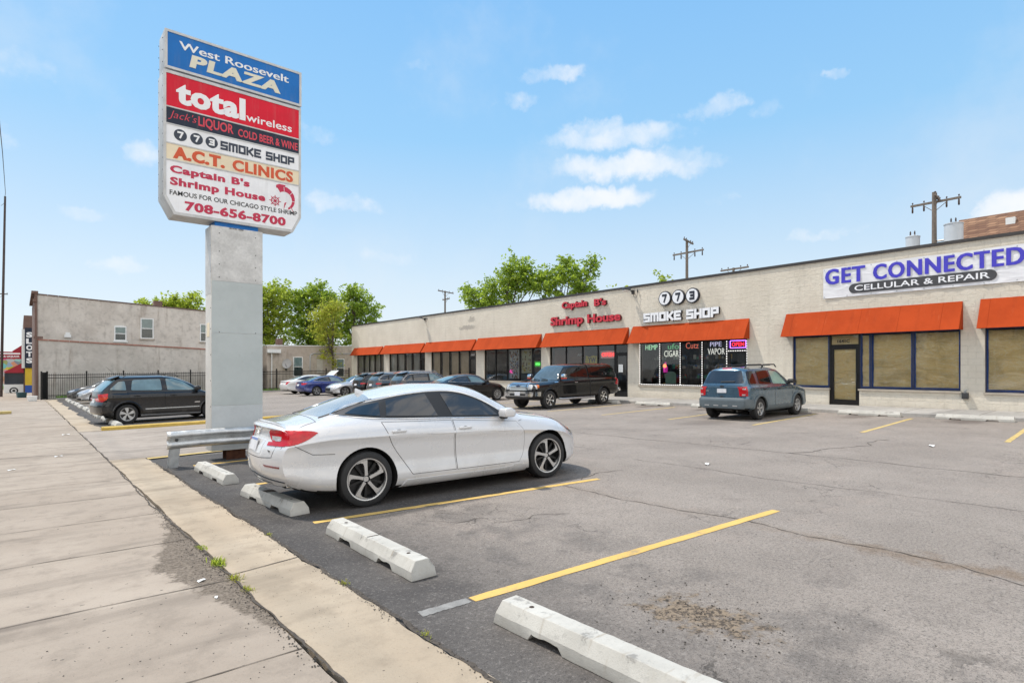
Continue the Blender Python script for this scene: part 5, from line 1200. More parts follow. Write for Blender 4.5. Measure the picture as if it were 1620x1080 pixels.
def tree(label, x, y, h, blobs, mat, ls=.22, nper=1.0, tr=.22, seed=1, group="trees behind the shops", zb=None):
    if 'low building' in group and ls > .25: nper *= 1.5; blobs = [(a, b, c_, rx*1.18, ry*1.1, rz*1.15, n) for a, b, c_, rx, ry, rz, n in blobs]
    r = random.Random(seed); zb = gz(x, y) if zb is None else zb; o = thing("tree", label, "tree", (x, y, zb), 0, group)
    g = MB(); th = h*.42
    g.tube([(0, 0, -.3), (.1, .05, th*.5), (.05, 0, th), (.0, .1, h*.75)], [tr, tr*.8, tr*.6, tr*.15], 9)
    for (bx, by, bz, rx, ry, rz, n) in blobs:
        for q in range(4):
            e = Vector((bx+r.uniform(-.6, .6)*rx, by+r.uniform(-.6, .6)*ry, bz+r.uniform(-.3, .6)*rz)); s0 = Vector((.05, 0, th*r.uniform(.7, 1.25))); md = (s0+e)/2+Vector((r.uniform(-.3, .3), r.uniform(-.3, .3), r.uniform(0, .5)))
            g.tube([s0, md, e], [tr*.42, tr*.25, tr*.06], 6, cap=False)
    g.build("trunk", m_bark, o, smooth=60)
    vs = []; fs = []
    for (bx, by, bz, rx, ry, rz, n) in blobs:
        nc = max(6, int(n*nper*1.05/26))
        for c_ in range(nc):
            while True:
                u = Vector((r.uniform(-1, 1), r.uniform(-1, 1), r.uniform(-1, 1)))
                if .25 < u.length < 1: break
            u *= r.uniform(.75, 1.12)
            cc = Vector((bx+u.x*rx, by+u.y*ry, bz+u.z*rz)); sp = r.uniform(.22, .5); dr = Vector((u.x, u.y, u.z*.4+.1)).normalized()
            for k in range(26):
                s_ = r.random(); p_ = cc+dr*((s_-.4)*sp*2.6)+Vector((r.gauss(0, sp*.5), r.gauss(0, sp*.5), r.gauss(0, sp*.42)))
                a = Vector((r.gauss(0, 1), r.gauss(0, 1), r.gauss(0, .6))).normalized(); b_ = a.cross(Vector((r.gauss(0, 1), r.gauss(0, 1), r.gauss(0, 1)))).normalized(); L_ = ls*r.uniform(.6, 1.3)
                n0 = len(vs); vs += [p_-a*L_*.5, p_+b_*L_*.28, p_+a*L_*.5, p_-b_*L_*.28]; fs.append((n0, n0+1, n0+2, n0+3))
    MB().add(vs, fs).build("crown", mat, o, recalc=False); return o
tree("large open green tree rising behind the shrimp house, left of its neighbour", 38.5, 46, 13.5, [(-1.9, 2.0, 9.3, 2.0, 2.0, 1.3, 1400), (.2, .5, 10.4, 2.2, 2.2, 1.7, 2200), (.5, -1.0, 12.3, 1.4, 1.6, 1.2, 1200), (1.3, -2.0, 10.8, 1.7, 1.8, 1.3, 1300), (-.8, 1.2, 8.4, 2.4, 2.4, 1.0, 1000), (-2.6, 3.0, 9.8, .9, 1.0, .7, 350)], m_lf, seed=2, ls=.33)
tree("rounded green tree behind the shops just left of the floodlight", 41.4, 41.0, 13.3, [(-.6, 1.4, 10.4, 1.7, 1.9, 1.5, 1700), (.6, -.4, 11.8, 1.5, 1.7, 1.2, 1300), (1.2, -1.8, 10.2, 1.6, 1.7, 1.6, 1500), (1.6, -2.9, 11.9, .7, .8, .9, 350), (0, .6, 8.4, 2.0, 2.4, 1.0, 900)], m_lf, seed=3, ls=.33)
tree("sparse yellow green tree top peeping over the parapet behind the floodlight", 46, 36.5, 10.6, [(0, 1.0, 9.2, 1.2, 1.7, .8, 500), (.5, -1.2, 9.0, 1.0, 1.1, .6, 260), (1.2, -3.6, 10.2, .5, .5, .7, 150), (0, 0, 7.8, 1.6, 3.2, 1.0, 500)], m_lf2, seed=4, ls=.33)
tree("light yellow green tree right beside the sign column", 21.4, 67.5, 11.8, [(-1.2, .3, 9.3, 1.4, 1.5, 1.5, 1500), (.6, 0, 10.4, 1.5, 1.5, 1.4, 1500), (-1.4, 0, 6.4, 1.6, 1.6, 1.4, 1300), (.4, -.2, 7.6, 1.8, 1.8, 1.5, 1500), (0, 0, 4.9, 2.4, 1.8, 1.0, 900)], m_lf2, seed=5, ls=.33, group="trees behind the low building")
tree("dark green tree in the middle of the clump behind the low building", 26.3, 67.5, 12.2, [(-1.2, .6, 9.4, 1.5, 1.5, 1.7, 1600), (.7, -.4, 10.6, 1.6, 1.6, 1.5, 1700), (1.9, -1.2, 9.2, 1.3, 1.3, 1.6, 1200), (-.6, 0, 6.6, 2.0, 2.0, 1.6, 1900), (1.3, -.6, 6.0, 1.8, 1.8, 1.5, 1500), (0, 0, 4.6, 2.6, 2, 1.0, 900)], m_lf, seed=6, ls=.33, tr=.26, group="trees behind the low building")
tree("tall green tree at the right of the clump behind the low building", 29.8, 63.5, 11.9, [(0, 0, 10.2, 1.4, 1.4, 1.5, 1300), (1.2, -.8, 8.2, 1.4, 1.4, 1.6, 1200), (-.6, .5, 7.2, 1.7, 1.7, 1.6, 1400), (.6, -.3, 5.2, 1.9, 1.9, 1.2, 1000)], m_lf, seed=7, ls=.33, group="trees behind the low building")
tree("golden leaved young tree at the far corner of the shops", 23.0, 53.75, 8.8, [(-.6, .4, 6.9, 1.4, 1.0, 1.1, 1700), (.2, .3, 7.9, 1.0, .9, .8, 1000), (-.5, .3, 5.3, 1.5, .8, .9, 1200), (-.3, .1, 3.9, .8, .5, .6, 260), (-.9, -.1, 3.0, .35, .3, .25, 90), (.2, .1, 2.4, .35, .3, .4, 110)], m_lf3, seed=8, ls=.2, tr=.09, group="trees behind the low building")
tree("green tree top showing over the roof of the stucco building", 13.0, 74, 10.4, [(-1.6, .5, 9.1, 1.5, 1.5, .75, 1200), (.2, 0, 9.4, 1.4, 1.4, .8, 1100), (2.0, -.3, 9.3, 1.3, 1.4, 1.1, 1000), (2.1, -.3, 10.5, .6, .6, .5, 260), (0, 0, 7.2, 3, 2, .9, 900)], m_lf2, seed=9, ls=.33, group="trees behind the stucco building")
bu = thing("shrub", "small green shrub growing at the far corner of the shops", "shrub", (23.9, 52.55, gz(23.9, 52.5)))
r = random.Random(5); vs = []; fs = []
for k in range(700):
    u = Vector((r.gauss(0, .28), r.gauss(0, .25), abs(r.gauss(0, .45)))); a = Vector((r.gauss(0, 1), r.gauss(0, 1), r.gauss(0, 1))).normalized(); b_ = a.cross(Vector((1, .3, .2))).normalized(); n0 = len(vs); vs += [u-a*.07, u+b_*.04, u+a*.07, u-b_*.04]; fs.append((n0, n0+1, n0+2, n0+3))
MB().add(vs, fs).build("foliage", m_lf, bu, recalc=False); g = MB(); g.tube([(0, 0, -.1), (.05, 0, .5)], .02, 5); g.build("stem", m_bark, bu)
# weeds in the pavement joints
r = random.Random(21)
def weed(label, x, y, s, n, mat):
    o = thing("weed", label, "weed", (x, y, gz(x, y)+.02), 0, "weeds in the pavement joints"); vs = []; fs = []
    for k in range(n):
        a = r.uniform(0, 6.28); L_ = s*r.uniform(.5, 1.2); el = r.uniform(.3, 1.3); w_ = s*.07; px_, py_ = r.gauss(0, s*.35), r.gauss(0, s*.8)
        d_ = Vector((math.cos(a)*math.cos(el), math.sin(a)*math.cos(el), math.sin(el))); sd_ = Vector((-math.sin(a), math.cos(a), 0)); p0 = Vector((px_, py_, 0)); m_ = p0+d_*L_*.55; e = p0+d_*L_+Vector((0, 0, -L_*.2))
        n0 = len(vs); vs += [p0-sd_*w_*.4, p0+sd_*w_*.4, m_+sd_*w_, m_-sd_*w_, e]; fs += [(n0, n0+1, n0+2, n0+3), (n0+3, n0+2, n0+4)]
    MB().add(vs, fs).build("blades", mat, o, recalc=False)
weed("largest green weed in the joint beside the washed-out dirt", 1.33, 5.55, .075, 110, m_lf2); weed("small green weed farther up the pavement joint", 1.33, 6.15, .05, 50, m_lf2); weed("low dry weed near the apron's cross joint", 1.345, 5.05, .055, 60, m_lf3); weed("thin weed nearest the camera in the dirt joint", 1.345, 4.72, .045, 45, m_lf3)
weed("tiny weed at the asphalt edge left of the cracked wheel stop", 1.97, 4.35, .04, 40, m_lf3); weed("tiny weed at the asphalt edge by the stained wheel stop", 1.97, 6.2, .035, 36, m_lf3); weed("dry sprig at the asphalt edge near the nearest wheel stop", 1.97, 3.15, .04, 30, m_lf3)
# litter
def scrap(label, x, y, s, rz, dz=.024):
    o = thing("paper_scrap", label, "litter", (x, y, gz(x, y)+dz), rz, "scraps of litter on the ground"); g = MB()
    g.add([(-s, -s*.4, 0), (0, -s*.5, s*.25), (s, -s*.3, .004), (s*.9, s*.4, s*.2), (0, s*.5, .006), (-s*.9, s*.35, s*.22)], [(0, 1, 4, 5), (1, 2, 3, 4)]); g.build("paper", m_white, o, recalc=False)
scrap("crumpled white scrap in the washed-out dirt", 1.12, 5.18, .035, .4); scrap("small pale scrap nearer the camera in the dirt", 1.12, 4.72, .022, 1.2); scrap("white scrap on the pavement by the driveway joint", .62, 15.1, .07, .2); scrap("white scrap farther up the pavement near the long crack", 1.0, 20.5, .09, .1)
scrap("white scrap on the left of the pavement", -.1, 13.5, .06, .5); scrap("flat white scrap in the middle of the parking lot", 9.0, 5.4, .08, .3, .008); scrap("white scrap on the lot near the shop's yellow line", 14.0, 3.4, .10, .2, .008)
for nm, lb, x, y, s, m_ in (("carton", "white carton left on the pavement by the iron fence gate", .66, 49.5, .42, m_white), ("carton", "teal plastic bin on the pavement just beyond the white carton", .15, 58.2, .5, M("teal_plastic", (.03, .09, .11), .5))):
    o = thing(nm, lb, "box", (x, y, gz(x, y)+.02), .2); g = MB(); g.add([(-s*.5, -s*.4, 0), (s*.5, -s*.4, 0), (s*.5, s*.4, 0), (-s*.5, s*.4, 0), (-s*.58, -s*.47, s*.75), (s*.58, -s*.47, s*.75), (s*.58, s*.47, s*.75), (-s*.58, s*.47, s*.75)], [(0,3,2,1),(0,1,5,4),(1,2,6,5),(2,3,7,6),(3,0,4,7)]); bevel(g.build("body", m_, o), .02)
    g = MB(); g.box(-s*.6, s*.6, -s*.49, s*.49, s*.755, s*.80); g.build("lid", m_, o)
lf = thing("fallen_cardboard", "flattened yellowish cardboard at the left edge of the pavement", "litter", (-.55, 33.8, gz(-.5, 33.8)+.02)); g = MB(); g.box(-.35, .3, -.2, .2, 0, .12); bevel(g.build("sheet", M("yellow_card", (.42, .33, .13), .8, var=.3), lf), .03)
# ================================================================ ACROSS THE STREET (seen only as reflections in the shop glass and car paint)
m_cream_st = stucco("cream_stucco", (.48, .42, .32), (.55, .49, .38), (.35, .29, .21))
def opposite(label, y0, y1, h, mat, n):
    o = thing("street_building", label, "building", (-17.5, y0, -.2), 0, "buildings across the street"); L = y1-y0
    g = MB(); g.box(-10, 0, 0, L, -.5, h); g.build("wall", mat, o); g = MB(); g.box(-10.05, .12, -.05, L+.05, h+.002, h+.28); g.build("cornice", m_tile, o)
    for k in range(n):
        for (z0, z1) in ((.8, 2.9), (4.0, 5.6)):
            if z1 > h-.4: continue
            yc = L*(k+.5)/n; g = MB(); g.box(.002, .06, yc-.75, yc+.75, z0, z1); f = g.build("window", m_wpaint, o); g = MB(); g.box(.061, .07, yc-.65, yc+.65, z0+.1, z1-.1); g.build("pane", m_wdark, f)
opposite("cream two storey building across the street, reflected in the papered windows", -12, 4, 6.8, m_cream_st, 5)
opposite("red brick building across the street, reflected in the shop glass", 7, 24, 6.2, m_brick, 6)
opposite("grey stucco building across the street, reflected in the far shop windows", 27, 46, 5.2, m_st1, 6)
# ================================================================ CARS
def pchip(tab):
    xs = np.array([a for a, b in tab], float); ys = np.array([b for a, b in tab], float)
    h = np.diff(xs); d = np.diff(ys)/h; m = np.zeros(len(xs))
    for i in range(1, len(xs)-1):
        if d[i-1]*d[i] > 0:
            w1, w2 = 2*h[i]+h[i-1], h[i]+2*h[i-1]; m[i] = (w1+w2)/(w1/d[i-1]+w2/d[i])
    m[0] = d[0]; m[-1] = d[-1]
    def f(x):
        x = min(max(x, xs[0]), xs[-1]); i = min(max(int(np.searchsorted(xs, x))-1, 0), len(h)-1); t = (x-xs[i])/h[i]
        return ys[i]*(1+2*t)*(1-t)**2 + h[i]*m[i]*t*(1-t)**2 + ys[i+1]*t*t*(3-2*t) + h[i]*m[i+1]*t*t*(t-1)
    return f
m_tyre = M("tyre_rubber", (.022, .022, .023), .8, var=.25, vs=8, bump=.2, bs=70)
m_under = M("wheel_well_black", (.008, .008, .008), .9)
m_seam = M("panel_gap", (.012, .012, .013), .8)
m_trim = M("black_trim", (.014, .014, .015), .45, var=.2)
m_chrome = M("chrome", (.72, .73, .74), .12, metal=1.0, var=.04)
m_alloy = M("machined_alloy", (.62, .62, .62), .28, metal=.85, var=.06); m_alloyd = M("dark_alloy", (.012, .012, .013), .4, metal=.2, var=.2); m_alloys = M("silver_alloy", (.52, .53, .54), .33, metal=.75, var=.08)
m_disc = M("brake_disc", (.075, .072, .07), .5, metal=.6, var=.2)
def carglass(name, col, spec=.6, ior=1.55):
    m, t, p = newmat(name); p.inputs['Base Color'].default_value = (*col, 1); p.inputs['Roughness'].default_value = .03; p.inputs['IOR'].default_value = ior; p.inputs['Specular IOR Level'].default_value = spec
    co = t.add('ShaderNodeTexCoord').outputs['Object']; n = t.noise(co, 2.5, 5, .6)
    t.link(t.mix(t.rng(n, .4, .75, 0, .35), col, tuple(min(1, c*2.2+.01) for c in col)), p.inputs['Base Color']); p.inputs['Coat Weight'].default_value = .5; p.inputs['Coat Roughness'].default_value = .01; return m
m_glass = carglass("tinted_car_glass", (.008, .011, .016), .55, 1.6); m_glassl = carglass("clear_car_glass", (.11, .185, .21), .6, 1.6); m_glassw = carglass("windscreen_glass", (.055, .075, .082), .7, 1.7); m_glassd = carglass("deep_tint_glass", (.006, .007, .008), .35, 1.45); m_glassr = carglass("pale_glare_glass", (.26, .26, .255), 1.0, 2.6); m_glassg = carglass("pale_green_glass", (.28, .40, .34), .5, 1.5)  # m_glassr: bright glare on the rear window put into its base colour
m_tail = M("tail_lamp_red", (.44, .003, .008), .22, var=.25, vs=14, coat=.25); m_taild = M("dark_red_reflector", (.16, .006, .010), .2, var=.2, coat=1); m_clear = M("clear_lamp", (.50, .50, .50), .08, metal=.25, var=.35, vs=16, coat=1); m_amber = M("amber_lamp", (.70, .16, .01), .15, var=.15, coat=1); m_amberr = M("orange_red_lamp", (.60, .05, .01), .15, var=.15, coat=1)
m_plate = M("licence_plate", (.62, .63, .66), .5, var=.12, vs=9); m_plateb = M("licence_plate_band", (.18, .25, .50), .5, var=.3, vs=9)

def clip_grid(poly, step):
    bm = bmesh.new(); f = bm.faces.new([bm.verts.new((a, b, 0)) for a, b in poly])
    for ax in (0, 1):
        lo, hi = min(p[ax] for p in poly), max(p[ax] for p in poly); n = int((hi-lo)/step)
        for k in range(1, n+1):
            c = [0, 0, 0]; c[ax] = lo+(hi-lo)*k/(n+1); no = [0, 0, 0]; no[ax] = 1
            bmesh.ops.bisect_plane(bm, geom=bm.verts[:]+bm.edges[:]+bm.faces[:], plane_co=c, plane_no=no, dist=1e-6)
    bm.verts.index_update(); vs = [v.co[:2] for v in bm.verts]; fs = [tuple(v.index for v in f.verts) for f in bm.faces]; bm.free(); return vs, fs
def smooth_poly(pts, n=4):
    """closed Catmull-Rom through the points; a point given with a third value stays a corner"""
    out = []; L = len(pts)
    for i in range(L):
        p0, p1, p2, p3 = pts[i-1], pts[i], pts[(i+1) % L], pts[(i+2) % L]
        c1, c2 = len(p1) > 2, len(p2) > 2
        m1 = [(p2[k]-p0[k])/2 if not c1 else (p2[k]-p1[k]) for k in (0, 1)]; m2 = [(p3[k]-p1[k])/2 if not c2 else (p2[k]-p1[k]) for k in (0, 1)]
        for q in range(n):
            t = q/n; h = (2*t**3-3*t*t+1, t**3-2*t*t+t, -2*t**3+3*t*t, t**3-t*t)
            out.append(tuple(h[0]*p1[k]+h[1]*m1[k]+h[2]*p2[k]+h[3]*m2[k] for k in (0, 1)))
    return out
def grow(poly, d):
    n = len(poly); A = sum(poly[i][0]*poly[(i+1) % n][1]-poly[(i+1) % n][0]*poly[i][1] for i in range(n)); s = 1 if A > 0 else -1; out = []
    for i in range(n):
        a, b, c = poly[i-1], poly[i], poly[(i+1) % n]
        n1 = Vector((b[1]-a[1], a[0]-b[0])); n2 = Vector((c[1]-b[1], b[0]-c[0]))
        if n1.length < 1e-9 or n2.length < 1e-9: out.append(b); continue
        n1.normalize(); n2.normalize(); m = (n1+n2); m = m/max(.35, m.length_squared)*2 if m.length > .3 else n1
        if m.length > 2: m = m.normalized()*2
        out.append((b[0]+m.x*d*s, b[1]+m.y*d*s))
    return out
class Body:
    def __init__(s, T, L, xr, xf, cr=.22, cf=.42, wheels=(), N=100, power=2.4, crease=1.0):
        s.T = {k: pchip(v) for k, v in T.items()}; s.L = L; x0, x1 = L; s.wheels = wheels
        fr, ff = pchip(xr), pchip(xf); Wm = max(v for _, v in T['W'])
        us = [0.5-0.5*math.cos(math.pi*(.06+.94*k/(N-1)) if 0 else math.pi*k/(N-1)) for k in range(N)]; us = [.55*u+.45*k/(N-1) for k, u in enumerate(us)]
        def ring(x):
            g = {k: f(x) for k, f in s.T.items()}; W_, zb, zs, zt, Wb, zr, Wr = g['W'], g['zb'], g['zsh'], g['zt'], g['Wb'], g['zr'], g['Wr']
            zr = min(zr, zt-.004); zs = min(zs, zr-.02)
            pts = [(0, zb), (W_*.80, zb+.002), (W_*.955, zb+.045), (W_*.990, zb+(zs-zb)*.19), (W_*(1-.040*crease), zb+(zs-zb)*.44), (W_*(1-.034*crease), zb+(zs-zb)*.68), (W_*(1-.010*crease), zb+(zs-zb)*.772), (W_, zb+(zs-zb)*.80), (W_*(1-.010*crease), zb+(zs-zb)*.835), (W_*(1-.030*crease), zb+(zs-zb)*.895), (Wb, zs), ((Wb*.47+Wr*.53)+.012, zs*.45+zr*.55), (Wr, zr), (Wr*.72, zr+(zt-zr)*.62), (Wr*.36, zr+(zt-zr)*.93), (0, zt)]
            P = np.array(pts); t_ = np.concatenate([[0], np.cumsum(np.sqrt(((P[1:]-P[:-1])**2).sum(1)))]); t_ += np.arange(len(t_))*1e-4
            fy, fz = pchip(list(zip(t_, P[:, 0]))), pchip(list(zip(t_, P[:, 1]))); o = []
            for i in range(len(pts)-1):
                for q in range(4):
                    tt = t_[i]+(t_[i+1]-t_[i])*q/4; o.append((fy(tt), fz(tt)))
            o.append((0, zt)); return o
        def place(x, y, z):
            wr = max(0, 1-(x-x0)/.85)**2; wf = max(0, 1-(x1-x)/.95)**2; q = (abs(y)/Wm)**power
            return (x+wr*(fr(z)+cr*q)-wf*(-ff(z)+cf*q), y, z)
        vs = []; fs = []; J = None; rings = []
        for u in us:
            x = x0+(x1-x0)*u; h = ring(x); J = len(h)-1; rings.append((x, h))
            full = [(-y, z) for y, z in h]+[(y, z) for y, z in h[-2:0:-1]]
            vs += [place(x, y, z) for y, z in full]
        n = 2*J
        for i in range(N-1):
            for k in range(n): fs.append((i*n+k, i*n+(k+1) % n, (i+1)*n+(k+1) % n, (i+1)*n+k))
        for (x, h), base, flip in ((rings[0], 0, False), (rings[-1], (N-1)*n, True)):
            K = 14; rows = []
            for j in range(J+1):
                y, z = h[j]; row = []
                for q in range(K+1):
                    yy = -y+2*y*q/K
                    if q == 0: row.append(base+j)
                    elif q == K: row.append(base+(n-j) % n)
                    else: vs.append(place(x, yy, z)); row.append(len(vs)-1)
                rows.append(row)
            for j in range(J):
                for q in range(K): f = (rows[j][q], rows[j][q+1], rows[j+1][q+1], rows[j+1][q]); fs.append(f[::-1] if flip else f)
        bm = bmesh.new(); bv = [bm.verts.new(v) for v in vs]
        for f in fs:
            try: bm.faces.new([bv[i] for i in f])
            except ValueError: pass
        bmesh.ops.remove_doubles(bm, verts=bm.verts, dist=2e-4); bmesh.ops.dissolve_degenerate(bm, edges=bm.edges, dist=1e-5); bmesh.ops.recalc_face_normals(bm, faces=bm.faces)
        s.bvh = BVHTree.FromBMesh(bm); s.bm = bm; s.Wm = Wm
    def build(s, name, mat, parent):
        me = bpy.data.meshes.new(name); s.bm.to_mesh(me); s.bm.free(); me.materials.append(mat); me.materials.append(m_under)
        o = link(bpy.data.objects.new(name, me))
        g = MB()
        for (wx, wz, ra) in s.wheels:
            for sd in (-1, 1):
                g.lathe([(0, sd*(s.Wm-.30)), (ra, sd*(s.Wm-.30)), (ra, sd*(s.Wm+.3)), (0, sd*(s.Wm+.3))], 44, (wx, 0, wz), 'y')
        c = g.build("cutter", m_under); md = o.modifiers.new("cut", 'BOOLEAN'); md.operation = 'DIFFERENCE'; md.object = c; md.solver = 'EXACT'
        bmc = bmesh.new(); bmc.from_mesh(c.data); bmesh.ops.remove_doubles(bmc, verts=bmc.verts, dist=1e-5); bmesh.ops.recalc_face_normals(bmc, faces=bmc.faces); bmc.to_mesh(c.data); bmc.free()
        dg = bpy.context.evaluated_depsgraph_get(); nm = bpy.data.meshes.new_from_object(o.evaluated_get(dg)); o.modifiers.clear(); o.data = nm; bpy.data.objects.remove(c)
        if len(nm.materials) < 2: nm.materials.append(m_under)
        for p in nm.polygons:
            p.use_smooth = True; p.material_index = 0
            for (wx, wz, ra) in s.wheels:
                if math.hypot(p.center.x-wx, p.center.z-wz) < ra*1.002: p.material_index = 1
            if p.normal.z < -.8 and p.center.z < .45: p.material_index = 1
        nm.set_sharp_from_angle(angle=R_(42)); o.parent = parent; return o
    def hit(s, a, b, view, side=1):
        o, d = {'side': ((a, side*3, b), (0, -side, 0)), 'rear': ((-6, a, b), (1, 0, 0)), 'front': ((6, a, b), (-1, 0, 0)), 'top': ((a, b, 5), (0, 0, -1))}[view]
        loc, no, i, dd = s.bvh.ray_cast(Vector(o), Vector(d))
        if loc is None:
            q = {'side': (a, side*s.Wm*.8, b), 'rear': (s.L[0], a, b), 'front': (s.L[1], a, b), 'top': (a, b, 1.2)}[view]; loc, no, i, dd = s.bvh.find_nearest(Vector(q))
        if no.dot(Vector(d)) > 0: no = -no
        return loc, no
    def patch(s, mb, poly, view, side=1, off=.004, step=.045, deep=.012):
        p2, fs = clip_grid(poly, step); top = []; low = []
        for a, b in p2:
            l, n = s.hit(a, b, view, side); top.append(l+n*off); low.append(l-n*deep)
        cnt = {}
        for f in fs:
            for i in range(len(f)):
                e = (f[i], f[(i+1) % len(f)]); k = tuple(sorted(e)); cnt.setdefault(k, []).append(e)
        n = len(top); sk = [(e[0][0], e[0][1], e[0][1]+n, e[0][0]+n) for k, e in cnt.items() if len(e) == 1]
        mb.add(top+low, list(fs)+sk); return mb
    def lines(s, mb, pts, view, side=1, r=.0035, off=.0, step=.05, closed=False):
        q = []; P = pts+[pts[0]] if closed else pts
        for (a, b) in zip(P, P[1:]):
            n = max(1, int(math.dist(a, b)/step)); q += [(a[0]+(b[0]-a[0])*k/n, a[1]+(b[1]-a[1])*k/n) for k in range(n)]
        q.append(P[-1]); out = []
        for a, b in q:
            l, n = s.hit(a, b, view, side); out.append(l+n*off)
        mb.tube(out, r, 6); return mb
def wheel(parent, x, y, R, rim, wd, style, side):
    o_ = Vector((x, y, R)); f = side     # outer face towards side*y
    sc = rim/.2413
    def P(r, a, d): return (r*sc*math.cos(a), f*d, r*sc*math.sin(a))
    g = MB(); g.lathe([(0, f*wd*.02), (rim*.97, f*wd*.02), (rim*.97, -f*wd*.4), (0, -f*wd*.4)], 28, (0, 0, 0), 'y'); hub = g.build("wheel", m_alloyd if style == 'accord' else m_disc, parent, smooth=40); hub.location = o_
    g = MB(); h = wd/2; pr = [(rim-.004, -h*.9), (rim+.012, -h), (R-.035, -h*1.0), (R-.012, -h*.88), (R, -h*.62)]
    for q in (-.36, 0, .36): pr += [(R, h*(q-.05)), (R-.008, h*(q-.035)), (R-.008, h*(q+.035)), (R, h*(q+.05))]
    pr += [(R, h*.62), (R-.012, h*.88), (R-.035, h), (rim+.012, h), (rim-.004, h*.9)]
    g.lathe(pr, 48, (0, 0, 0), 'y'); g.build("tyre", m_tyre, hub, smooth=35)
    g = MB(); d0 = h*.90; g.lathe([(rim-.002, f*d0), (rim+.004, f*(d0+.006)), (rim-.010, f*(d0+.004)), (rim-.016, f*(d0-.02)), (rim-.03, f*h*.1)], 48, (0, 0, 0), 'y')
    g.lathe([(0, f*h*.62), (.030*sc, f*h*.62), (.036*sc, f*h*.55), (.036*sc, f*h*.1)], 20, (0, 0, 0), 'y')
    dk = MB(); fd = h*.74
    def spoke(mb, pol, ang, d1, d2):
        pts = [(r*sc*math.cos(R_(a)+ang), r*sc*math.sin(R_(a)+ang)) for r, a in pol]
        mb.prism(pts, (0, 0, 0), (1, 0, 0), (0, 0, 1), (0, f, 0), d1, d2)
    if style == 'accord':
        pol = [(.045, -24), (.10, -10), (.16, -6.5), (.20, -5.5), (.236, -5), (.236, 6), (.236, 18), (.236, 30), (.236, 44), (.226, 43), (.217, 30), (.205, 18), (.188, 10), (.16, 8), (.10, 10), (.045, 24)]
        for k in range(5): spoke(g, pol, k*2*math.pi/5+.35, h*.5, fd); spoke(dk, [(.05, 18), (.21, 22), (.21, 31), (.05, 44)], k*2*math.pi/5+.35+.12, h*.2, h*.48)
        dk.lathe([(rim-.021, f*h*.80), (rim-.026, f*h*.6), (rim-.040, f*h*.12)], 40, (0, 0, 0), 'y')
    elif style == 'slot5':
        pol = [(.03, -36), (.10, -20), (.17, -15), (.236, -9), (.236, 4), (.236, 20), (.18, 20), (.10, 18), (.03, 36)]
        for k in range(5): spoke(g, pol, k*2*math.pi/5+.3, h*.45, fd)
    elif style == 'star5':
        pol = [(.03, -36), (.09, -15), (.16, -12), (.236, -13), (.236, 13), (.16, 12), (.09, 15), (.03, 36)]
        for k in range(5): spoke(g, pol, k*2*math.pi/5+.31, h*.45, fd)
    elif style == 'truck':
        pol = [(.03, -30), (.10, -10), (.20, -8), (.236, -15), (.236, 15), (.20, 8), (.10, 10), (.03, 30)]
        for k in range(6): spoke(g, pol, k*2*math.pi/6+.2, h*.4, fd)
    else:
        pol = [(.03, -18), (.10, -7), (.236, -6), (.236, 6), (.10, 7), (.03, 18)]
        for k in range(10): spoke(g, pol, k*2*math.pi/10+.2, h*.45, fd)
    g.build("rim", m_alloy if style == 'accord' else (m_chrome if style == 'truck' else m_alloys), hub, smooth=35)
    if dk.v: dk.build("rim_inset", m_alloyd, hub, smooth=35)
    return hub
def rect(a0, a1, b0, b1, r=.0):
    if not r: return [(a0, b0), (a1, b0), (a1, b1), (a0, b1)]
    o = []
    for cx, cy, s in ((a1-r, b0+r, -90), (a1-r, b1-r, 0), (a0+r, b1-r, 90), (a0+r, b0+r, 180)):
        for k in range(4): o.append((cx+r*math.cos(R_(s+k*30)), cy+r*math.sin(R_(s+k*30))))
    return o
def car(name, label, cat, x, y, heading, scale, B, pmat, wh, group=None):
    o = thing(name, label, cat, (x, y, gz(x, y)), 0, group); o.rotation_euler = slope_rot(x, y, heading); o.scale = (scale,)*3
    B.build("body", pmat, o)
    for (wx, R, rim, wd, st) in wh:
        for sd in (-1, 1): wheel(o, wx, sd*(B.Wm-.03-wd/2), R, rim, wd, st, sd)
    g = MB(); x0 = wh[1][0]+wh[1][1]; x1 = wh[0][0]-wh[0][1]
    return o
def sidewin(o, B, polys, mats=None, trim=None, chrome=None, name="side_window", off=.011):
    """black surround, then each pane, on both sides"""
    for sd in (-1, 1):
        if trim:
            g = MB(); B.patch(g, trim, 'side', sd, .006, step=.03); t_ = g.build("window_surround", m_trim, o, smooth=40)
        if chrome:
            g = MB(); B.lines(g, chrome, 'side', sd, .008, .004, closed=True); g.build("window_trim", m_chrome, o, smooth=50)
        for i, p in enumerate(polys):
            g = MB(); B.patch(g, p, 'side', sd, off, step=.035); g.build(name, mats[i] if mats else m_glass, o, smooth=40)
def part(o, B, name, mat, items, smooth=40):
    g = MB()
    for (poly, view, side, off) in items: B.patch(g, poly, view, side, off)
    return g.build(name, mat, o, smooth=smooth)
def seams(o, B, side=(), rear=(), front=(), top=(), r=.0035):
    g = MB()
    for pts in side:
        for sd in (-1, 1): B.lines(g, pts, 'side', sd, r)
    for pts in rear: B.lines(g, pts, 'rear', 1, r)
    for pts in front: B.lines(g, pts, 'front', 1, r)
    for pts in top: B.lines(g, pts, 'top', 1, r)
    g.build("panel_gaps", m_seam, o)
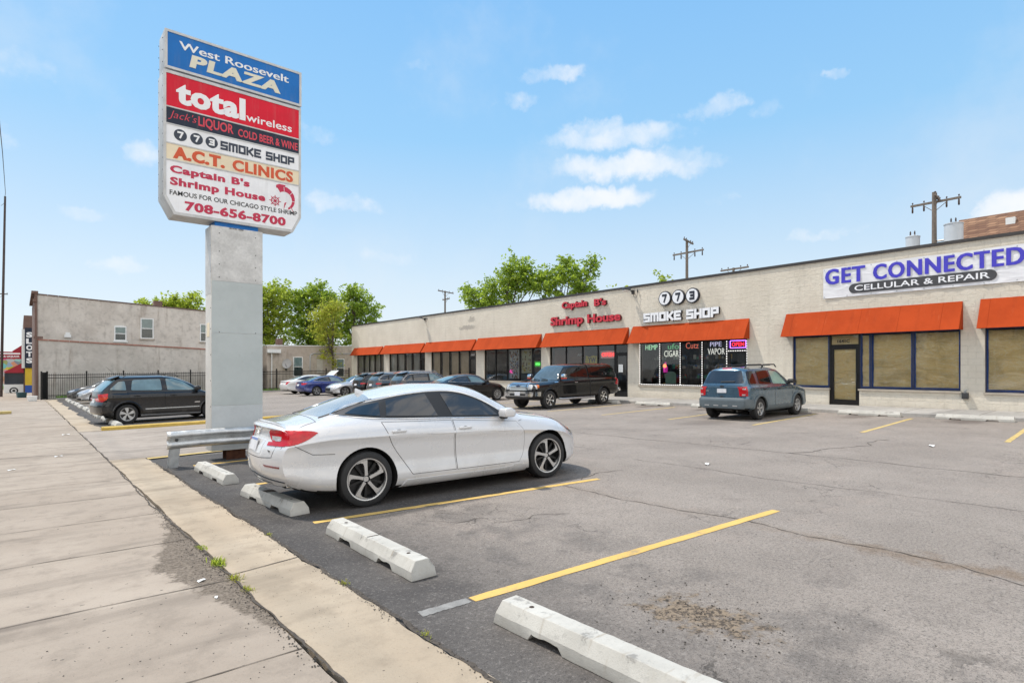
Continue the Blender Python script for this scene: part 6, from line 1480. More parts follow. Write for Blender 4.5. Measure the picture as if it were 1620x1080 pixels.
def doors(o, B, pm, polys, handles, hm=None):
    for i, p in enumerate(polys):
        for sd in (-1, 1):
            g = MB(); B.patch(g, grow(p, .006), 'side', sd, .0012, deep=.006); g.build("door_gap", m_seam, o, smooth=40)
            g = MB(); B.patch(g, p, 'side', sd, .0035, deep=.008); d = g.build("door", pm, o, smooth=40)
            if handles and handles[i]:
                hx, hz = handles[i]; l, n = B.hit(hx, hz, 'side', sd); g = MB()
                g.box(l.x-.095, l.x+.095, min(l.y, l.y+sd*.034), max(l.y, l.y+sd*.034), l.z-.013, l.z+.016); h = g.build("handle", hm or pm, d); bevel(h, .010)
                g = MB(); g.prism([(.05*math.cos(a), .028*math.sin(a)) for a in np.linspace(0, 6.28, 17)[:-1]], (l.x, l.y+sd*.0042, l.z-.006), (1, 0, 0), (0, 0, 1), (0, sd, 0), 0, .002); g.build("handle_cup", m_seam, d)
def mirrors(o, B, x, z, pm, s=1.0, low=None):
    for sd in (-1, 1):
        l, n = B.hit(x, z, 'side', sd); g = MB()
        prof = [(-.09, -.055), (-.10, .0), (-.08, .06), (.02, .075), (.09, .03), (.10, -.02), (.07, -.06)]
        g.prism([(a*s, b*s) for a, b in prof], (l.x, l.y+sd*.07*s, l.z+.04*s), (1, 0, 0), (0, 0, 1), (0, sd, 0), 0, .17*s); m = g.build("wing_mirror", pm, o); bevel(m, .022*s, 3)
        g = MB(); g.box(l.x-.03*s, l.x+.05*s, min(l.y-sd*.02, l.y+sd*.09*s), max(l.y-sd*.02, l.y+sd*.09*s), l.z-.05*s, l.z+.0*s); g.build("mirror_arm", low or m_trim, m)
def sprawl(o, B, x0, x1):
    g = MB(); g.box(x0, x1, -.55, .55, .16, .24); g.tube([(x0-.05, .3, .2), (x1, .25, .2)], .035, 8); g.build("underbody", m_under, o)

def sedan_body(fl=1.0, h=1.0, wb=2.83, ro=1.10, fo=.95, W=.93, R=.335, trunk=0.0, ra=.385, fast=1.0, N=100):
    """tables run over x from the rear bumper (-) to the nose (+), origin midway between the axles"""
    a, f = -wb/2, wb/2; x0, x1 = a-ro, f+fo; X = lambda t: x0+(x1-x0)*t/4.88      # t: metres on a 4.88 m reference
    k = W/.93
    T = dict(W=[(X(0), .80*k), (X(.25), .865*k), (X(.6), .91*k), (X(1.1), .93*k), (X(2.5), .922*k), (X(3.93), .925*k), (X(4.4), .895*k), (X(4.7), .84*k), (X(4.88), .75*k)],
      zb=[(X(0), .33), (X(.3), .25), (X(.75), .20), (X(1.6), .165), (X(3.3), .15), (X(4.5), .17), (X(4.88), .22)],
      zsh=[(X(0), .90*h), (X(.3), .965*h), (X(.8), 1.01*h), (X(1.5), 1.005*h), (X(2.2), .975*h), (X(3.2), .925*h), (X(3.7), .885*h), (X(4.2), .815*h), (X(4.6), .72*h), (X(4.88), .60*h)],
      zt=[(X(0), (1.0+trunk)*h), (X(.06), (1.03+trunk)*h), (X(.35), (1.055+trunk)*h), (X(.62), (1.10+trunk)*h), (X(1.0), 1.225*h), (X(1.4), 1.345*h), (X(1.8), 1.42*h), (X(2.2), 1.45*h), (X(2.5), 1.445*h), (X(2.8), 1.405*h), (X(3.2), 1.225*h), (X(3.55), 1.04*h), (X(3.75), .985*h), (X(4.2), .92*h), (X(4.6), .825*h), (X(4.8), .735*h), (X(4.88), .66*h)],
      Wb=[(X(0), .76*k), (X(.3), .80*k), (X(1.1), .845*k), (X(2.5), .845*k), (X(3.4), .855*k), (X(4.0), .83*k), (X(4.5), .76*k), (X(4.88), .62*k)],
      zr=[(X(0), (.965+trunk)*h), (X(.35), (1.03+trunk*.9)*h), (X(.62), 1.065*h), (X(1.0), 1.165*h), (X(1.4), 1.275*h), (X(1.8), 1.345*h), (X(2.2), 1.378*h), (X(2.5), 1.37*h), (X(2.8), 1.32*h), (X(3.2), 1.125*h), (X(3.55), .96*h), (X(3.75), .925*h), (X(4.2), .86*h), (X(4.6), .765*h), (X(4.88), .625*h)],
      Wr=[(X(0), .66*k), (X(.4), .64*k), (X(.8), .615*k), (X(1.3), .60*k), (X(2.0), .585*k), (X(2.6), .60*k), (X(3.0), .655*k), (X(3.5), .73*k), (X(3.9), .74*k), (X(4.5), .66*k), (X(4.88), .52*k)])
    xr = [(.2, .17), (.33, .09), (.50, .005), (.62, 0), (.76, .03), (.86, .085), (.95, .10), (1.03, .045), (1.1, .03)]
    xf = [(.15, -.10), (.26, -.02), (.45, 0), (.6, -.03), (.72, -.11), (.85, -.25)]
    B = Body(T, (x0, x1), xr, xf, .24, .50, [(a, R, ra), (f, R, ra)], N); B.X = X; return B
def ngrid(pts): return [tuple(p) for p in pts]
# ---------------------------------------------------------------- white sedan (the nearest car)
p_white = paint("white_pearl_paint", (.62, .62, .63), metal=.12, rough=.24, dirt=.10)
B = sedan_body(N=130); HD = R_(-4.0)
B_a = B
ac = None
def accord():
    o = car("sedan", "white four door sedan with red tail lamps parked beside the tall sign", "car", 4.85, 7.50, HD, 1.038, B, p_white, [(1.415, .335, .250, .235, 'accord'), (-1.415, .335, .250, .235, 'accord')])
    dlo = smooth_poly([(.70, .965), (-.32, 1.012), (-1.14, 1.052), (-1.72, 1.115, 1), (-1.42, 1.215), (-.88, 1.305), (-.36, 1.345), (.02, 1.315), (.36, 1.19), (.64, 1.02)], 4)
    q1 = smooth_poly([(-1.60, 1.118, 1), (-1.20, 1.072, 1), (-1.155, 1.235, 1), (-1.42, 1.188)], 3)
    q2 = smooth_poly([(-1.12, 1.070, 1), (-.40, 1.033, 1), (-.50, 1.318, 1), (-.80, 1.298), (-1.06, 1.253, 1)], 3)
    q3 = smooth_poly([(-.18, 1.020, 1), (.56, .985, 1), (.40, 1.13), (.22, 1.225), (-.02, 1.292), (-.28, 1.318, 1)], 3)
    sidewin(o, B, [q1, q2, q3], [m_glass, m_glass, m_glass], dlo, grow(dlo, .012))
    doors(o, B, p_white, [smooth_poly([(-1.20, 1.00, 1), (-.215, .965, 1), (-.20, .60), (-.185, .325, 1), (-.82, .335, 1), (-.93, .50), (-1.08, .72)], 3),
                         smooth_poly([(-.19, .963, 1), (.84, .885, 1), (.97, .70), (.95, .45), (.86, .315, 1), (-.16, .322, 1), (-.175, .6)], 3)], [(-1.0, .885), (-.03, .858)])
    # skirts, lower crease
    for sd in (-1, 1):
        g = MB(); B.patch(g, smooth_poly([(-.98, .185, 1), (1.0, .175, 1), (.99, .26, 1), (.80, .285), (.55, .255), (-.9, .27, 1)], 3), 'side', sd, .012, deep=.01); g.build("side_skirt", p_white, o, smooth=40)
    # glass front and rear
    part(o, B, "windscreen", m_glassw, [(smooth_poly([(.34, 0), (.30, .52, 1), (.98, .70, 1), (1.12, 0), (.98, -.70, 1), (.30, -.52, 1)], 4), 'top', 1, .005)])
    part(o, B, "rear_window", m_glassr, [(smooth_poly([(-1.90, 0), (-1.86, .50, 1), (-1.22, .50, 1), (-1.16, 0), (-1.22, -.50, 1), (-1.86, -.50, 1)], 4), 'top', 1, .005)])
    g = MB()
    for sd in (-1, 1): B.lines(g, [(-1.88, sd*.535), (-1.20, sd*.53)], 'top', 1, .007, .004)
    g.build("rear_window_trim", m_trim, o)
    # tail lamps wrap from the flank round to the boot
    for sd in (-1, 1):
        fl = smooth_poly([(-2.39, .967, 1), (-2.22, .968), (-2.05, .955), (-1.985, .935, 1), (-2.10, .865), (-2.24, .812), (-2.39, .795, 1)], 3)
        g = MB(); B.patch(g, fl, 'side', sd, .008, .03)
        re = [(sd*.735, .967), (sd*.40, .955), (sd*.42, .915), (sd*.54, .905), (sd*.66, .90), (sd*.66, .845), (sd*.54, .835), (sd*.40, .828), (sd*.41, .79), (sd*.735, .795)]
        B.patch(g, re, 'rear', 1, .008, .03); tl = g.build("tail_lamp", m_tail, o, smooth=35)
        g = MB(); B.patch(g, [(sd*.635, .895), (sd*.44, .90), (sd*.47, .852), (sd*.60, .852), (sd*.635, .86)], 'rear', 1, .009, .03); B.patch(g, [(-2.37, .90), (-2.33, .90), (-2.33, .86), (-2.34, .845), (-2.37, .845)], 'side', sd, .012, .03); g.build("reversing_lamp", m_clear, tl, smooth=35)
        g = MB(); B.patch(g, [(sd*.40, .575), (sd*.715, .568), (sd*.715, .548), (sd*.44, .553)], 'rear', 1, .006, .03); g.build("reflector", m_taild, o)
        g = MB(); B.patch(g, smooth_poly([(2.17, .70, 1), (1.98, .735, 1), (2.10, .675), (2.22, .645, 1)], 3), 'side', sd, .006, .03); B.patch(g, [(sd*.50, .66), (sd*.80, .68), (sd*.80, .62), (sd*.52, .61)], 'front', 1, .006, .03); hl = g.build("headlight", m_clear, o, smooth=35)
        g = MB(); B.patch(g, [(2.205, .665), (2.12, .690), (2.15, .655)], 'side', sd, .010, .03); g.build("side_marker", m_amber, hl)
    # number plate, badge, lip spoiler, exhausts
    part(o, B, "number_plate_recess", p_white, [(rect(-.30, .30, .69, .85, .03), 'rear', 1, .004)])
    g = MB(); g.box(-2.462, -2.452, -.155, .155, .712, .862)
    for v in range(len(g.v)):
        l, n = B.hit(0, .79, 'rear'); g.v[v] = (g.v[v][0]+2.452+l.x-.012 + (g.v[v][2]-.79)*.25, g.v[v][1], g.v[v][2])
    pl = g.build("number_plate", m_plate, o)
    g = MB(); l, n = B.hit(0, .79, 'rear'); g.box(l.x-.024, l.x-.012, -.15, .15, .83, .855)
    for v in range(len(g.v)): g.v[v] = (g.v[v][0]+(g.v[v][2]-.79)*.25, g.v[v][1], g.v[v][2])
    g.build("plate_band", m_plateb, pl)
    l, n = B.hit(0, .935, 'rear'); g = MB(); zc = .94
    ring = [(.05*math.cos(a)*(1+.12*math.sin(a)), .042*math.sin(a)) for a in np.linspace(0, 2*math.pi, 21)]
    g.tube([(l.x-.008+.2*(b-0), a, zc+b) for a, b in ring], .0055, 6); 
    for s2 in (-1, 1): g.tube([(l.x-.012, s2*.016, zc-.03), (l.x-.002, s2*.028, zc+.032)], .006, 6)
    g.tube([(l.x-.008, -.02, zc), (l.x-.008, .02, zc)], .0055, 6); g.build("badge", m_chrome, o, smooth=50)
    l2, n2 = B.hit(-.50, .735, 'rear'); g = MB(); put_text(g, "SPORT", (l2.x-.006, -.44, .725), (0, -1, 0), (0, 0, 1), (-1, 0, 0), .12, .018, .003, .01); g.build("model_lettering", m_trim, o)
    g = MB(); vs = []; nn = 28
    for i in range(nn+1):
        y = -.68+1.36*i/nn; xx = 0
        e = 1-abs(y)/.68; l1, _ = B.hit(-2.385+.10*(abs(y)/.68)**2, y, 'top'); hgt = .024*min(1, e*4)
        for (dx, dz) in ((.12, -.004), (.05, hgt*.7), (.005, hgt+.004), (.0, hgt-.012), (.02, -.012)): vs.append((l1.x+dx, y, l1.z+dz))
    g.add(vs, [(i*5+k, i*5+k+1, (i+1)*5+k+1, (i+1)*5+k) for i in range(nn) for k in range(4)]+[(i*5+4, i*5, (i+1)*5, (i+1)*5+4) for i in range(nn)]); sp = g.build("lip_spoiler", p_white, o, smooth=30)
    for sd in (-1, 1):
        l, n = B.hit(sd*.60, .33, 'rear'); g = MB(); pts = rect(-.13, .13, -.035, .035, .03)
        g.prism(pts, (l.x+.05, sd*.58, .335), (0, 1, 0), (0, 0, 1), (-1, 0, 0), -.1, .02); ex = g.build("exhaust_tip", m_chrome, o, smooth=40)
        g = MB(); g.prism([(a*.86, b*.75) for a, b in pts], (l.x+.0285, sd*.58, .335), (0, 1, 0), (0, 0, 1), (-1, 0, 0), 0, .0012); g.build("exhaust_bore", m_under, ex)
    g = MB(); B.lines(g, [(y, .385+.055*(1-abs(y)/.72)) for y in np.linspace(-.72, .72, 25)], 'rear', 1, .009, .0); g.build("bumper_trim", m_trim, o)
    g = MB(); B.patch(g, rect(-.46, .46, .26, .36, .03), 'rear', 1, .004); g.build("rear_diffuser", m_trim, o)
    seams(o, B, side=[[(-2.24, .80), (-2.05, .69), (-1.80, .675)], [(.95, .90), (.88, .885)]], rear=[[(-.60, .79), (-.57, .665), (-.3, .645), (.3, .645), (.57, .665), (.60, .79)]],
          top=[[(-2.36, .70), (-2.16, .72), (-1.95, .66)], [(-2.36, -.70), (-2.16, -.72), (-1.95, -.66)], [(.98, .72), (1.5, .74), (2.1, .66)], [(.98, -.72), (1.5, -.74), (2.1, -.66)], [(-1.95, .66), (-1.93, 0), (-1.95, -.66)]], r=.0035)
    mirrors(o, B, .62, .985, p_white)
    g = MB(); l, n = B.hit(-1.12, 0, 'top'); g.prism([(-.09, -.02), (.085, -.02), (.0, .03), (-.075, .062), (-.085, .06)], (l.x, 0, l.z), (1, 0, 0), (0, 0, 1), (0, 1, 0), -.018, .018); bevel(g.build("antenna_fin", p_white, o), .008)
    part(o, B, "grille", m_trim, [(rect(-.55, .55, .34, .60, .08), 'front', 1, .005)])
    sprawl(o, B, -1.9, 1.9); return o
accord()

# ---------------------------------------------------------------- boxier bodies
def wagon_body(L, W, H, belt, hood, a, f, R, ra, rearx, boxy=False, glass_in=.42, hoodx=1.0, scr=.75, nose=.45, roofw=.66, rr=None, N=90, xr=None, xf=None, cr=.16, cf=.30, zb=.2, roofdrop=.05, power=3.0):
    x0, x1 = L; k = W; cb = x1-hoodx; wt = cb-scr        # cowl and windscreen top
    T = dict(W=[(x0, .88*k), (x0+.18, .955*k), (x0+.5, .99*k), (a, 1.0*k), (f, .995*k), (x1-.45, .965*k), (x1-.15, .90*k), (x1, .82*k)],
      zb=[(x0, zb+.12), (x0+.3, zb+.05), (a+.3, zb), (f-.3, zb), (x1-.2, zb+.02), (x1, zb+.06)],
      zsh=[(x0, belt-.06), (x0+.25, belt), (0, belt-.01), (cb-.1, belt-.03), (cb+.3, hood-.06), (x1-.25, hood-.15), (x1, nose)],
      zt=[(x0, belt+.10), (x0+.04, belt+.22), (x0+rearx, H-.06), (x0+rearx+.3, H-.01), (0, H), (wt-.3, H-.015), (wt, H-roofdrop), (wt+scr*.5, (H+hood)/2+.05), (cb, hood+.02), (cb+.2, hood), (x1-.35, hood-.07), (x1-.12, hood-.13), (x1, nose+.10)],
      Wb=[(x0, .80*k), (x0+.3, .89*k), (0, .90*k), (cb, .91*k), (f+.3, .86*k), (x1, .66*k)],
      zr=[(x0, belt+.04), (x0+.04, belt+.12), (x0+rearx, H-.14), (x0+rearx+.3, H-.085), (0, H-.075), (wt-.3, H-.09), (wt, H-roofdrop-.09), (wt+scr*.5, (H+hood)/2-.05), (cb, hood-.02), (cb+.2, hood-.03), (x1-.35, hood-.11), (x1, nose+.04)],
      Wr=[(x0, .74*k), (x0+.3, roofw*1.07*k), (x0+rearx, roofw*1.03*k), (0, roofw*1.05*k), (wt, roofw*1.05*k), (cb, .80*k), (f+.2, .76*k), (x1, .55*k)])
    if boxy:
        T['zt'] = T['zt'][:-3]+[(x1-.45, hood-.035), (x1-.14, hood-.075), (x1-.05, hood-.115), (x1, hood-.20)]
        T['zr'] = T['zr'][:-2]+[(x1-.45, hood-.065), (x1-.14, hood-.105), (x1-.05, hood-.15), (x1, hood-.235)]
        T['zsh'] = T['zsh'][:-2]+[(x1-.45, hood-.11), (x1-.12, hood-.16), (x1, hood-.28)]
        T['W'] = T['W'][:-2]+[(x1-.12, .945*k), (x1, .90*k)]; T['Wb'] = T['Wb'][:-1]+[(x1-.1, .84*k), (x1, .78*k)]; T['Wr'] = T['Wr'][:-1]+[(x1-.1, .72*k), (x1, .66*k)]
    xr = xr or [(.2, .10), (.4, .0), (.7, .0), (.85, .05), (1.1, .10), (H, .12)]; xf = xf or [(.2, -.08), (.4, 0), (.6, -.01), (.8, -.07), (1.1, -.12)]
    B = Body(T, L, xr, xf, cr, cf, [(a, R, ra), (f, R, ra)], N, power, crease=.35); B.cb = cb; B.wt = wt; return B
def winset(B, x0, x1, zlo, zhi, lean0, lean1): return [(x0, zlo), (x1, zlo), (x1+lean1, zhi), (x0+lean0, zhi)]
def rgrow(p, r=.03):
    """round the corners of a quad"""
    n = len(p); out = []
    for i in range(n):
        a, b, c = Vector(p[i-1]), Vector(p[i]), Vector(p[(i+1) % n]); u = (a-b).normalized(); v = (c-b).normalized(); s, e = b+u*r, b+v*r
        for t in (0, .33, .66, 1): q = s*(1-t)**2+b*2*t*(1-t)+e*t*t; out.append((q.x, q.y))
    return out
# dark wagon (left of the sign column)
p_dk = paint("charcoal_paint", (.010, .010, .0115), metal=.0, rough=.22, dirt=.03, coat=.6, spec=.25)
B = wagon_body((-2.09, 2.17), .885, 1.575, 1.01, .98, -1.30, 1.30, .318, .375, .42, hoodx=.98, scr=1.05, nose=.48, roofw=.63, xr=[(.2, .14), (.4, .02), (.6, 0), (.75, .05), (.95, .07), (1.1, .12), (1.5, .42)])
def vibe():
    o = car("station_wagon", "dark charcoal wagon with silver five slot wheels parked left of the sign column", "car", 4.10, 24.80, R_(7), 1.055, B, p_dk, [(1.30, .318, .212, .21, 'slot5'), (-1.30, .318, .212, .21, 'slot5')])
    sidewin(o, B, [rgrow([(-1.76, 1.12), (-1.30, 1.09), (-1.32, 1.39), (-1.50, 1.37)], .04), rgrow([(-1.17, 1.085), (-.26, 1.06), (-.28, 1.44), (-1.10, 1.42)], .05), rgrow([(-.10, 1.055), (.82, 1.03), (.42, 1.33), (.10, 1.435), (-.12, 1.445)], .04)], [m_glassl, m_glassl, m_glassl])
    doors(o, B, p_dk, [smooth_poly([(-1.28, 1.03, 1), (-.22, 1.01, 1), (-.20, .36, 1), (-.80, .36, 1), (-.95, .55), (-1.20, .78)], 3), smooth_poly([(-.195, 1.01, 1), (.95, .98, 1), (.98, .65), (.90, .36, 1), (-.175, .36, 1)], 3)], [(-1.02, .90), (.05, .885)])
    for sd in (-1, 1):
        g = MB(); B.patch(g, smooth_poly([(-2.04, .98, 1), (-1.80, 1.0, 1), (-1.86, .82), (-1.95, .74, 1), (-2.06, .76, 1)], 3), 'side', sd, .010, .03); tl = g.build("tail_lamp", m_tail, o, smooth=35)
        g = MB(); B.patch(g, [(-2.03, .89), (-1.81, .89), (-1.86, .80), (-2.03, .78)], 'side', sd, .013, .03); g.build("indicator_lamp", m_amberr, tl, smooth=35)
        g = MB(); B.patch(g, [(-.80, .47), (.88, .47), (.88, .445), (-.78, .445)], 'side', sd, .012); B.patch(g, [(-.92, .28), (.92, .26), (.92, .225), (-.92, .24)], 'side', sd, .02); g.build("side_moulding", m_alloys, o)
        g = MB()
        for wx in (-1.3, 1.3):
            c0 = []
            for a in np.linspace(R_(8), R_(172), 19):
                l, n = B.hit(wx+.41*math.cos(a), .318+.41*math.sin(a), 'side', sd); c0.append(l+n*.012)
            g.tube(c0, .03, 6)
        g.build("wheel_arch_trim", p_dk, o, smooth=60)
        g = MB(); g.tube([(-1.35, sd*.58, 1.53), (-1.25, sd*.58, 1.575), (-.1, sd*.58, 1.595), (.2, sd*.58, 1.58), (.3, sd*.58, 1.50)], .013, 8); g.build("roof_rail", m_trim, o, smooth=50)
        g = MB(); B.patch(g, [(1.95, .80), (1.62, .86), (1.70, .76), (1.98, .70)], 'side', sd, .008, .03); B.patch(g, [(sd*.42, .72), (sd*.66, .78), (sd*.66, .68), (sd*.44, .64)], 'front', 1, .008, .03); g.build("headlight", m_clear, o)
    part(o, B, "rear_window", m_glassl, [(rect(-.60, .60, 1.06, 1.44, .06), 'rear', 1, .006)])
    part(o, B, "windscreen", m_glassw, [(smooth_poly([(.20, 0), (.22, .50, 1), (1.02, .66, 1), (1.16, 0), (1.02, -.66, 1), (.22, -.50, 1)], 3), 'top', 1, .005)])
    g = MB(); g.prism([(-1.70, 1.475), (-1.50, 1.555), (-1.40, 1.58), (-1.45, 1.535), (-1.66, 1.445)], (0, 0, 0), (1, 0, 0), (0, 0, 1), (0, 1, 0), -.58, .58); bevel(g.build("roof_spoiler", p_dk, o), .012)
    part(o, B, "number_plate", m_plate, [(rect(-.16, .16, .70, .84), 'rear', 1, .01)])
    g = MB(); l, n = B.hit(-1.3, .35, 'top'); g.tube([tuple(l), (l.x-.30, .35, l.z+.33)], .004, 5); g.build("aerial", m_trim, o)
    g = MB(); l, n = B.hit(.72, .56, 'side', -1)
    seams(o, B, side=[[(-2.1, .68), (-1.72, .66)], [(1.02, .95), (1.08, .5)]])
    for sd in (-1, 1):
        g = MB(); B.patch(g, [(.72, .60), (.90, .60), (.90, .63), (.74, .63)], 'side', sd, .006, .03); g.build("badge", m_chrome, o)
    mirrors(o, B, .80, 1.06, p_dk, 1.05); sprawl(o, B, -1.6, 1.6); return o
vibe()
# blue grey SUV
p_suv = paint("blue_grey_paint", (.060, .118, .172), metal=.55, rough=.26, dirt=.05); p_suvd = M("grey_cladding", (.10, .125, .14), .5, var=.12)
B = wagon_body((-2.17, 2.26), .905, 1.70, 1.11, 1.06, -1.31, 1.31, .35, .41, .26, boxy=True, hoodx=1.12, scr=.78, nose=.62, roofw=.615, zb=.27, xr=[(.3, .12), (.42, 0), (.68, 0), (.72, .06), (1.05, .07), (1.2, .12), (1.7, .33)], cr=.10, cf=.22, power=4)
def suv():
    o = car("suv", "blue grey SUV seen from behind, parked facing the smoke shop", "SUV", 18.62, 9.42, R_(-.5), .965, B, p_suv, [(1.31, .352, .205, .225, 'star5'), (-1.31, .352, .205, .225, 'star5')])
    sidewin(o, B, [rgrow([(-1.86, 1.15), (-1.40, 1.15), (-1.40, 1.56), (-1.72, 1.56)], .04), rgrow([(-1.22, 1.145), (-.44, 1.13), (-.44, 1.56), (-1.16, 1.565)], .04), rgrow([(-.30, 1.13), (.60, 1.10), (.34, 1.40), (.16, 1.53), (-.30, 1.56)], .04)], [m_glassd, m_glassd, m_glassg])
    doors(o, B, p_suv, [smooth_poly([(-1.28, 1.10, 1), (-.37, 1.09, 1), (-.36, .45, 1), (-.86, .45, 1), (-1.0, .62), (-1.20, .80)], 3), smooth_poly([(-.345, 1.09, 1), (.72, 1.06, 1), (.80, .8), (.80, .45, 1), (-.335, .45, 1)], 3)], [(-1.06, .98), (-.10, .965)], m_trim)
    for sd in (-1, 1):
        g = MB(); B.patch(g, [(sd*.66, .78), (sd*.785, .78), (sd*.785, 1.07), (sd*.68, 1.07)], 'rear', 1, .010, .03); B.patch(g, [(-2.14, .78), (-1.98, .78), (-2.0, 1.07), (-2.12, 1.07)], 'side', sd, .010, .03); tl = g.build("tail_lamp", m_tail, o, smooth=35)
        g = MB(); B.patch(g, [(sd*.675, .80), (sd*.775, .80), (sd*.775, .84), (sd*.675, .84)], 'rear', 1, .014, .03); B.patch(g, [(sd*.685, .985), (sd*.775, .985), (sd*.775, 1.02), (sd*.685, 1.02)], 'rear', 1, .014, .03); g.build("reversing_lamp", m_clear, tl)
        g = MB()
        for wx in (-1.31, 1.31):
            n = 21; vs = []
            for k in range(n):
                a = R_(-6)+R_(192)*k/(n-1)
                for (rr_, of) in ((.405, -.02), (.405, .028), (.44, .034), (.47, .024), (.478, -.01)):
                    l, nn_ = B.hit(wx+rr_*math.cos(a), .352+rr_*math.sin(a), 'side', sd); vs.append((wx+rr_*math.cos(a), l.y+sd*of, .352+rr_*math.sin(a)))
            g.add(vs, [(k*5+q, k*5+q+1, (k+1)*5+q+1, (k+1)*5+q) for k in range(n-1) for q in range(4)])
        g.build("wheel_arch_cladding", p_suvd, o, smooth=40)
        g = MB(); B.patch(g, [(-.84, .28), (.84, .28), (.84, .43), (-.84, .43)], 'side', sd, .016); g.build("sill_cladding", p_suvd, o, smooth=40)
        g = MB()
        for (xa, xb) in ((-1.6, -.45), (-.55, .45)): g.tube([(xa, sd*.53, 1.66), (xa+.12, sd*.53, 1.755), (xb-.12, sd*.53, 1.765), (xb, sd*.53, 1.68)], .02, 8)
        g.build("roof_rail", m_trim, o, smooth=50)
        g = MB(); B.patch(g, [(2.12, .95), (1.82, 1.0), (1.85, .85), (2.14, .82)], 'side', sd, .008, .03); B.patch(g, [(sd*.45, .80), (sd*.70, .84), (sd*.70, .97), (sd*.48, .94)], 'front', 1, .008, .03); g.build("headlight", m_clear, o)
    g = MB()
    for xx in (-1.15, .05): g.box(xx-.03, xx+.03, -.52, .52, 1.728, 1.752)
    g.build("roof_crossbar", m_trim, o)
    part(o, B, "rear_window", m_glass, [(rgrow([(-.70, 1.18), (.70, 1.18), (.52, 1.58), (-.52, 1.58)], .06), 'rear', 1, .008)])
    part(o, B, "windscreen", m_glassw, [(smooth_poly([(.44, 0), (.44, .50, 1), (1.02, .68, 1), (1.12, 0), (1.02, -.68, 1), (.44, -.50, 1)], 3), 'top', 1, .005)])
    bp = part(o, B, "rear_bumper", p_suvd, [(rect(-.775, .775, .40, .70, .05), 'rear', 1, .03)])
    for sd in (-1, 1):
        g = MB(); B.patch(g, [(-2.15, .42), (-1.72, .42), (-1.78, .66), (-2.15, .70)], 'side', sd, .02, .04); g.build("bumper_corner", p_suvd, bp, smooth=40)
    g = MB()
    for yy in (-.48, -.16, .16, .48):
        l, n = B.hit(yy, .47, 'rear'); g.box(l.x-.034, l.x-.03, yy-.085, yy+.085, .458, .49)
    g.build("bumper_insert", m_alloy, bp)
    part(o, B, "number_plate_recess", p_suv, [(rect(-.40, .40, .86, 1.02, .03), 'rear', 1, .006)]); part(o, B, "number_plate", m_plate, [(rect(-.16, .16, .875, 1.005), 'rear', 1, .013)])
    part(o, B, "model_lettering", m_chrome, [(rect(.46, .66, .92, .955), 'rear', 1, .008)]); part(o, B, "badge", m_trim, [([(.075*math.cos(a), 1.085+.03*math.sin(a)) for a in np.linspace(0, 6.28, 15)[:-1]], 'rear', 1, .008)])
    part(o, B, "brake_light", m_tail, [(rect(-.16, .16, 1.625, 1.655), 'rear', 1, .012)]); part(o, B, "tailgate_latch", m_trim, [(rect(-.05, .05, .735, .78), 'rear', 1, .007)])
    g = MB(); B.lines(g, [(.05, 1.215), (-.42, 1.225)], 'rear', 1, .016, .02); g.build("rear_wiper", m_trim, o)
    seams(o, B, rear=[[(-.66, 1.10), (.66, 1.10)], [(-.70, .72), (.70, .72)], [(-.40, 1.05), (.40, 1.05)], [(-.65, .72), (-.66, 1.1)], [(.65, .72), (.66, 1.1)]], side=[[(.92, 1.0), (.9, .5)]], r=.005)
    g = MB(); g.tube([(-2.0, -.45, .30), (-1.5, -.4, .30), (-1.2, .1, .27)], .035, 8); g.tube([(-1.9, -.25, .32), (-1.6, .5, .32)], .05, 8); g.build("exhaust", m_disc, o, smooth=50)
    mirrors(o, B, .66, 1.14, m_trim, 1.15); sprawl(o, B, -1.5, 1.7); return o
suv()
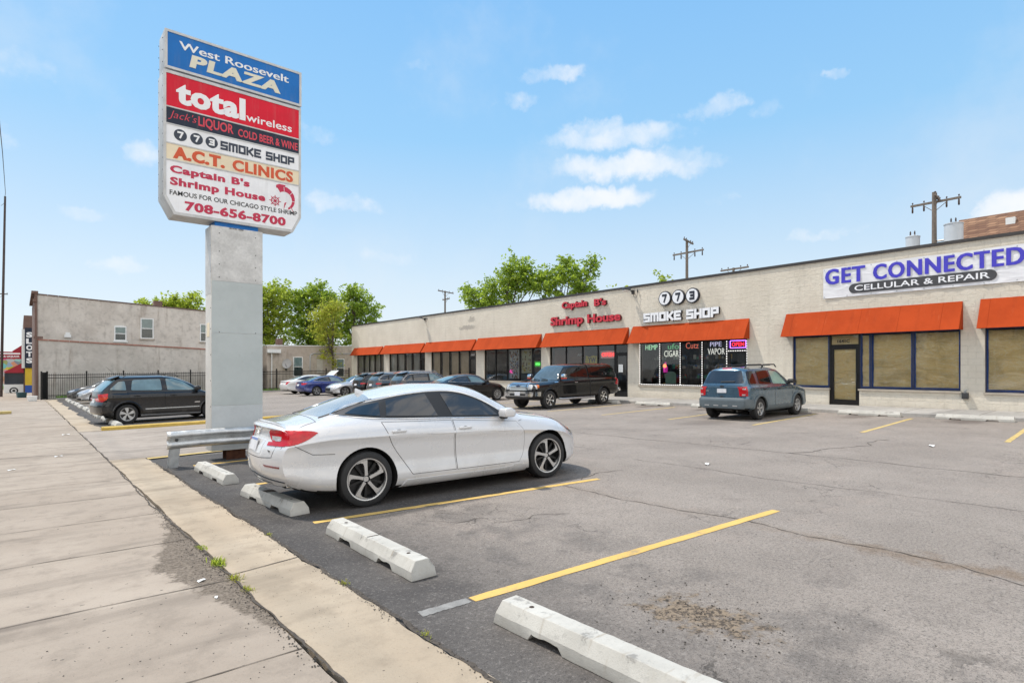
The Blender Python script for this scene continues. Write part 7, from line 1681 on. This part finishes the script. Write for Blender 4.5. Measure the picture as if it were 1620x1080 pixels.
# black pickup with a camper top, nose towards the street
p_blk = paint("black_paint", (.0065, .0068, .0075), rough=.2, dirt=.006, coat=.7, spec=.2)
B = wagon_body((-3.09, 2.80), .985, 1.92, 1.27, 1.20, -1.84, 1.84, .385, .46, .22, boxy=True, hoodx=1.48, scr=.80, nose=.74, roofw=.665, zb=.42, xr=[(.4, .05), (.6, 0), (1.2, .02), (1.3, .05), (1.9, .30)], xf=[(.3, -.12), (.5, 0), (.7, .0), (.95, -.01), (1.1, -.03), (1.2, -.05)], cr=.05, cf=.12, power=6)
def pickup():
    o = car("pickup_truck", "black pickup truck with camper top and chrome bumper facing the street", "pickup truck", 18.42, 18.15, R_(182.5), .965, B, p_blk, [(1.84, .395, .235, .26, 'truck'), (-1.84, .395, .235, .26, 'truck')])
    sidewin(o, B, [rgrow([(-.62, 1.34), (-.08, 1.34), (-.10, 1.74), (-.58, 1.74)], .04), rgrow([(.04, 1.33), (1.06, 1.30), (.80, 1.52), (.58, 1.70), (.02, 1.745)], .04)], [m_glassd, m_glassd])
    g = MB()
    for sd in (-1, 1): B.patch(g, [(-3.02, 1.30), (-.85, 1.30), (-.85, 1.87), (-2.80, 1.87)], 'side', sd, .030, .05)
    B.patch(g, rect(-2.80, -.85, -.74, .74), 'top', 1, .034, .06); B.patch(g, rect(-.82, .82, 1.30, 1.86), 'rear', 1, .03, .06); ct = g.build("camper_top", p_blk, o, smooth=35)
    for sd in (-1, 1):
        g = MB(); B.patch(g, rgrow([(-2.70, 1.38), (-1.02, 1.38), (-1.02, 1.76), (-2.52, 1.76)], .05), 'side', sd, .036); g.build("side_window", m_glassd, ct, smooth=40)
        g = MB(); B.patch(g, [(-.845, .50), (-.80, .50), (-.80, 1.86), (-.845, 1.86)], 'side', sd, .004, .02); g.build("bed_gap", m_under, o)
    doors(o, B, p_blk, [smooth_poly([(-.72, 1.29, 1), (-.02, 1.29, 1), (-.01, .55, 1), (-.72, .55, 1)], 2), smooth_poly([(.005, 1.29, 1), (1.16, 1.25, 1), (1.20, .9), (1.18, .55, 1), (.015, .55, 1)], 3)], [None, (.18, 1.10)], m_chrome)
    seams(o, B, side=[[(-.80, 1.86), (-.80, .50)], [(-.815, 1.86), (-.815, .50)], [(-3.05, 1.285), (-.80, 1.285)], [(1.28, 1.2), (1.28, .6)]], top=[[(-.80, -.8), (-.80, .8)]], r=.009)
    part(o, B, "windscreen", m_glassw, [(smooth_poly([(.56, 0), (.58, .60, 1), (1.24, .78, 1), (1.36, 0), (1.24, -.78, 1), (.58, -.60, 1)], 3), 'top', 1, .006)])
    gs = part(o, B, "grille_surround", m_chrome, [(rect(-.56, .56, .83, 1.13, .03), 'front', 1, .012)])
    part(o, B, "grille_mesh", m_trim, [(rect(-.50, .50, .86, 1.10, .02), 'front', 1, .016)])
    g = MB()
    for z in (.885, .935, .985, 1.035, 1.08): B.patch(g, rect(-.48, .48, z-.013, z+.013), 'front', 1, .032)
    g.build("grille_bars", m_chrome, gs)
    part(o, B, "badge", M("badge_navy", (.015, .02, .05), .3), [([(.11*math.cos(a), .985+.045*math.sin(a)) for a in np.linspace(0, 6.28, 17)[:-1]], 'front', 1, .042)])
    bp = part(o, B, "front_bumper", m_chrome, [(rect(-.86, .86, .56, .77, .06), 'front', 1, .07)])
    for sd in (-1, 1):
        g = MB(); B.patch(g, [(2.69, .575), (2.42, .575), (2.40, .755), (2.69, .755)], 'side', sd, .03, .04); g.build("bumper_end", m_chrome, bp, smooth=40)
    part(o, B, "lower_valance", m_trim, [(rect(-.86, .86, .43, .545, .03), 'front', 1, .05)]); part(o, B, "number_plate", m_plate, [(rect(-.16, .16, .60, .75), 'front', 1, .085)])
    part(o, B, "air_intake", m_trim, [(rect(-.48, .48, .585, .68, .03), 'front', 1, .075)])
    for sd in (-1, 1):
        g = MB(); B.patch(g, [(sd*.585, .85), (sd*.79, .85), (sd*.79, 1.04), (sd*.585, 1.06)], 'front', 1, .012, .03); B.patch(g, [(2.66, .87), (2.58, .88), (2.56, 1.04), (2.66, 1.05)], 'side', sd, .006, .03); hl = g.build("headlight", m_clear, o, smooth=35)
        g = MB(); B.patch(g, [(2.60, .92), (2.50, .93), (2.48, 1.04), (2.58, 1.04)], 'side', sd, .018, .03); g.build("indicator_lamp", m_amber, hl)
        g = MB(); B.patch(g, [(-3.06, .92), (-2.93, .92), (-2.92, 1.23), (-3.04, 1.23)], 'side', sd, .012, .03); B.patch(g, [(sd*.80, .92), (sd*.95, .92), (sd*.95, 1.23), (sd*.80, 1.23)], 'rear', 1, .012, .03); g.build("tail_lamp", m_tail, o)
        g = MB(); B.patch(g, [(1.30, 1.12), (1.50, 1.12), (1.50, 1.155), (1.30, 1.155)], 'side', sd, .008, .03); g.build("wing_badge", m_chrome, o)
        g = MB(); g.tube([(-1.15, sd*.93, .42), (-1.0, sd*1.0, .40), (1.1, sd*1.0, .40), (1.25, sd*.93, .42)], .045, 8); g.build("step_bar", m_alloys, o, smooth=50)
        l, n = B.hit(1.05, 1.33, 'side', sd); g = MB(); g.prism([(-.10, 0), (-.11, .14), (.05, .16), (.10, .10), (.10, 0)], (l.x, l.y+sd*.12, 1.32), (1, 0, 0), (0, 0, 1), (0, sd, 0), 0, .20); mm = g.build("wing_mirror", m_chrome, o); bevel(mm, .025, 3)
        g = MB(); g.box(l.x-.02, l.x+.05, min(l.y-sd*.03, l.y+sd*.13), max(l.y-sd*.03, l.y+sd*.13), 1.30, 1.37); g.build("mirror_arm", m_trim, mm); g = MB(); g.box(l.x-.08, l.x+.09, min(l.y+sd*.13, l.y+sd*.31), max(l.y+sd*.13, l.y+sd*.31), 1.27, 1.318); g.build("mirror_lamp", m_amberr, mm)
        g = MB(); B.lines(g, [(1.84+.475*math.cos(a), .39+.475*math.sin(a)) for a in np.linspace(R_(5), R_(175), 15)], 'side', sd, .02, .008); B.lines(g, [(-1.84+.475*math.cos(a), .39+.475*math.sin(a)) for a in np.linspace(R_(5), R_(175), 15)], 'side', sd, .02, .008); g.build("wheel_arch_trim", p_blk, o, smooth=60)
    g = MB(); g.box(-3.22, -3.06, -.90, .90, .60, .76); bevel(g.build("rear_bumper", m_chrome, o), .04, 3)
    g = MB(); g.tube([(1.30, .3, 1.24), (1.22, -.2, 1.29)], .014, 6); g.tube([(1.34, -.15, 1.235), (1.24, -.62, 1.275)], .014, 6); g.build("wipers", m_trim, o)
    return o
pickup()

# ---------------------------------------------------------------- the rest of the parked cars
def plain_sedan(label, x, y, hd, sc, pm, seed=0, trunk=0.0, h=1.0, W=.92, glass=None, fast=True, wheelst='multi', lincoln=False, hood_open=False, group="parked sedans", amber=False):
    B = sedan_body(h=h, W=W, trunk=trunk, wb=2.80, ro=1.05 if not lincoln else 1.35, fo=.97, N=80)
    X = B.X; gl = glass or m_glass
    o = car("sedan", label, "car", x, y, hd, sc, B, pm, [(1.40, .335, .225, .22, wheelst), (-1.40, .335, .225, .22, wheelst)], group)
    q2 = smooth_poly([(X(1.02), 1.075*h, 1), (X(2.10), 1.035*h, 1), (X(2.02), 1.315*h, 1), (X(1.65), 1.29*h), (X(1.30), 1.20*h)], 3); q3 = smooth_poly([(X(2.22), 1.025*h, 1), (X(3.10), .985*h, 1), (X(2.90), 1.13*h), (X(2.72), 1.225*h), (X(2.46), 1.295*h), (X(2.12), 1.318*h, 1)], 3)
    dl = smooth_poly([(X(.86), 1.08*h, 1), (X(2.2), 1.018*h), (X(3.2), .965*h, 1), (X(2.90), 1.18*h), (X(2.5), 1.31*h), (X(2.1), 1.342*h), (X(1.6), 1.31*h), (X(1.2), 1.20*h)], 3)
    sidewin(o, B, [q2, q3], [gl, m_glassl if glass is None else gl], dl, grow(dl, .01))
    doors(o, B, pm, [smooth_poly([(X(1.15), 1.01*h, 1), (X(2.15), .98*h, 1), (X(2.16), .33, 1), (X(1.60), .34, 1), (X(1.45), .55)], 3), smooth_poly([(X(2.175), .98*h, 1), (X(3.25), .90*h, 1), (X(3.36), .6), (X(3.28), .32, 1), (X(2.185), .33, 1)], 3)], [(X(1.45), .90*h), (X(2.42), .87*h)])
    part(o, B, "windscreen", m_glassw, [(smooth_poly([(X(2.86), 0), (X(2.82), .50, 1), (X(3.5), .68, 1), (X(3.63), 0), (X(3.5), -.68, 1), (X(2.82), -.50, 1)], 3), 'top', 1, .005)])
    part(o, B, "rear_window", m_glassl, [(smooth_poly([(X(.66), 0), (X(.70), .50, 1), (X(1.34), .50, 1), (X(1.40), 0), (X(1.34), -.50, 1), (X(.70), -.50, 1)], 3), 'top', 1, .005)])
    for sd in (-1, 1):
        g = MB()
        if lincoln: B.patch(g, [(sd*.58, .74), (sd*.74, .74), (sd*.80, .95), (sd*.60, .95)], 'rear', 1, .008, .03)
        else:
            B.patch(g, [(sd*.42, .80*h), (sd*.71, .78*h), (sd*.71, .94*h), (sd*.45, .93*h)], 'rear', 1, .008, .03); B.patch(g, [(X(.13), .79*h), (X(.28), .82*h), (X(.40), .93*h), (X(.13), .945*h)], 'side', sd, .008, .03)
        g.build("tail_lamp", m_tail, o, smooth=35)
        g = MB(); B.patch(g, [(sd*.42, .655*h), (sd*.66, .68*h), (sd*.66, .60*h), (sd*.46, .59*h)], 'front', 1, .008, .03); B.patch(g, [(X(4.80), .64*h), (X(4.45), .735*h), (X(4.50), .66*h), (X(4.80), .58*h)], 'side', sd, .008, .03); g.build("headlight", m_clear, o, smooth=35)
    part(o, B, "number_plate", m_plate, [(rect(-.16, .16, .72, .84), 'rear', 1, .012)]); gr_ = part(o, B, "grille", m_trim, [(rect(-.42, .42, .38, .60, .06), 'front', 1, .008)]); part(o, B, "lower_grille", m_trim, [(rect(-.60, .60, .24, .35, .04), 'front', 1, .008)])
    seams(o, B, top=[[(X(3.5), .70), (X(4.6), .62)], [(X(3.5), -.70), (X(4.6), -.62)]], rear=[[(-.58, .68), (.58, .68)]], front=[[(-.6, .66*h), (0, .67*h), (.6, .66*h)]])
    if hood_open:
        g = MB(); vs = []; n = 10
        for i in range(n+1):
            s_ = i/n; x_ = X(3.45)+1.0*s_*math.cos(R_(42)); z_ = 1.02+1.05*s_*math.sin(R_(42))+.06*math.sin(math.pi*s_)
            for yy in np.linspace(-.72, .72, 9): vs.append((x_+.05*(1-(yy/.72)**2)*s_, yy*(1-.08*s_), z_+.03*(1-(yy/.72)**2)))
        g.add(vs, [(i*9+k, i*9+k+1, (i+1)*9+k+1, (i+1)*9+k) for i in range(n) for k in range(8)]); b_ = g.build("raised_bonnet", pm, o, smooth=40, recalc=False); sd_ = b_.modifiers.new("s", 'SOLIDIFY'); sd_.thickness = .03; sd_.offset = -1
    mirrors(o, B, X(3.12), .985*h, pm); sprawl(o, B, -1.7, 1.7); return o
def crossover(label, x, y, hd, sc, pm, H=1.66, W=.93, L=(-2.3, 2.35), rx=.55, group="parked SUVs", gl=None, chrome=True):
    B = wagon_body(L, W, H, 1.06, 1.03, -1.40, 1.40, .36, .415, rx, hoodx=1.05, scr=.95, nose=.58, roofw=.64, zb=.24, N=70, xr=[(.3, .1), (.5, 0), (.7, 0), (.9, .06), (1.1, .10), (1.6, .38)], cr=.22, cf=.38)
    o = car("suv", label, "SUV", x, y, hd, sc, B, pm, [(1.40, .36, .24, .235, 'multi'), (-1.40, .36, .24, .235, 'multi')], group)
    polys = [rgrow([(-1.95, 1.17), (-1.45, 1.14), (-1.45, H-.20), (-1.70, H-.25)], .05), rgrow([(-1.36, 1.135), (-.40, 1.115), (-.42, H-.15), (-1.34, H-.17)], .05), rgrow([(-.28, 1.11), (.75, 1.08), (.30, H-.30), (.02, H-.17), (-.30, H-.15)], .04)]
    dl = smooth_poly([(-2.02, 1.17, 1), (-.3, 1.10), (.85, 1.065, 1), (.35, H-.28), (0, H-.14), (-.6, H-.12), (-1.4, H-.15), (-1.75, H-.24)], 3)
    sidewin(o, B, polys, [gl or m_glass]*2+[m_glassl], dl, grow(dl, .012) if chrome else None)
    doors(o, B, pm, [smooth_poly([(-1.35, 1.06, 1), (-.35, 1.05, 1), (-.34, .40, 1), (-.92, .40, 1), (-1.05, .6)], 3), smooth_poly([(-.325, 1.05, 1), (.85, 1.02, 1), (.9, .7), (.86, .40, 1), (-.315, .40, 1)], 3)], [(-1.1, .95), (-.05, .93)])
    part(o, B, "rear_window", m_glassw, [(rgrow([(-.66, 1.16), (.66, 1.16), (.54, H-.16), (-.54, H-.16)], .06), 'rear', 1, .008)])
    part(o, B, "windscreen", m_glassw, [(smooth_poly([(.38, 0), (.40, .54, 1), (1.10, .70, 1), (1.24, 0), (1.10, -.70, 1), (.40, -.54, 1)], 3), 'top', 1, .005)])
    for sd in (-1, 1):
        g = MB(); B.patch(g, [(sd*.58, .89), (sd*.76, .88), (sd*.76, .985), (sd*.60, .985)], 'rear', 1, .010, .03); B.patch(g, [(-2.16, .89), (-1.98, .90), (-1.94, .97), (-2.16, .985)], 'side', sd, .010, .03); g.build("tail_lamp", m_tail, o, smooth=35)
        g = MB(); B.patch(g, [(sd*.45, .75), (sd*.70, .79), (sd*.70, .90), (sd*.50, .86)], 'front', 1, .008, .03); B.patch(g, [(2.2, .78), (1.85, .9), (1.9, .8), (2.2, .72)], 'side', sd, .008, .03); g.build("headlight", m_clear, o)
        g = MB(); g.tube([(-1.6, sd*.585, H-.03), (-1.4, sd*.59, H+.03), (.1, sd*.60, H+.03), (.3, sd*.60, H-.05)], .018, 6); g.build("roof_rail", m_alloys, o, smooth=50)
    part(o, B, "number_plate", m_plate, [(rect(-.16, .16, .80, .92), 'rear', 1, .012)]); part(o, B, "grille", m_trim, [(rect(-.45, .45, .50, .80, .08), 'front', 1, .010)])
    g = MB(); g.prism([(-2.02, H-.10), (-1.65, H-.015), (-1.55, H+.004), (-1.6, H-.045), (-1.98, H-.13)], (0, 0, 0), (1, 0, 0), (0, 0, 1), (0, 1, 0), -.56, .56); bevel(g.build("roof_spoiler", pm, o), .012)
    mirrors(o, B, .78, 1.09, pm, 1.1); sprawl(o, B, -1.7, 1.7); return o
p_wh2 = paint("plain_white_paint", (.64, .64, .64), rough=.3, dirt=.06); p_bl = paint("blue_paint", (.012, .028, .17), metal=.3, rough=.22); p_sil = paint("silver_paint", (.46, .47, .49), metal=.6, rough=.3); p_gry = paint("graphite_paint", (.040, .036, .040), metal=.4, rough=.25); p_gry2 = paint("dark_grey_paint", (.055, .06, .065), metal=.4, rough=.25); p_nvy = paint("navy_paint", (.010, .012, .045), metal=.3, rough=.22)
plain_sedan("black sedan parked between the black pickup and the dark SUV, tail towards the lot", 18.2, 25.1, R_(-1), 1.0, p_blk, 1, wheelst='multi')
crossover("dark graphite SUV with chrome window trim behind the white sedan's roof", 18.2, 29.0, R_(-1), .97, p_gry)
crossover("dark grey SUV with a pale rear window left of the graphite one", 18.3, 32.0, R_(-1), .97, p_gry2, H=1.62)
crossover("black hatchback SUV parked third left of the black sedan", 18.5, 34.6, R_(0), .95, p_blk, H=1.60, chrome=False)
plain_sedan("silver car with its nose towards the street behind the white sedan's tail", 18.0, 37.6, R_(180), .97, p_sil, 2, wheelst='star5')
plain_sedan("blue sedan with silver spoked wheels at the far end of the lot", 17.2, 40.6, R_(2), .97, p_bl, 3, wheelst='star5', group="parked sedans")
plain_sedan("white sedan with a raised bonnet at the far end of the lot", 17.9, 44.9, R_(2), 1.0, p_wh2, 4, lincoln=True, hood_open=True, wheelst='multi')
plain_sedan("black and silver car just beyond the dark wagon, nose to the pavement", 5.0, 34.6, R_(179), .97, p_blk, 5, h=1.03, group="cars parked nose to the pavement")
plain_sedan("white hatchback with blue tinted glass beyond the dark wagon, nose to the pavement", 4.9, 43.0, R_(179), .97, p_sil, 6, h=1.03, group="cars parked nose to the pavement")
plain_sedan("dark grey car nearest the iron fence, nose to the pavement", 4.75, 48.3, R_(180), .99, p_gry2, 7, h=1.0, group="cars parked nose to the pavement")
